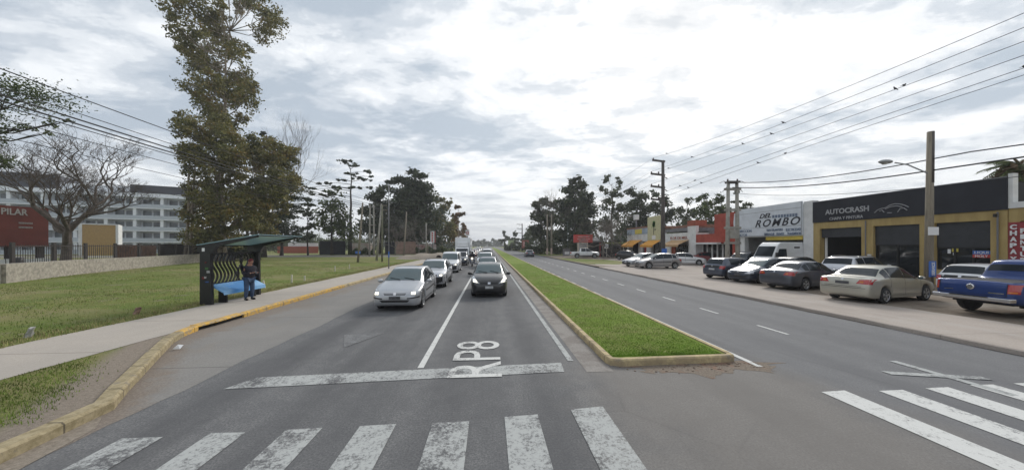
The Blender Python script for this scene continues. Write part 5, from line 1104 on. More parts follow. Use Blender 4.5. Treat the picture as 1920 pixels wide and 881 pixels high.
far_wood('far_wood', '', 220, 520, 135, 8, 'leaves_dark', n=7000, sd=4); far_wood('far_wood', '', -200, 240, 130, 10, 'leaves_green', n=8000, sd=8)
far_wood('far_wood', '', 985, 1230, 130, 11, 'leaves_dark', n=10000, sd=5); far_wood('far_wood', '', 1200, 1480, 95, 11, 'leaves_green', n=9000, sd=6); far_wood('far_wood', '', 1440, 2100, 80, 7, 'leaves_dark', n=5000, sd=9)
far_wood('far_wood', '', 800, 1010, 520, 8, 'leaves_grey', n=6000, size=1.1, sd=7)
for i, (px, py, r) in enumerate(((888, 456, 5), (897, 453, 6), (908, 452, 6), (916, 455, 5), (925, 451, 6), (934, 454, 5), (903, 456, 6), (929, 456, 6))):
    tree('hazy treetop on the horizon at the end of the road', px, 420+20*i, 0, [(px, py, r, 3.5), (px+4, py+3, 5, 3)], 'leaves_grey', 'bark_dark', .4, None, 5, 1.4, group='horizon trees')
# palm behind the workshop
t = FT(1908, 29.5); q = thing('palm_tree', 'palm with a shaggy trunk rising behind the right end of the workshop', 'palm', W(1909, t, .1)); h = ZP(316, t)-.1
MB().tube([(0, 0, 0), (0, 0, h*.6), (.1, 0, h)], [.35, .33, .36], 10).build('trunk', mat('palm_bark', (.20, .14, .09), .95, var=.4, scale=6), q, True, fix=False)
C = np.random.normal(size=(1500, 3))*np.array([.36, .36, .5])+np.array([.1, 0, h-1.1]); quads('dry_fronds', C, .35, 'palm_bark', q, elong=2.2)
fr = MB(); rp = random.Random(8)
for k in range(42):
    a = rp.uniform(0, 6.28); el = rp.uniform(-.5, 1.2); L = rp.uniform(1.1, 1.6); P = []
    for i in range(7):
        f = i/6; r_ = L*f*math.cos(el*(1-f*.6)); zz = L*f*math.sin(el)-1.0*f*f*L*.55; P.append(Vector((.1+r_*math.cos(a), r_*math.sin(a), h+.1+zz)))
    fr.tube(P, [.02]*7, 4, cap=False)
    for i in range(1, 7):
        d = (P[i]-P[i-1]).normalized(); s = d.cross(Vector((0, 0, 1))).normalized(); w = .38*(1-.5*abs(i-4)/4)
        for sg in (-1, 1):
            for u in (.15, .45, .75):
                p = P[i-1].lerp(P[i], u); e = p+s*sg*w+d*.2+Vector((0, 0, -.12)); fr.quad(p-d*.02, p+d*.05, e)
fr.build('fronds', 'leaves_green', q, fix=False)
print('leaves', NLEAF[0])
# ================================================================ VEHICLES
def paint(name, c, metal=.0, rough=.35): return mat(name, c, rough, metal=metal, var=.04, scale=2, coat=.8, spec=.5)
paint('paint_silver', (.42, .43, .45), .55, .32); paint('paint_silver_light', (.52, .53, .56), .45, .32); paint('paint_white', (.66, .67, .68)); paint('paint_black', (.010, .010, .012)); paint('paint_dark_blue', (.028, .038, .062), .3)
paint('paint_graphite', (.055, .062, .082), .4); paint('paint_blue_grey', (.060, .072, .105), .4); paint('paint_beige', (.40, .385, .33), .4, .35); paint('paint_blue', (.008, .035, .16), .35); paint('paint_red', (.24, .03, .028)); paint('paint_grey', (.16, .165, .175), .5); paint('paint_warm_silver', (.33, .32, .32), .5)
mat('car_glass', (.020, .026, .032), .07, spec=.28); mat('car_glass_pale', (.085, .115, .12), .06, spec=.5)
mat('trim_black', (.012, .012, .013), .5); mat('rubber', (.017, .017, .018), .8); mat('rim_silver', (.38, .39, .40), .35, metal=.7); mat('chrome', (.6, .6, .62), .15, metal=1.0)
mat('lamp_clear', (.42, .44, .46), .08, spec=.8, coat=1); mat('lamp_lit', (.9, .85, .7), .2, emit=(1, .90, .68), es=1.3); mat('lamp_red', (.34, .012, .012), .12, coat=1); mat('lamp_orange', (.5, .16, .02), .15)
mat('plate_pale', (.40, .41, .42), .5, var=.2, scale=12); mat('plate_dark', (.06, .06, .065), .5, var=.4, scale=14); mat('brake', (.1, .1, .1), .4, metal=.6)
def hermite(keys):
    xs = [k[0] for k in keys]; ys_ = [k[1] for k in keys]; n = len(xs); d = [(ys_[i+1]-ys_[i])/(xs[i+1]-xs[i]) for i in range(n-1)]
    m = [d[0]]+[0 if d[i-1]*d[i] <= 0 else 2*d[i-1]*d[i]/(d[i-1]+d[i]) for i in range(1, n-1)]+[d[-1]]
    def f(x):
        if x <= xs[0]: return ys_[0]
        if x >= xs[-1]: return ys_[-1]
        i = max(j for j in range(n-1) if xs[j] <= x); h = xs[i+1]-xs[i]; t = (x-xs[i])/h
        return (2*t**3-3*t*t+1)*ys_[i]+(t**3-2*t*t+t)*h*m[i]+(-2*t**3+3*t*t)*ys_[i+1]+(t**3-t*t)*h*m[i+1]
    return f
# d = distance behind the front bumper; every profile is a list of (d, z)
def spec(kind):
    s = {}
    if kind == 'hatch':      # compact hatchback with long steep windscreen
        s = dict(L=4.20, W=1.74, H=1.51, fa=.86, ra=3.46, r=.31, top=[(0, .54), (.03, .66), (.12, .74), (.45, .85), (.95, .98), (1.08, 1.02), (1.95, 1.44), (2.4, 1.51), (3.1, 1.49), (3.55, 1.40), (3.92, 1.10), (4.10, .98), (4.17, .80), (4.20, .60)],
                 sh=[(0, .52), (.1, .66), (.45, .77), (1.0, .90), (2, .93), (3.4, 1.0), (4.0, .96), (4.17, .76), (4.2, .58)], ws=(1.10, 1.97), rw=(3.50, 3.94), win=[(1.25, 2.28), (2.34, 3.18), (3.24, 3.62)], bp=[2.31])
    elif kind == 'mini':     # older supermini: upright rear, shorter
        s = dict(L=3.93, W=1.66, H=1.45, fa=.80, ra=3.27, r=.29, top=[(0, .56), (.04, .68), (.12, .74), (.5, .86), (1.0, .94), (1.12, .98), (1.75, 1.37), (2.2, 1.45), (3.2, 1.43), (3.5, 1.36), (3.78, .98), (3.86, .93), (3.91, .75), (3.93, .55)],
                 sh=[(0, .54), (.1, .68), (.5, .79), (1.05, .90), (2, .92), (3.4, .95), (3.8, .91), (3.9, .72), (3.93, .53)], ws=(1.14, 1.77), rw=(3.47, 3.77), win=[(1.25, 2.25), (2.31, 3.15)], bp=[2.28])
    elif kind == 'fit':      # one-box small car with very raked screen
        s = dict(L=3.90, W=1.70, H=1.53, fa=.78, ra=3.28, r=.30, top=[(0, .58), (.03, .70), (.10, .80), (.35, .93), (.75, 1.04), (.85, 1.07), (1.75, 1.47), (2.2, 1.53), (3.1, 1.50), (3.45, 1.42), (3.75, 1.05), (3.86, .9), (3.9, .6)],
                 sh=[(0, .56), (.08, .72), (.35, .86), (.85, .95), (2, .98), (3.3, 1.03), (3.75, .98), (3.88, .8), (3.9, .58)], ws=(.87, 1.77), rw=(3.42, 3.74), win=[(1.15, 2.12), (2.18, 2.95), (3.0, 3.4)], bp=[2.15])
    elif kind == 'sedan':
        s = dict(L=4.53, W=1.74, H=1.47, fa=.88, ra=3.52, r=.31, top=[(0, .52), (.03, .62), (.12, .70), (.5, .83), (1.05, .95), (1.18, .98), (1.95, 1.38), (2.4, 1.47), (3.0, 1.45), (3.30, 1.37), (3.90, 1.06), (4.0, 1.035), (4.38, 1.02), (4.47, .96), (4.52, .75), (4.53, .55)],
                 sh=[(0, .50), (.1, .64), (.5, .76), (1.1, .88), (2, .92), (3.4, .98), (4.3, .97), (4.46, .88), (4.53, .53)], ws=(1.20, 1.97), rw=(3.32, 3.88), win=[(1.32, 2.30), (2.36, 3.18), (3.22, 3.55)], bp=[2.33])
    elif kind == 'old_sedan':
        s = dict(L=4.35, W=1.65, H=1.43, fa=.80, ra=3.25, r=.29, top=[(0, .55), (.03, .66), (.12, .73), (.5, .84), (1.05, .92), (1.15, .94), (1.75, 1.36), (2.2, 1.43), (2.9, 1.41), (3.15, 1.34), (3.55, 1.03), (3.65, 1.0), (4.2, .98), (4.3, .93), (4.34, .7), (4.35, .53)],
                 sh=[(0, .53), (.1, .67), (.5, .78), (1.1, .87), (2, .90), (3.4, .94), (4.2, .93), (4.3, .85), (4.35, .51)], ws=(1.17, 1.77), rw=(3.17, 3.53), win=[(1.28, 2.16), (2.22, 2.95), (2.99, 3.2)], bp=[2.19])
    elif kind == 'suv':
        s = dict(L=4.40, W=1.80, H=1.68, fa=.88, ra=3.50, r=.35, base=.26, top=[(0, .62), (.03, .76), (.10, .86), (.45, 1.0), (1.0, 1.09), (1.12, 1.12), (1.85, 1.57), (2.3, 1.66), (3.5, 1.63), (3.95, 1.55), (4.22, 1.15), (4.33, 1.05), (4.39, .85), (4.4, .62)],
                 sh=[(0, .60), (.1, .78), (.45, .92), (1.1, 1.02), (2, 1.05), (3.4, 1.10), (4.2, 1.08), (4.36, .85), (4.4, .6)], ws=(1.14, 1.87), rw=(3.92, 4.21), win=[(1.28, 2.30), (2.36, 3.25), (3.31, 3.85)], bp=[2.33], rails=True)
    elif kind == 'sandero':
        s = dict(L=4.08, W=1.74, H=1.56, fa=.82, ra=3.41, r=.32, base=.22, top=[(0, .58), (.03, .72), (.10, .82), (.45, .93), (1.0, 1.02), (1.12, 1.05), (1.80, 1.47), (2.3, 1.55), (3.3, 1.52), (3.6, 1.42), (3.9, 1.05), (4.02, .95), (4.08, .6)],
                 sh=[(0, .56), (.1, .74), (.45, .85), (1.1, .95), (2, .98), (3.4, 1.02), (3.9, .98), (4.03, .8), (4.08, .58)], ws=(1.14, 1.82), rw=(3.57, 3.89), win=[(1.27, 2.25), (2.31, 3.15), (3.2, 3.5)], bp=[2.28], rails=True)
    elif kind == 'van':      # small high-roofed van
        s = dict(L=4.0, W=1.68, H=1.83, fa=.72, ra=3.32, r=.31, top=[(0, .62), (.03, .76), (.10, .86), (.40, .98), (.80, 1.08), (.9, 1.12), (1.5, 1.68), (1.8, 1.80), (2.5, 1.83), (3.8, 1.81), (3.93, 1.72), (3.97, 1.2), (4.0, .7)],
                 sh=[(0, .60), (.1, .78), (.4, .90), (.9, 1.02), (2, 1.05), (3.8, 1.06), (3.96, 1.0), (4.0, .68)], ws=(.92, 1.52), rw=None, win=[(1.0, 1.95)], bp=[], rwf=True)
    elif kind == 'pickup':
        s = dict(L=5.25, W=1.94, H=1.83, fa=.90, ra=4.00, r=.40, base=.42, top=[(0, .78), (.03, .95), (.12, 1.02), (.5, 1.12), (1.15, 1.20), (1.28, 1.22), (2.0, 1.72), (2.4, 1.81), (3.1, 1.82), (3.42, 1.76), (3.56, 1.36), (3.62, 1.17), (3.7, 1.155), (5.15, 1.155), (5.2, 1.13), (5.23, .9), (5.25, .72)],
                 sh=[(0, .76), (.1, .94), (.5, 1.04), (1.2, 1.10), (2, 1.13), (3.6, 1.14), (5.15, 1.13), (5.2, 1.09), (5.25, .7)], ws=(1.30, 2.02), rw=(3.44, 3.57), win=[(1.42, 2.42), (2.48, 3.28)], bp=[2.45])
    s['kind'] = kind; return s
def car(sp, col, label, cat='car', lit=False, plate='plate_pale', glass='car_glass', rim='rim_silver', full=True, name='parked_car', bumper=None, lamp_front='lamp_clear', emblem=None, grille='trim_black', group=None, noise=0):
    L, Wd, r = sp['L'], sp['W']/2, sp['r']; base = sp.get('base', .19); H = sp['H']; kind = sp['kind']
    q = thing(name, label, cat, (0, 0, 0), 0, group)
    ftop, fsh = hermite(sp['top']), hermite(sp['sh'])
    tail = .80 if kind in ('van', 'pickup') else .72
    fw = hermite([(0, .62*Wd), (.04, .78*Wd), (.14, .89*Wd), (.40, .975*Wd), (.9, Wd), (L-.9, Wd), (L-.30, .97*Wd), (L-.10, .92*Wd), (L-.03, .86*Wd), (L, tail*Wd)])
    fbase = hermite([(0, base+.16), (.04, base+.06), (.2, base+.0), (1.0, base), (L-.6, base), (L-.2, base+.05), (L-.03, base+.12), (L, base+.20)])
    cow, rf = sp['ws']; roofw = {'van': .80, 'pickup': .74, 'suv': .75}.get(kind, .70)*Wd
    if sp.get('rw'): ra_, rb_ = sp['rw']
    else: ra_, rb_ = L-.15, L-.03
    endw = .80*Wd if kind not in ('van',) else .80*Wd
    if kind in ('hatch', 'mini', 'fit', 'suv', 'sandero'): endw = .76*Wd
    fwt = hermite([(0, .52*Wd), (.12, .72*Wd), (cow-.12, .80*Wd), (cow, .79*Wd), (rf, roofw), ((rf+ra_)/2, roofw*1.02), (ra_, roofw*.96), (rb_, endw), (L, .6*Wd)])
    if kind == 'van': fwt = hermite([(0, .52*Wd), (.12, .72*Wd), (cow-.12, .80*Wd), (cow, .80*Wd), (rf, .78*Wd), (2.2, .82*Wd), (L-.2, .80*Wd), (L, .70*Wd)])
    Ra = r+.055
    def zlo(d):
        z = fbase(d)
        for a in (sp['fa'], sp['ra']):
            if abs(d-a) < Ra: z = max(z, r+math.sqrt(Ra*Ra-(d-a)**2))
        return z
    def sec(d):
        w = fw(d); zb = fsh(d); zt = max(ftop(d), zb+.012); z0 = min(zlo(d), zb-.03); wt = min(fwt(d), w*.93); h = zb-z0; zr = zt-min(.05, (zt-zb)*.35); bul = .028*min(1, (zr-zb)/.3)
        return [(0, z0), (w*.86, z0), (w*.965, z0+min(.03, h*.2)), (w*.995, z0+h*.30), (w, z0+h*.58), (w*.985, z0+h*.85), (w*.962, zb), (w*.962+(wt-w*.962)*.10, zb+(zr-zb)*.10), (w*.962+(wt-w*.962)*.40+bul, zb+(zr-zb)*.40), (w*.962+(wt-w*.962)*.75+bul, zb+(zr-zb)*.75), (wt+.008, zr), (wt*.93, zt-(zt-zr)*.42), (wt*.55, zt-(zt-zr)*.08), (0, zt)]
    ds = sorted(set([0, .015, .04, .08]+[round(.12+i*.045, 4) for i in range(int((L-.2)/.045))]+[L-.08, L-.05, L-.025, L-.01, L]))
    mb = MB(); ns = 0
    for d in ds:
        s_ = sec(d); ring = s_ + [(-y, z) for y, z in reversed(s_[1:-1])]; ns = len(ring); mb.v += [(L/2-d, y, z) for y, z in ring]
    for i in range(len(ds)-1):
        for k in range(ns): mb.f.append((i*ns+k, i*ns+(k+1) % ns, (i+1)*ns+(k+1) % ns, (i+1)*ns+k))
    mb.f.append(tuple(range(ns))); mb.f.append(tuple((len(ds)-1)*ns+k for k in range(ns)))
    body = mb.build('body', col, q, True)
    tree_ = BVHTree.FromPolygons([Vector(v) for v in mb.v], [tuple(f) for f in mb.f])
    def decal(nm, c4, axis, m, parent=q, nx=8, nz=4, off=.007, deep=None):
        P = []; O = {'f': (Vector((L/2+1, 0, 0)), Vector((-1, 0, 0))), 'b': (Vector((-L/2-1, 0, 0)), Vector((1, 0, 0))), 'l': (Vector((0, 2, 0)), Vector((0, -1, 0))), 'r': (Vector((0, -2, 0)), Vector((0, 1, 0))), 't': (Vector((0, 0, 3)), Vector((0, 0, -1)))}[axis]
        me = MB(); idx = {}
        for j in range(nz+1):
            for i in range(nx+1):
                u, v = i/nx, j/nz; a = Vector(c4[0]).lerp(Vector(c4[1]), u); b_ = Vector(c4[3]).lerp(Vector(c4[2]), u); c_ = a.lerp(b_, v); o = O[0].copy()
                if axis in 'fb': o.y, o.z = c_
                elif axis in 'lr': o.x, o.z = c_
                else: o.x, o.y = c_
                h = tree_.ray_cast(o, O[1])
                if h[0] is None or (axis in 'fb' and abs(h[0].x-math.copysign(L/2, h[0].x)) > (deep or .75)) or (axis in 'lr' and h[3] > 2.6): continue
                nrm = h[1] if h[1].dot(O[1]) < 0 else -h[1]
                idx[i, j] = len(me.v); me.v.append(tuple(h[0]+nrm*off))
        for j in range(nz):
            for i in range(nx):
                k = [(i, j), (i+1, j), (i+1, j+1), (i, j+1)]
                if all(x in idx for x in k): me.f.append(tuple(idx[x] for x in k))
        if not me.f: return None
        return me.build(nm, m, parent, True, fix=False)
    def surf_patch(nm, d0, d1, v0, v1, m, side=1, n=14, nv=4, parent=q, zmin=.0, off=.006, top=False):
        """patch on the loft: v indexes section points"""
        me = MB(); idx = {}
        for i in range(n+1):
            d = d0+(d1-d0)*i/n; s_ = sec(d); e = sec(min(L-.001, d+.02)); 
            for j in range(nv+1):
                v = v0+(v1-v0)*j/nv; k = min(len(s_)-2, int(v)); f = v-k
                a = Vector((L/2-d, s_[k][0]+(s_[k+1][0]-s_[k][0])*f, s_[k][1]+(s_[k+1][1]-s_[k][1])*f)); tv = Vector((0, s_[k+1][0]-s_[k][0], s_[k+1][1]-s_[k][1])); b_ = Vector((L/2-d-.02, e[k][0]+(e[k+1][0]-e[k][0])*f, e[k][1]+(e[k+1][1]-e[k][1])*f)); nr = tv.cross(b_-a)
                if nr.length < 1e-9: nr = Vector((0, 1, 0))
                nr.normalize()
                if top: nr = nr if nr.z > 0 else -nr
                else: nr = nr if nr.y > 0 else -nr
                p = a+nr*off; me.v.append((p.x, p.y*side, p.z)); idx[i, j] = len(me.v)-1
            idx['h', i] = s_[10][1]-s_[6][1]
        for i in range(n):
            if not top and min(idx['h', i], idx['h', i+1]) < zmin: continue
            for j in range(nv): me.f.append((idx[i, j], idx[i+1, j], idx[i+1, j+1], idx[i, j+1]))
        return me.build(nm, m, parent, True, fix=False) if me.f else None
    # glass
    def full_top(nm, d0, d1, m):
        me = MB(); n, nv = 10, 10; w0 = 10.35
        for i in range(n+1):
            d = d0+(d1-d0)*i/n; s_ = sec(d); 
            for j in range(nv+1):
                yy = (j/nv*2-1); v = 13-abs(yy)*(13-w0); k = min(12, int(v)); f = v-k; y = s_[k][0]+(s_[k+1][0]-s_[k][0])*f; z = s_[k][1]+(s_[k+1][1]-s_[k][1])*f
                sl = 1 if d1 < L/2 else -1; me.v.append((L/2-d+sl*.006, math.copysign(y, yy) if y else 0, z+.007))
        for i in range(n):
            for j in range(nv): me.f.append((i*(nv+1)+j, (i+1)*(nv+1)+j, (i+1)*(nv+1)+j+1, i*(nv+1)+j+1))
        return me.build(nm, m, q, True, fix=False)
    full_top('windscreen', cow+.02, rf-.05, glass)
    if sp.get('rw'): full_top('rear_window', ra_+.04, rb_-.03, 'car_glass')
    else: decal('rear_window', [(-.55*Wd, 1.15), (.55*Wd, 1.15), (.5*Wd, 1.62), (-.5*Wd, 1.62)], 'b', 'car_glass')
    for sd in (1, -1):
        for (a, b_) in sp['win']: surf_patch('side_window', a, b_, 6.7, 9.85, 'car_glass', sd, zmin=.13)
        if full:
            for x in sp['bp']: surf_patch('pillar_trim', x-.03, x+.03, 6.7, 9.85, 'trim_black', sd, n=1, off=.004)
            # door seams, handles, sill
            dd = [sp['fa']+r+.10]+sp['bp']+([sp['ra']-.28] if kind not in ('van', 'mini', 'pickup') else [3.30 if kind == 'pickup' else 2.35])
            sm = MB()
            for x in dd: surf_patch('door_seam', x-.008, x+.008, 2.6, 6.4, 'trim_black', sd, n=1, nv=6, off=.004)
            for x in (sp['bp'] or [1.9]):
                for dx in (-.20, .62 if sp['bp'] and kind != 'mini' else -.2):
                    z = fsh(x)-.11; MB().box(L/2-(x+dx)-.08, L/2-(x+dx)+.08, sd*Wd*.985-.012, sd*Wd*.985+.022, z-.015, z+.015).build('door_handle', 'trim_black' if col == 'paint_black' else col, q, bevel=.006)
                    if not sp['bp'] or kind == 'mini': break
            surf_patch('sill', sp['fa']+Ra+.02, sp['ra']-Ra-.02, 1.6, 3.15 if kind in ('suv', 'sandero', 'old_sedan') else 2.4, 'trim_black' if kind in ('suv', 'sandero') else col, sd, n=10, off=.012)
            if kind in ('hatch', 'old_sedan', 'mini', 'van', 'sedan'):
                surf_patch('side_moulding', sp['fa']+Ra+.06, sp['ra']-Ra-.05, 3.9, 4.2, 'trim_black' if kind != 'sedan' else col, sd, n=10, off=.012, nv=1)
        # mirror
        mx, mz = L/2-(cow+.32), fsh(cow+.3)+.07; mm = MB().ell((mx, sd*(Wd+.10), mz), (.07, .11, .07), 10, 6); mm.bar((mx, sd*(Wd-.06), mz-.04), (mx, sd*(Wd+.08), mz-.01), .05, .04); mo = mm.build('mirror', 'trim_black' if (kind in ('fit', 'mini', 'old_sedan') or col == 'paint_black') else col, q, True); MB().box(mx-.073, mx-.062, sd*(Wd+.10)-.07, sd*(Wd+.10)+.07, mz-.04, mz+.045).build('mirror_glass', 'car_glass_pale', mo)
    # underbody
    MB().box(-L/2+.35, L/2-.30, -Wd+.30, Wd-.30, base-.02, min(.72, fsh(L/2)-.15)).build('underbody', 'rubber', q)
    # wheels
    for a in (sp['fa'], sp['ra']):
        for sd in (1, -1):
            cx, cy = L/2-a, sd*(Wd-.115); tw = .20
            ty = MB().lathe([(r*.62, -tw/2+.01), (r*.93, -tw/2), (r, -tw/2+.03), (r, tw/2-.03), (r*.93, tw/2), (r*.62, tw/2-.01)], (cx, cy, r), 'y', 26); wh = thing('wheel', None, None, (0, 0, 0)); wh.parent = q; ty.build('tyre', 'rubber', wh, True)
            rmb = MB().lathe([(r*.66, sd*(tw/2-.0)), (r*.66, sd*(tw/2-.055)), (r*.60, sd*(tw/2-.06))] if True else [], (cx, cy, r), 'y', 24); rmb = MB(); 
            rr0 = [(r*.60, sd*(tw/2-.03)), (r*.67, sd*(tw/2-.01)), (r*.67, sd*(tw/2+.004)), (r*.58, sd*(tw/2-.02))]
            b0 = len(rmb.v); nn = 24
            for rad, hh_ in rr0:
                for k in range(nn): an = 2*math.pi*k/nn; rmb.v.append((cx+rad*math.cos(an), cy+hh_, r+rad*math.sin(an)))
            for i in range(3):
                for k in range(nn): rmb.f.append((b0+i*nn+k, b0+i*nn+(k+1) % nn, b0+(i+1)*nn+(k+1) % nn, b0+(i+1)*nn+k))
            for k in range(5 if kind in ('sedan', 'suv', 'pickup', 'hatch', 'fit') else 7):
                nsp = 5 if kind in ('sedan', 'suv', 'pickup', 'hatch', 'fit') else 7; an = 2*math.pi*k/nsp+.3; c_, s_ = math.cos(an), math.sin(an); w1 = .045 if nsp == 5 else .035
                y_ = cy+sd*(tw/2-.012); rmb.bar((cx+c_*.02, y_-sd*.012, r+s_*.02), (cx+c_*r*.62, y_, r+s_*r*.62), w1*2*r/.31, .02, up=(0, 1, 0))
            rmb.lathe([(.055, -.01*1), (.055, .014), (.03, .02)] if sd > 0 else [(.055, .01), (.055, -.014), (.03, -.02)], (cx, cy+sd*(tw/2-.012), r), 'y', 14)
            rmb.build('rim', rim, wh, False)
            MB().lathe([(r*.60, cy*0+sd*(tw/2-.07)), (r*.60, sd*(tw/2-.065))], (cx, cy, r), 'y', 20).build('hub', 'brake' if False else 'rubber', wh)
    # front
    fl = lambda nm, c4, m, **k: decal(nm, c4, 'f', m, **k)
    zf = ftop(.12); zh = zf-.05
    def lamp_pair(nm, c4, ax, m, inner=None, inner_m=None):
        for sd in (1, -1):
            c = [(sd*y, z) for y, z in c4]; o = decal(nm, c, ax, m, nx=10, nz=6)
            if o and inner: decal('lamp_bulb', [(sd*y, z) for y, z in inner], ax, inner_m, parent=o, nx=4, nz=4, off=.012)
    if kind == 'hatch':
        lamp_pair('headlight', [(.46*Wd, .585), (.93*Wd, .60), (.90*Wd, .80), (.66*Wd, .72)], 'f', lamp_front, [(.66*Wd, .62), (.82*Wd, .62), (.82*Wd, .70), (.66*Wd, .70)], 'lamp_lit' if lit else 'chrome')
        fl('grille', [(-.42*Wd, .60), (.42*Wd, .60), (.46*Wd, .665), (-.46*Wd, .665)], 'trim_black'); fl('grille_bar', [(-.42*Wd, .625), (.42*Wd, .625), (.43*Wd, .637), (-.43*Wd, .637)], 'chrome', off=.012); fl('badge', [(-.045, .605), (.045, .605), (.05, .675), (-.05, .675)], 'chrome', off=.016, nx=2, nz=2)
        fl('bumper_trim', [(-.95*Wd, .49), (-.50*Wd, .455), (-.50*Wd, .50), (-.95*Wd, .54)], 'trim_black'); fl('bumper_trim', [(.50*Wd, .455), (.95*Wd, .49), (.95*Wd, .54), (.50*Wd, .50)], 'trim_black'); fl('number_plate', [(-.20, .45), (.20, .45), (.20, .56), (-.20, .56)], 'plate_dark', off=.02); fl('lower_grille', [(-.52*Wd, .345), (.52*Wd, .345), (.62*Wd, .43), (-.62*Wd, .43)], 'trim_black')
    elif kind == 'fit':
        lamp_pair('headlight', [(.50*Wd, .66), (.90*Wd, .72), (.93*Wd, .98), (.80*Wd, .93)], 'f', lamp_front, [(.62*Wd, .70), (.84*Wd, .74), (.86*Wd, .85), (.72*Wd, .83)], 'lamp_lit' if lit else 'chrome')
        fl('grille', [(-.42*Wd, .63), (.42*Wd, .63), (.50*Wd, .72), (-.50*Wd, .72)], 'trim_black'); fl('badge', [(-.06, .635), (.06, .635), (.06, .72), (-.06, .72)], 'chrome', off=.014, nx=2, nz=2)
        fl('number_plate', [(-.18, .44), (.18, .44), (.18, .55), (-.18, .55)], plate, off=.014); fl('lower_grille', [(-.55*Wd, .30), (.55*Wd, .30), (.62*Wd, .42), (-.62*Wd, .42)], 'trim_black')
    elif kind == 'pickup':
        lamp_pair('headlight', [(.55*Wd, .82), (.93*Wd, .84), (.93*Wd, 1.0), (.58*Wd, .97)], 'f', lamp_front); fl('grille', [(-.5*Wd, .82), (.5*Wd, .82), (.5*Wd, .97), (-.5*Wd, .97)], 'trim_black'); fl('lower_grille', [(-.7*Wd, .5), (.7*Wd, .5), (.7*Wd, .65), (-.7*Wd, .65)], 'trim_black')
    else:
        hb = zf-.13 if kind != 'van' else zf-.17
        lamp_pair('headlight', [(.52*Wd, hb-.03), (.92*Wd, hb-.03), (.93*Wd, hb+.14), (.60*Wd, hb+.09)], 'f', lamp_front, [(.64*Wd, hb-.01), (.80*Wd, hb-.01), (.80*Wd, hb+.07), (.64*Wd, hb+.07)], 'lamp_lit' if lit else 'chrome')
        fl('grille', [(-.45*Wd, hb-.03), (.45*Wd, hb-.03), (.50*Wd, hb+.06), (-.50*Wd, hb+.06)], grille); fl('badge', [(-.06, hb-.03), (.06, hb-.03), (.06, hb+.07), (-.06, hb+.07)], 'chrome', off=.014, nx=2, nz=2)
        if kind in ('sandero', 'van', 'old_sedan') or bumper: fl('bumper', [(-.92*Wd, base+.12), (.92*Wd, base+.12), (.93*Wd, hb-.06), (-.93*Wd, hb-.06)], 'trim_black', nx=16, off=.01)
        fl('number_plate', [(-.20, .42), (.20, .42), (.20, .52), (-.20, .52)], plate, off=.02); fl('lower_grille', [(-.60*Wd, .30), (.60*Wd, .30), (.62*Wd, .38), (-.62*Wd, .38)], 'trim_black', off=.014)
    # rear
    bl = lambda nm, c4, m, **k: decal(nm, c4, 'b', m, **k)
    if kind == 'pickup':
        lamp_pair('tail_light', [(.80*Wd, .80), (.95*Wd, .80), (.95*Wd, 1.08), (.80*Wd, 1.08)], 'b', 'lamp_red', [(.82*Wd, .82), (.93*Wd, .82), (.93*Wd, .86), (.82*Wd, .86)], 'lamp_orange')
        sm = MB(); sm.box(-L/2-.10, -L/2+.12, -Wd*.93, Wd*.93, .52, .66); sm.build('rear_bumper', 'chrome', q, bevel=.03); MB().box(-L/2-.108, -L/2-.095, -Wd*.45, Wd*.45, .63, .668).build('bumper_step', 'trim_black', q)
        bl('tailgate_seam', [(-.78*Wd, .70), (.78*Wd, .70), (.78*Wd, .712), (-.78*Wd, .712)], 'trim_black'); bd = MB().lathe([(.10, -L/2-.012), (.09, -L/2-.022)], (0, 0, .94), 'x', 20).build('badge', 'chrome', q, True); MB().lathe([(.07, -L/2-.024), (.066, -L/2-.026)], (0, 0, .94), 'x', 18).build('badge_centre', 'paint_grey', bd)
        bl('lettering', [(.42*Wd, .80), (.66*Wd, .80), (.66*Wd, .82), (.42*Wd, .82)], 'chrome', off=.012); bl('lettering', [(-.74*Wd, .77), (-.40*Wd, .77), (-.40*Wd, .805), (-.74*Wd, .805)], 'chrome', off=.012)
        for sd in (1, -1): surf_patch('bed_seam', 3.60, 3.63, 2.3, 6.3, 'trim_black', sd, n=1, off=.004)
        for sd in (1, -1): decal('tailgate_edge', [(sd*.775*Wd, .70), (sd*.79*Wd, .70), (sd*.79*Wd, 1.1), (sd*.775*Wd, 1.1)], 'b', 'trim_black', off=.005, nx=1)
        decal('bed_liner', [(-L/2+.12, -.82*Wd), (-L/2+.12, .82*Wd), (L/2-3.75, .82*Wd), (L/2-3.75, -.82*Wd)], 't', 'trim_black', off=.006)
        MB().box(-L/2+.6, -L/2+2.0, -.5, .5, .45, .60).build('chassis', 'rubber', q)
        for sd in (1, -1): MB().box(-L/2+.95, -L/2+1.0, sd*Wd*.62-.17, sd*Wd*.62+.17, .30, .60).build('mud_flap', 'rubber', q)
    elif kind in ('sedan', 'old_sedan'):
        lamp_pair('tail_light', [(.50*Wd, .78), (.95*Wd, .76), (.95*Wd, .96), (.60*Wd, .93)], 'b', 'lamp_red', [(.62*Wd, .82), (.74*Wd, .82), (.74*Wd, .88), (.62*Wd, .88)], 'lamp_clear' if kind == 'old_sedan' else 'lamp_orange')
        bl('number_plate', [(-.22, .74), (.22, .74), (.22, .85), (-.22, .85)], plate, off=.012); bl('boot_seam', [(-.68*Wd, .66), (.68*Wd, .66), (.68*Wd, .672), (-.68*Wd, .672)], 'trim_black'); bl('badge', [(-.04, .90), (.04, .90), (.04, .96), (-.04, .96)], 'chrome', nx=2, nz=2, off=.012)
        bl('bumper_seam', [(-.94*Wd, .60), (.94*Wd, .60), (.94*Wd, .615), (-.94*Wd, .615)], 'trim_black', nx=14)
    elif kind in ('hatch', 'mini', 'fit', 'sandero', 'suv', 'van'):
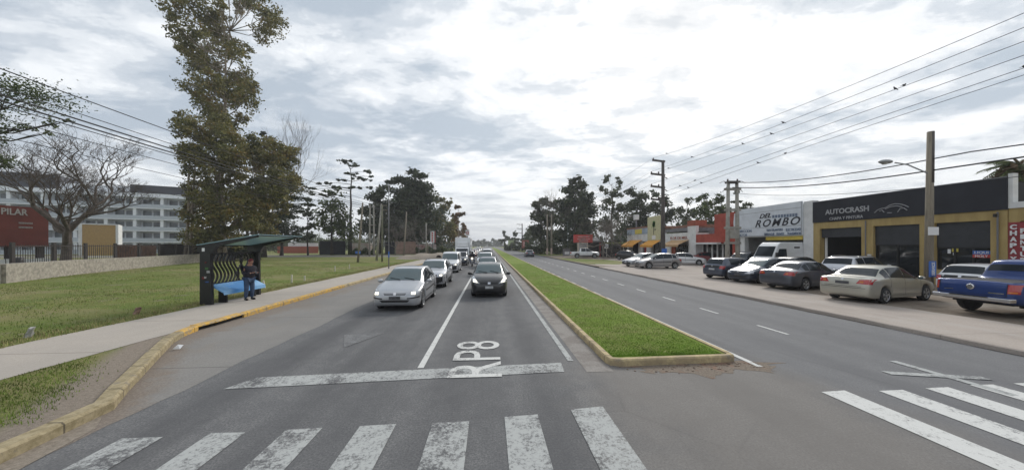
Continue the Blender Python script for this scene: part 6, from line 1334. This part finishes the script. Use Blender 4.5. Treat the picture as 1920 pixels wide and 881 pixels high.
        zt = fsh(L-.25); lamp_pair('tail_light', [(.66*Wd, zt-.20), (.95*Wd, zt-.22), (.95*Wd, zt-.02), (.70*Wd, zt-.02)], 'b', 'lamp_red')
        bl('number_plate', [(-.22, .62), (.22, .62), (.22, .73), (-.22, .73)], plate, off=.012); bl('bumper_seam', [(-.92*Wd, .57), (.92*Wd, .57), (.92*Wd, .585), (-.92*Wd, .585)], 'trim_black', nx=14); bl('badge', [(-.05, .84), (.05, .84), (.05, .92), (-.05, .92)], 'chrome', nx=2, nz=2, off=.012)
        if kind in ('suv', 'sandero'): bl('bumper', [(-.9*Wd, base+.15), (.9*Wd, base+.15), (.9*Wd, .55), (-.9*Wd, .55)], 'trim_black', nx=14)
        if kind == 'mini': bl('tailgate_panel', [(-.72*Wd, .78), (.72*Wd, .78), (.70*Wd, .93), (-.70*Wd, .93)], 'trim_black', off=.005)
    if sp.get('rails'):
        for sd in (1, -1): m_ = MB(); zz = [ftop(x)-.045 for x in (2.1, 2.9, 3.7)]; m_.tube([(L/2-2.0, sd*roofw*.93, zz[0]-.0), (L/2-2.12, sd*roofw*.93, zz[0]+.06), (L/2-2.9, sd*roofw*.93, zz[1]+.075), (L/2-3.45, sd*roofw*.93, ftop(3.45)+.01), (L/2-3.55, sd*roofw*.93, ftop(3.55)-.06)], .018, 6); m_.build('roof_rail', 'trim_black' if kind == 'sandero' else 'chrome', q, True)
    # wiper
    m_ = MB()
    for y0 in (-.1, .45): z = ftop(cow)+.03; m_.bar((L/2-cow-.02, y0, z), (L/2-cow-.16, y0-.42, z+.06), .02, .015)
    m_.build('wiper', 'trim_black', q)
    q['L'] = L; return q
def place(q, xy, hd, z=.0):
    """centre position, heading in world degrees (0 = +X, away from the road to the right)"""
    q.location = (xy[0], xy[1], z); q.rotation_euler = (0, 0, R(hd)); return q
def copy_tree(o, parent=None):
    c = o.copy(); COL.objects.link(c)
    if parent is not None: c.parent = parent
    for ch in list(o.children): copy_tree(ch, c)
    return c
def by_axle(q, sp, mid_cam, hd_cam, axle='r', z=.115):
    h = R(hd_cam); dx = (sp['ra'] - sp['L']/2) if axle == 'r' else -(sp['L']/2 - sp['fa'])
    xc, t = mid_cam[0]+math.cos(h)*dx, mid_cam[1]+math.sin(h)*dx; p = cw(xc, t); return place(q, (p.x, p.y), hd_cam-math.degrees(YAW), z)
TR = 'cars queuing in the incoming carriageway'; PK = 'cars parked on the right-hand apron'
# ---- incoming traffic
s = spec('hatch'); q = car(s, 'paint_silver', 'silver hatchback with lit headlights, first in the left lane', lit=True, glass='car_glass_pale', name='car', group=TR); place(q, (-3.42, 11.9+2.1), -90)
s = spec('sandero'); q = car(s, 'paint_silver_light', 'pale silver hatchback with roof rails and black bumper, second in the left lane', lit=True, name='car', group=TR, glass='car_glass_pale'); place(q, (-3.35, 18.2+2.04), -90)
s = spec('van'); q = car(s, 'paint_white', 'small white high-roofed van, third in the left lane', 'van', lit=True, name='van', glass='car_glass_pale'); place(q, (-3.55, 28.2+2), -90)
s = spec('suv'); q = car(s, 'paint_graphite', 'dark grey off-roader just ahead of the white box truck', lit=True, name='car', group=TR, full=False); place(q, (-3.5, 38+2.2), -90)
s = spec('fit'); q = car(s, 'paint_black', 'black hatchback with bright headlights, first in the right lane', lit=True, name='car', group=TR, glass='car_glass_pale'); place(q, (-.02, 14.7+1.95), -90); qb = q
s = spec('sedan'); q = car(s, 'paint_blue_grey', 'dark blue-grey sedan directly behind the black hatchback', lit=True, name='car', group=TR, glass='car_glass_pale'); place(q, (-.15, 24.3+2.26), -90)
s = spec('suv'); q = car(s, 'paint_silver_light', 'silver off-roader, third in the right lane', lit=True, name='car', group=TR, glass='car_glass_pale'); place(q, (-.45, 33.3+2.2), -90); far1 = q
far = [('hatch', 'paint_grey', -.3, 42.5, 'grey hatchback, fourth in the right lane'), ('van', 'paint_white', -.4, 50.5, 'far white van, fifth in the right lane'), ('sedan', 'paint_dark_blue', -.3, 59, 'far dark sedan, sixth in the right lane'),
       ('old_sedan', 'paint_white', -3.6, 60, 'far white sedan behind the box truck'), ('hatch', 'paint_red', -3.6, 68, 'far dark red hatchback in the left lane'), ('suv', 'paint_silver', -.35, 68.5, 'far silver off-roader in the right lane'), ('hatch', 'paint_white', -3.6, 77, 'far white hatchback in the left lane behind the red one'), ('sedan', 'paint_black', -.3, 79, 'far black sedan in the right lane'), ('suv', 'paint_white', -3.6, 88, 'very far white off-roader in the left lane'), ('sedan', 'paint_silver', -.3, 92, 'very far silver sedan in the right lane'),
       ('van', 'paint_white', -3.6, 102, 'very far white van near the end of the queue'), ('hatch', 'paint_dark_blue', -.3, 108, 'very far dark hatchback near the end of the queue'), ('hatch', 'paint_silver', -3.6, 118, 'farthest silver car of the left lane'), ('sedan', 'paint_grey', -.3, 126, 'farthest grey car of the right lane')]
for k, c, x, y, l in far: q = car(spec(k), c, l, lit=True, name='car', full=False, group=TR); place(q, (x, y+2), -90)
# box truck
def box_truck(xy, hd, label, z=0.0, small=False):
    q = thing('box_truck', label, 'truck', (xy[0], xy[1], z), R(hd)); m = MB(); L = 6.2
    # cab profile extruded (x forward)
    P = [(L/2, .42), (L/2+.02, .95), (L/2-.12, 1.15), (L/2-.55, 1.98), (L/2-.75, 2.12), (L/2-1.75, 2.15), (L/2-1.75, .42)]; n = len(P); w = 1.0
    m.v = [(x, -w+(.07 if z > 1.2 else 0), z) for x, z in P]+[(x, w-(.07 if z > 1.2 else 0), z) for x, z in P]; m.f = [tuple(range(n)), tuple(range(n, 2*n))[::-1]]+[(i, (i+1) % n, n+(i+1) % n, n+i) for i in range(n)]
    m.build('cab', 'paint_white', q, bevel=.05)
    def slab(nm, pts, mt): mm = MB(); mm.quad(*pts); o = mm.build(nm, mt, q); o.modifiers.new('s', 'SOLIDIFY').thickness = .01; return o
    slab('windscreen', [(L/2-.14, -.86, 1.22), (L/2-.14, .86, 1.22), (L/2-.53, .80, 1.93), (L/2-.53, -.80, 1.93)], 'car_glass')
    for sd in (1, -1): slab('side_window', [(L/2-.45, sd*1.0, 1.25), (L/2-1.35, sd*1.0, 1.25), (L/2-1.35, sd*.945, 1.9), (L/2-.72, sd*.945, 1.9)], 'car_glass'); MB().box(L/2-.42, L/2-.34, sd*1.15-.09, sd*1.15+.09, 1.25, 1.6).build('mirror', 'trim_black', q); MB().box(L/2-.02, L/2+.035, sd*.74-.18, sd*.74+.18, .72, .92).build('headlight', 'lamp_lit', q)
    MB().box(L/2-.0, L/2+.04, -.5, .5, .78, .95).build('grille', 'trim_black', q); MB().box(L/2-.05, L/2+.09, -.98, .98, .40, .62).build('bumper', 'plate_pale', q); MB().box(L/2+.09, L/2+.10, -.22, .22, .46, .57).build('number_plate', 'plate_dark', q)
    bx = MB(); bx.box(-L/2, L/2-1.82, -1.12, 1.12, .85, 3.55); bx.build('cargo_box', 'paint_white', q, bevel=.03); MB().box(-L/2+.1, L/2-1.5, -.5, .5, .5, .849).build('chassis', 'rubber', q)
    MB().box(L/2-1.81, L/2-1.0, -.8, .8, 2.17, 2.9).build('wind_deflector', 'paint_white', q, bevel=.08)
    for x in (L/2-.9, -L/2+1.2):
        for sd in (1, -1): MB().lathe([(.2, -.1), (.38, -.11), (.40, -.07), (.40, .07), (.38, .11), (.2, .1)], (x, sd*.85, .40), 'y', 22).build('wheel', 'rubber', q, True)
    return q
box_truck((-3.95, 46.3+3.1), -90, 'white box truck with tall pale cargo body in the left lane')
# ---- outgoing car
q = car(spec('hatch'), 'paint_graphite', 'dark hatchback driving away on the right carriageway', name='car'); place(q, (W(995, 66).x, 66+2), 90)
# ---- parked row
s = spec('sedan'); q = car(s, 'paint_beige', 'beige-gold sedan parked nose-in just left of the blue pickup', plate='plate_dark', group=PK); by_axle(q, s, (14.42, 13.45), 16.5)
s = spec('sedan'); q = car(s, 'paint_graphite', 'dark grey sedan parked rear towards the road, left of the beige one', plate='plate_dark', group=PK); by_axle(q, s, (14.6, 17.1), 17)
s = spec('hatch'); q = car(s, 'paint_dark_blue', 'dark blue car parked nose towards the road with plate visible', glass='car_glass_pale', group=PK); by_axle(q, s, (14.7, 20.1), 197, 'f')
s = spec('mini'); q = car(s, 'paint_blue_grey', 'old blue-grey hatchback at the left end of the near parked row', group=PK, bumper=1); by_axle(q, s, (14.3, 22.3), 17)
s = spec('suv'); q = car(s, 'paint_silver_light', 'silver off-roader with roof rails parked in the second row', group=PK); by_axle(q, s, (19.7, 19.15), 17)
s = spec('hatch'); q = car(s, 'paint_black', 'black car in the second row, only its roof showing over the dark sedans', group=PK); p = cw(20.4, 22.9); place(q, p.xy, 14, .115)
s = spec('suv'); q = car(s, 'paint_graphite', 'dark high car in front of the white workshop doorway, beside the white van', group=PK); p = cw(21.8, 30.3); place(q, p.xy, 200, .115)
s = spec('pickup'); q = car(s, 'paint_blue', 'bright blue double-cab pickup parked tail to the road at the right edge', 'pickup', name='pickup_truck'); by_axle(q, s, (16.35, 10.65), 1)
s = spec('mini'); q = car(s, 'paint_white', 'white hatchback parked between the blue pickup and the workshop', group=PK); p = cw(22.1, 14.9); place(q, p.xy, 6, .115)
s = spec('hatch'); s = dict(s); q = car(s, 'paint_warm_silver', 'warm silver car standing side-on, wheels to the road, before the four-armed pole', group=PK, glass='car_glass_pale'); p = cw(14.65, 32.5); place(q, p.xy, 180-2, .115)
s = spec('sedan'); q = car(s, 'paint_silver', 'grey sedan half hidden behind the warm silver side-on car', group=PK, bumper=1, glass='car_glass_pale'); p = cw(14.4, 35.4); place(q, p.xy, 193, .115)
s = spec('old_sedan'); q = car(s, 'paint_white', 'white old sedan facing right before the tan awning shop', group=PK); p = cw(20.7, 38.6); place(q, p.xy, -28, .115)
s = spec('sedan'); q = car(s, 'paint_red', 'dark red sedan partly hidden behind the white old sedan', group=PK, glass='car_glass_pale'); p = cw(24.6, 40.3); place(q, p.xy, -22, .115)
s = spec('hatch'); q = car(s, 'paint_black', 'black car parked by the left orange awning', group=PK); p = cw(18.4, 50.5); place(q, p.xy, -50, .115)
s = spec('pickup'); q = car(s, 'paint_white', 'white pickup parked beneath the red roadside sign', 'pickup', name='pickup_truck', full=False); p = cw(13.3, 59.2); place(q, p.xy, -12, .11)
# white delivery van half inside the workshop doorway
def delivery_van(xy, hd, label, z):
    q = thing('delivery_van', label, 'van', (xy[0], xy[1], z), R(hd)); L, H, w = 5.4, 2.55, 1.0; m = MB()
    P = [(L/2, .45), (L/2, .95), (L/2-.14, 1.12), (L/2-.50, 1.30), (L/2-.95, 2.25), (L/2-1.3, H), (-L/2+.1, H), (-L/2, .4)]; n = len(P)
    f = lambda z: w-(.12*max(0, z-1.2)/1.3); m.v = [(x, -f(z), z) for x, z in P]+[(x, f(z), z) for x, z in P]; m.f = [tuple(range(n)), tuple(range(n, 2*n))[::-1]]+[(i, (i+1) % n, n+(i+1) % n, n+i) for i in range(n)]
    m.build('body', 'paint_white', q, bevel=.08)
    def slab(nm, pts, mt): mm = MB(); mm.quad(*pts); o = mm.build(nm, mt, q); o.modifiers.new('s', 'SOLIDIFY').thickness = .012; return o
    e = .012; slab('windscreen', [(L/2-.52+e, -.84, 1.36), (L/2-.52+e, .84, 1.36), (L/2-.91+e, .80, 2.20), (L/2-.91+e, -.80, 2.20)], 'car_glass')
    for sd in (1, -1):
        slab('side_window', [(L/2-.80, sd*(f(1.35)+e), 1.35), (L/2-1.75, sd*(f(1.35)+e), 1.35), (L/2-1.75, sd*(f(2.0)+e), 2.0), (L/2-1.10, sd*(f(2.0)+e), 2.0)], 'car_glass')
        MB().box(L/2-3.0, L/2-2.5, sd*.925-.01, sd*.925+.012, 2.05, 2.18).build('roof_vent', 'trim_black', q); MB().box(L/2-.68, L/2-.60, sd*1.14-.08, sd*1.14+.08, 1.35, 1.7).build('mirror', 'trim_black', q); MB().box(L/2-.12, L/2+.012, sd*.72-.16, sd*.72+.16, .80, 1.0).build('headlight', 'lamp_clear', q)
        for x in (L/2-.95, -L/2+1.0): MB().lathe([(.2, -.1), (.32, -.11), (.34, -.07), (.34, .07), (.32, .11), (.2, .1)], (x, sd*.93, .34), 'y', 20).build('wheel', 'rubber', q, True)
    MB().box(L/2-.02, L/2+.03, -.45, .45, .72, .92).build('grille', 'trim_black', q); MB().box(L/2-.06, L/2+.06, -.96, .96, .42, .62).build('bumper', 'plate_pale', q)
    return q
p = cw(23.5, 27.7); delivery_van(p.xy, 187-4, 'white high-roofed delivery van standing nose-out in the white workshop doorway', .115)
# ================================================================ PEOPLE
mat('skin', (.36, .19, .13), .6); mat('jacket_navy', (.018, .017, .028), .85, var=.3, scale=8); mat('jeans', (.040, .068, .13), .85, var=.3, scale=6); mat('hair_dark', (.02, .015, .012), .8); mat('shoe', (.012, .012, .014), .6); mat('cap_red', (.16, .03, .035), .8); mat('helmet', (.04, .04, .045), .25, coat=1); mat('phone', (.01, .01, .012), .2); mat('backpack', (.02, .02, .025), .8)
def skin_obj(name, verts, edges, radii, root, m, parent, sub=2):
    me = bpy.data.meshes.new(name); me.from_pydata([tuple(v) for v in verts], edges, []); o = link_mesh(name, me, m, parent)
    md = o.modifiers.new('skin', 'SKIN'); md.use_smooth_shade = True
    if not me.skin_vertices: me.attributes  # layer is made by the modifier below
    if len(me.skin_vertices) == 0:
        bm = bmesh.new(); bm.from_mesh(me); bm.verts.layers.skin.verify(); bm.to_mesh(me); bm.free()
    for i, r_ in enumerate(radii):
        sv = me.skin_vertices[0].data[i]; sv.radius = r_ if hasattr(r_, '__len__') else (r_, r_); sv.use_root = (i == root)
    s_ = o.modifiers.new('sub', 'SUBSURF'); s_.levels = sub; s_.render_levels = sub
    return o
def person(label, loc, rz, J, colors, group=None):
    """J: joints (x forward, y left, z up)"""
    q = thing('person', label, 'person', loc, rz, group)
    g = lambda *k: [Vector(J[i]) for i in k]
    # one continuous body
    names = ['pelvis', 'belly', 'chest', 'neckb', 'neck', 'skull', 'shl', 'ell', 'wrl', 'shr', 'elr', 'wrr', 'hpl', 'knl', 'anl', 'tol', 'hpr', 'knr', 'anr', 'tor']
    rad = dict(pelvis=(.155, .13), belly=(.165, .14), chest=(.18, .135), neckb=.085, neck=.058, skull=(.085, .10), shl=.075, ell=.052, wrl=.034, shr=.075, elr=.052, wrr=.034, hpl=.10, knl=.068, anl=.045, tol=.04, hpr=.10, knr=.068, anr=.045, tor=.04)
    E = [('pelvis', 'belly'), ('belly', 'chest'), ('chest', 'neckb'), ('neckb', 'neck'), ('neck', 'skull'), ('neckb', 'shl'), ('shl', 'ell'), ('ell', 'wrl'), ('neckb', 'shr'), ('shr', 'elr'), ('elr', 'wrr'), ('pelvis', 'hpl'), ('hpl', 'knl'), ('knl', 'anl'), ('anl', 'tol'), ('pelvis', 'hpr'), ('hpr', 'knr'), ('knr', 'anr'), ('anr', 'tor')]
    ix = {n: i for i, n in enumerate(names)}; body = skin_obj('body', g(*names), [(ix[a], ix[b]) for a, b in E], [(rad[n] if n in ('neck', 'skull', 'wrl', 'wrr', 'neckb') else tuple(.62*x for x in rad[n]) if hasattr(rad[n], '__len__') else rad[n]*.42) for n in names], 0, 'skin', q)
    # clothes: same skeletons a little fuller
    jn = ['pelvis', 'belly', 'chest', 'neckb', 'shl', 'ell', 'wrl', 'shr', 'elr', 'wrr']; jj = {n: i for i, n in enumerate(jn)}
    pts = g(*jn); pts[0] = pts[0]-Vector((0, 0, .07)); pts[6] = pts[5].lerp(pts[6], .92); pts[9] = pts[8].lerp(pts[9], .92)
    skin_obj('jacket', pts, [(jj[a], jj[b]) for a, b in (('pelvis', 'belly'), ('belly', 'chest'), ('chest', 'neckb'), ('neckb', 'shl'), ('shl', 'ell'), ('ell', 'wrl'), ('neckb', 'shr'), ('shr', 'elr'), ('elr', 'wrr'))], [(.205, .18), (.22, .19), (.23, .18), (.12, .11), .12, .085, .058, .12, .085, .058], 0, colors[0], q)
    tn = ['pelvis', 'hpl', 'knl', 'anl', 'hpr', 'knr', 'anr']; tt = {n: i for i, n in enumerate(tn)}
    skin_obj('trousers', g(*tn), [(0, 1), (1, 2), (2, 3), (0, 4), (4, 5), (5, 6)], [(.165, .14), .115, .085, .065, .115, .085, .065], 0, colors[1], q)
    for a, b in (('anl', 'tol'), ('anr', 'tor')):
        A, B = g(a, b); skin_obj('shoe', [A-Vector((.05, 0, .02)), A.lerp(B, .5)-Vector((0, 0, .025)), B], [(0, 1), (1, 2)], [.055, .052, .045], 0, colors[2], q)
    S_ = Vector(J['skull']); N_ = Vector(J['neck']); fwd = Vector(J['face']).normalized()
    hd = MB().ell((0, 0, 0), (.098, .078, .125), 16, 12); M = Matrix.Translation(S_+Vector((0, 0, .03))) @ fwd.to_track_quat('X', 'Z').to_matrix().to_4x4()
    h = hd.build('head', 'skin', q, True); h.matrix_local = M
    n_ = MB(); n_.v = [(.09, -.013, .0), (.09, .013, .0), (.122, 0, -.025), (.095, 0, .035)]; n_.f = [(0, 1, 2), (0, 2, 3), (1, 3, 2)]; n_.build('nose', 'skin', h)
    for sd in (1, -1): MB().ell((.084, sd*.030, .012), (.010, .013, .008), 8, 6).build('eye', 'shoe', h, True); MB().ell((-.005, sd*.078, -.005), (.022, .010, .032), 8, 6).build('ear', 'skin', h, True)
    MB().ell((.083, 0, -.058), (.012, .024, .006), 8, 6).build('mouth', 'cap_red', h, True)
    if colors[3]: MB().ell((-.016, 0, .030), (.10, .086, .108), 14, 10).build('hair', colors[3], h, True)
    # hands: palm and five separate fingers
    for wr, el, sd in (('wrl', 'ell', 1), ('wrr', 'elr', -1)):
        Wp, El = g(wr, el); d = (Wp-El).normalized(); up = Vector((0, 0, 1)); si = d.cross(up).normalized()*(-sd); nr = si.cross(d)
        if nr.z < 0: nr = -nr
        p0 = Wp+d*.075; skin_obj('palm', [Wp, Wp+d*.035, p0], [(0, 1), (1, 2)], [(.026, .026), (.036, .02), (.038, .018)], 0, 'skin', q, 1)
        for k, (o, ln) in enumerate(((-.030, .062), (-.010, .075), (.010, .082), (.030, .072))):
            a = p0-si*o-d*.012; b_ = a+d*ln*.45-nr*.006*0+nr*-.012; c_ = b_+d*ln*.22+nr*ln*.30; e_ = c_-d*ln*.12+nr*ln*.22; skin_obj('finger', [a, b_, c_, e_], [(0, 1), (1, 2), (2, 3)], [.010, .009, .0085, .0075], 0, 'skin', q, 1)
        a = Wp+d*.03+si*.025; skin_obj('thumb', [a, a+si*.025+d*.02+nr*.01, a+si*.018+d*.045+nr*.028], [(0, 1), (1, 2)], [.013, .0115, .009], 0, 'skin', q, 1)
    return q
p = G(467, 562, .118)
J = dict(pelvis=(0, 0, .93), belly=(.01, 0, 1.10), chest=(.02, 0, 1.28), neckb=(.02, 0, 1.44), neck=(.045, 0, 1.52), skull=(.09, 0, 1.60), face=(.85, .0, -.50),
         shl=(.02, .19, 1.40), ell=(.02, .26, 1.12), wrl=(.25, .14, 1.15), shr=(.02, -.19, 1.40), elr=(.04, -.26, 1.12), wrr=(.28, -.12, 1.16),
         hpl=(0, .10, .88), knl=(.03, .12, .48), anl=(-.02, .13, .09), tol=(.16, .16, .04), hpr=(0, -.10, .88), knr=(.02, -.12, .48), anr=(-.03, -.12, .09), tor=(.15, -.15, .04))
man = person('man in navy jacket and jeans standing by the shelter looking down at his phone', (p.x, p.y, .118), R(-18), J, ('jacket_navy', 'jeans', 'shoe', 'cap_red'))
man.scale = (.98, .98, .98)
ph = thing('phone', 'dark phone held in the waiting man\'s hands', 'phone', (0, 0, 0)); m_ = MB().box(-.008, .008, -.038, .038, -.075, .075).build('case', 'phone', ph, bevel=.004)
hp = Matrix.Translation(man.location) @ Matrix.Rotation(R(-18), 4, 'Z') @ Vector((.36, .0, 1.165)); ph.location = hp; ph.rotation_euler = (0, R(-35), R(-18))
# motorcycle and rider in the gap between lanes
mc = W(885.5, 37, 0); q = thing('motorcycle', 'motorcycle with lit headlight riding between the two lanes of cars', 'motorcycle', (mc.x, mc.y, 0), R(-90))
mat('moto_red', (.05, .05, .055), .3, coat=1)
for x in (.65, -.65): w_ = MB().lathe([(.24, -.05), (.29, -.055), (.31, -.02), (.31, .02), (.29, .055), (.24, .05)], (x, 0, .31), 'y', 22).build('wheel', 'rubber', q, True); MB().lathe([(.24, -.01), (.24, .01)], (x, 0, .31), 'y', 18).build('rim', 'rim_silver', w_)
m_ = MB(); m_.tube([(.65, .09, .31), (.42, .09, .95)], .022, 6); m_.tube([(.65, -.09, .31), (.42, -.09, .95)], .022, 6); m_.build('fork', 'chrome', q)
m_ = MB(); m_.tube([(.36, -.36, 1.02), (.42, -.2, 1.05), (.42, .2, 1.05), (.36, .36, 1.02)], .016, 6); m_.build('handlebar', 'trim_black', q)
MB().ell((.15, 0, .80), (.30, .15, .14), 14, 8).build('tank', 'moto_red', q, True); MB().ell((-.35, 0, .78), (.38, .13, .06), 12, 6).build('seat', 'trim_black', q, True); m_ = MB(); m_.box(-.15, .3, -.15, .15, .32, .62); m_.build('engine', 'brake', q, bevel=.04)
m_ = MB(); m_.tube([(.35, 0, .85), (-.1, 0, .6), (-.65, 0, .4)], .03, 6); m_.tube([(.1, -.14, .35), (-.7, -.17, .40)], .04, 8); m_.build('frame', 'trim_black', q)
MB().ell((.52, 0, .92), (.09, .12, .12), 12, 8).build('headlight', 'lamp_lit', q, True); MB().ell((.68, 0, .63), (.2, .08, .05), 10, 6).build('mudguard', 'moto_red', q, True)
for sd in (1, -1): MB().ell((.36, sd*.38, 1.18), (.02, .06, .04), 8, 6).build('mirror', 'trim_black', q, True)
J = dict(pelvis=(-.28, 0, .90), belly=(-.24, 0, 1.06), chest=(-.16, 0, 1.24), neckb=(-.10, 0, 1.40), neck=(-.07, 0, 1.47), skull=(-.04, 0, 1.56), face=(1, 0, -.05),
         shl=(-.10, .19, 1.36), ell=(.08, .33, 1.14), wrl=(.32, .30, 1.06), shr=(-.10, -.19, 1.36), elr=(.08, -.33, 1.14), wrr=(.32, -.30, 1.06),
         hpl=(-.26, .12, .86), knl=(.14, .24, .74), anl=(-.02, .22, .36), tol=(.14, .23, .33), hpr=(-.26, -.12, .86), knr=(.14, -.24, .74), anr=(-.02, -.22, .36), tor=(.14, -.23, .33))
rider = person('rider in dark jacket and helmet on the motorcycle between the lanes', (mc.x, mc.y, 0), R(-90), J, ('jacket_navy', 'jeans', 'shoe', None))
hm = MB().ell((-.035, 0, 1.595), (.155, .14, .155), 16, 12).build('helmet', 'helmet', rider, True); v_ = MB()
for i in range(9):
    a = R(-55+i*13.75)
    for z, rr in ((1.55, .153), (1.64, .150)): v_.v.append((-.035+rr*1.02*math.cos(a), rr*.93*math.sin(a), z))
for i in range(8): v_.f.append((2*i, 2*i+2, 2*i+3, 2*i+1))
v_.build('visor', 'car_glass', rider, True, fix=False)
# ================================================================ AIR
hm_ = bpy.data.materials.new('haze_air'); hm_.use_nodes = True; hm_.node_tree.nodes.clear(); vo = hm_.node_tree.nodes.new('ShaderNodeOutputMaterial'); pv = hm_.node_tree.nodes.new('ShaderNodeVolumePrincipled')
pv.inputs['Color'].default_value = (.93, .95, 1, 1); pv.inputs['Density'].default_value = .00055; pv.inputs['Anisotropy'].default_value = .2; hm_.node_tree.links.new(pv.outputs[0], vo.inputs['Volume'])
hz = MB().box(-1510, 1510, -210, 2410, -1.1, 60).build('haze', hm_); hz['kind'] = 'stuff'
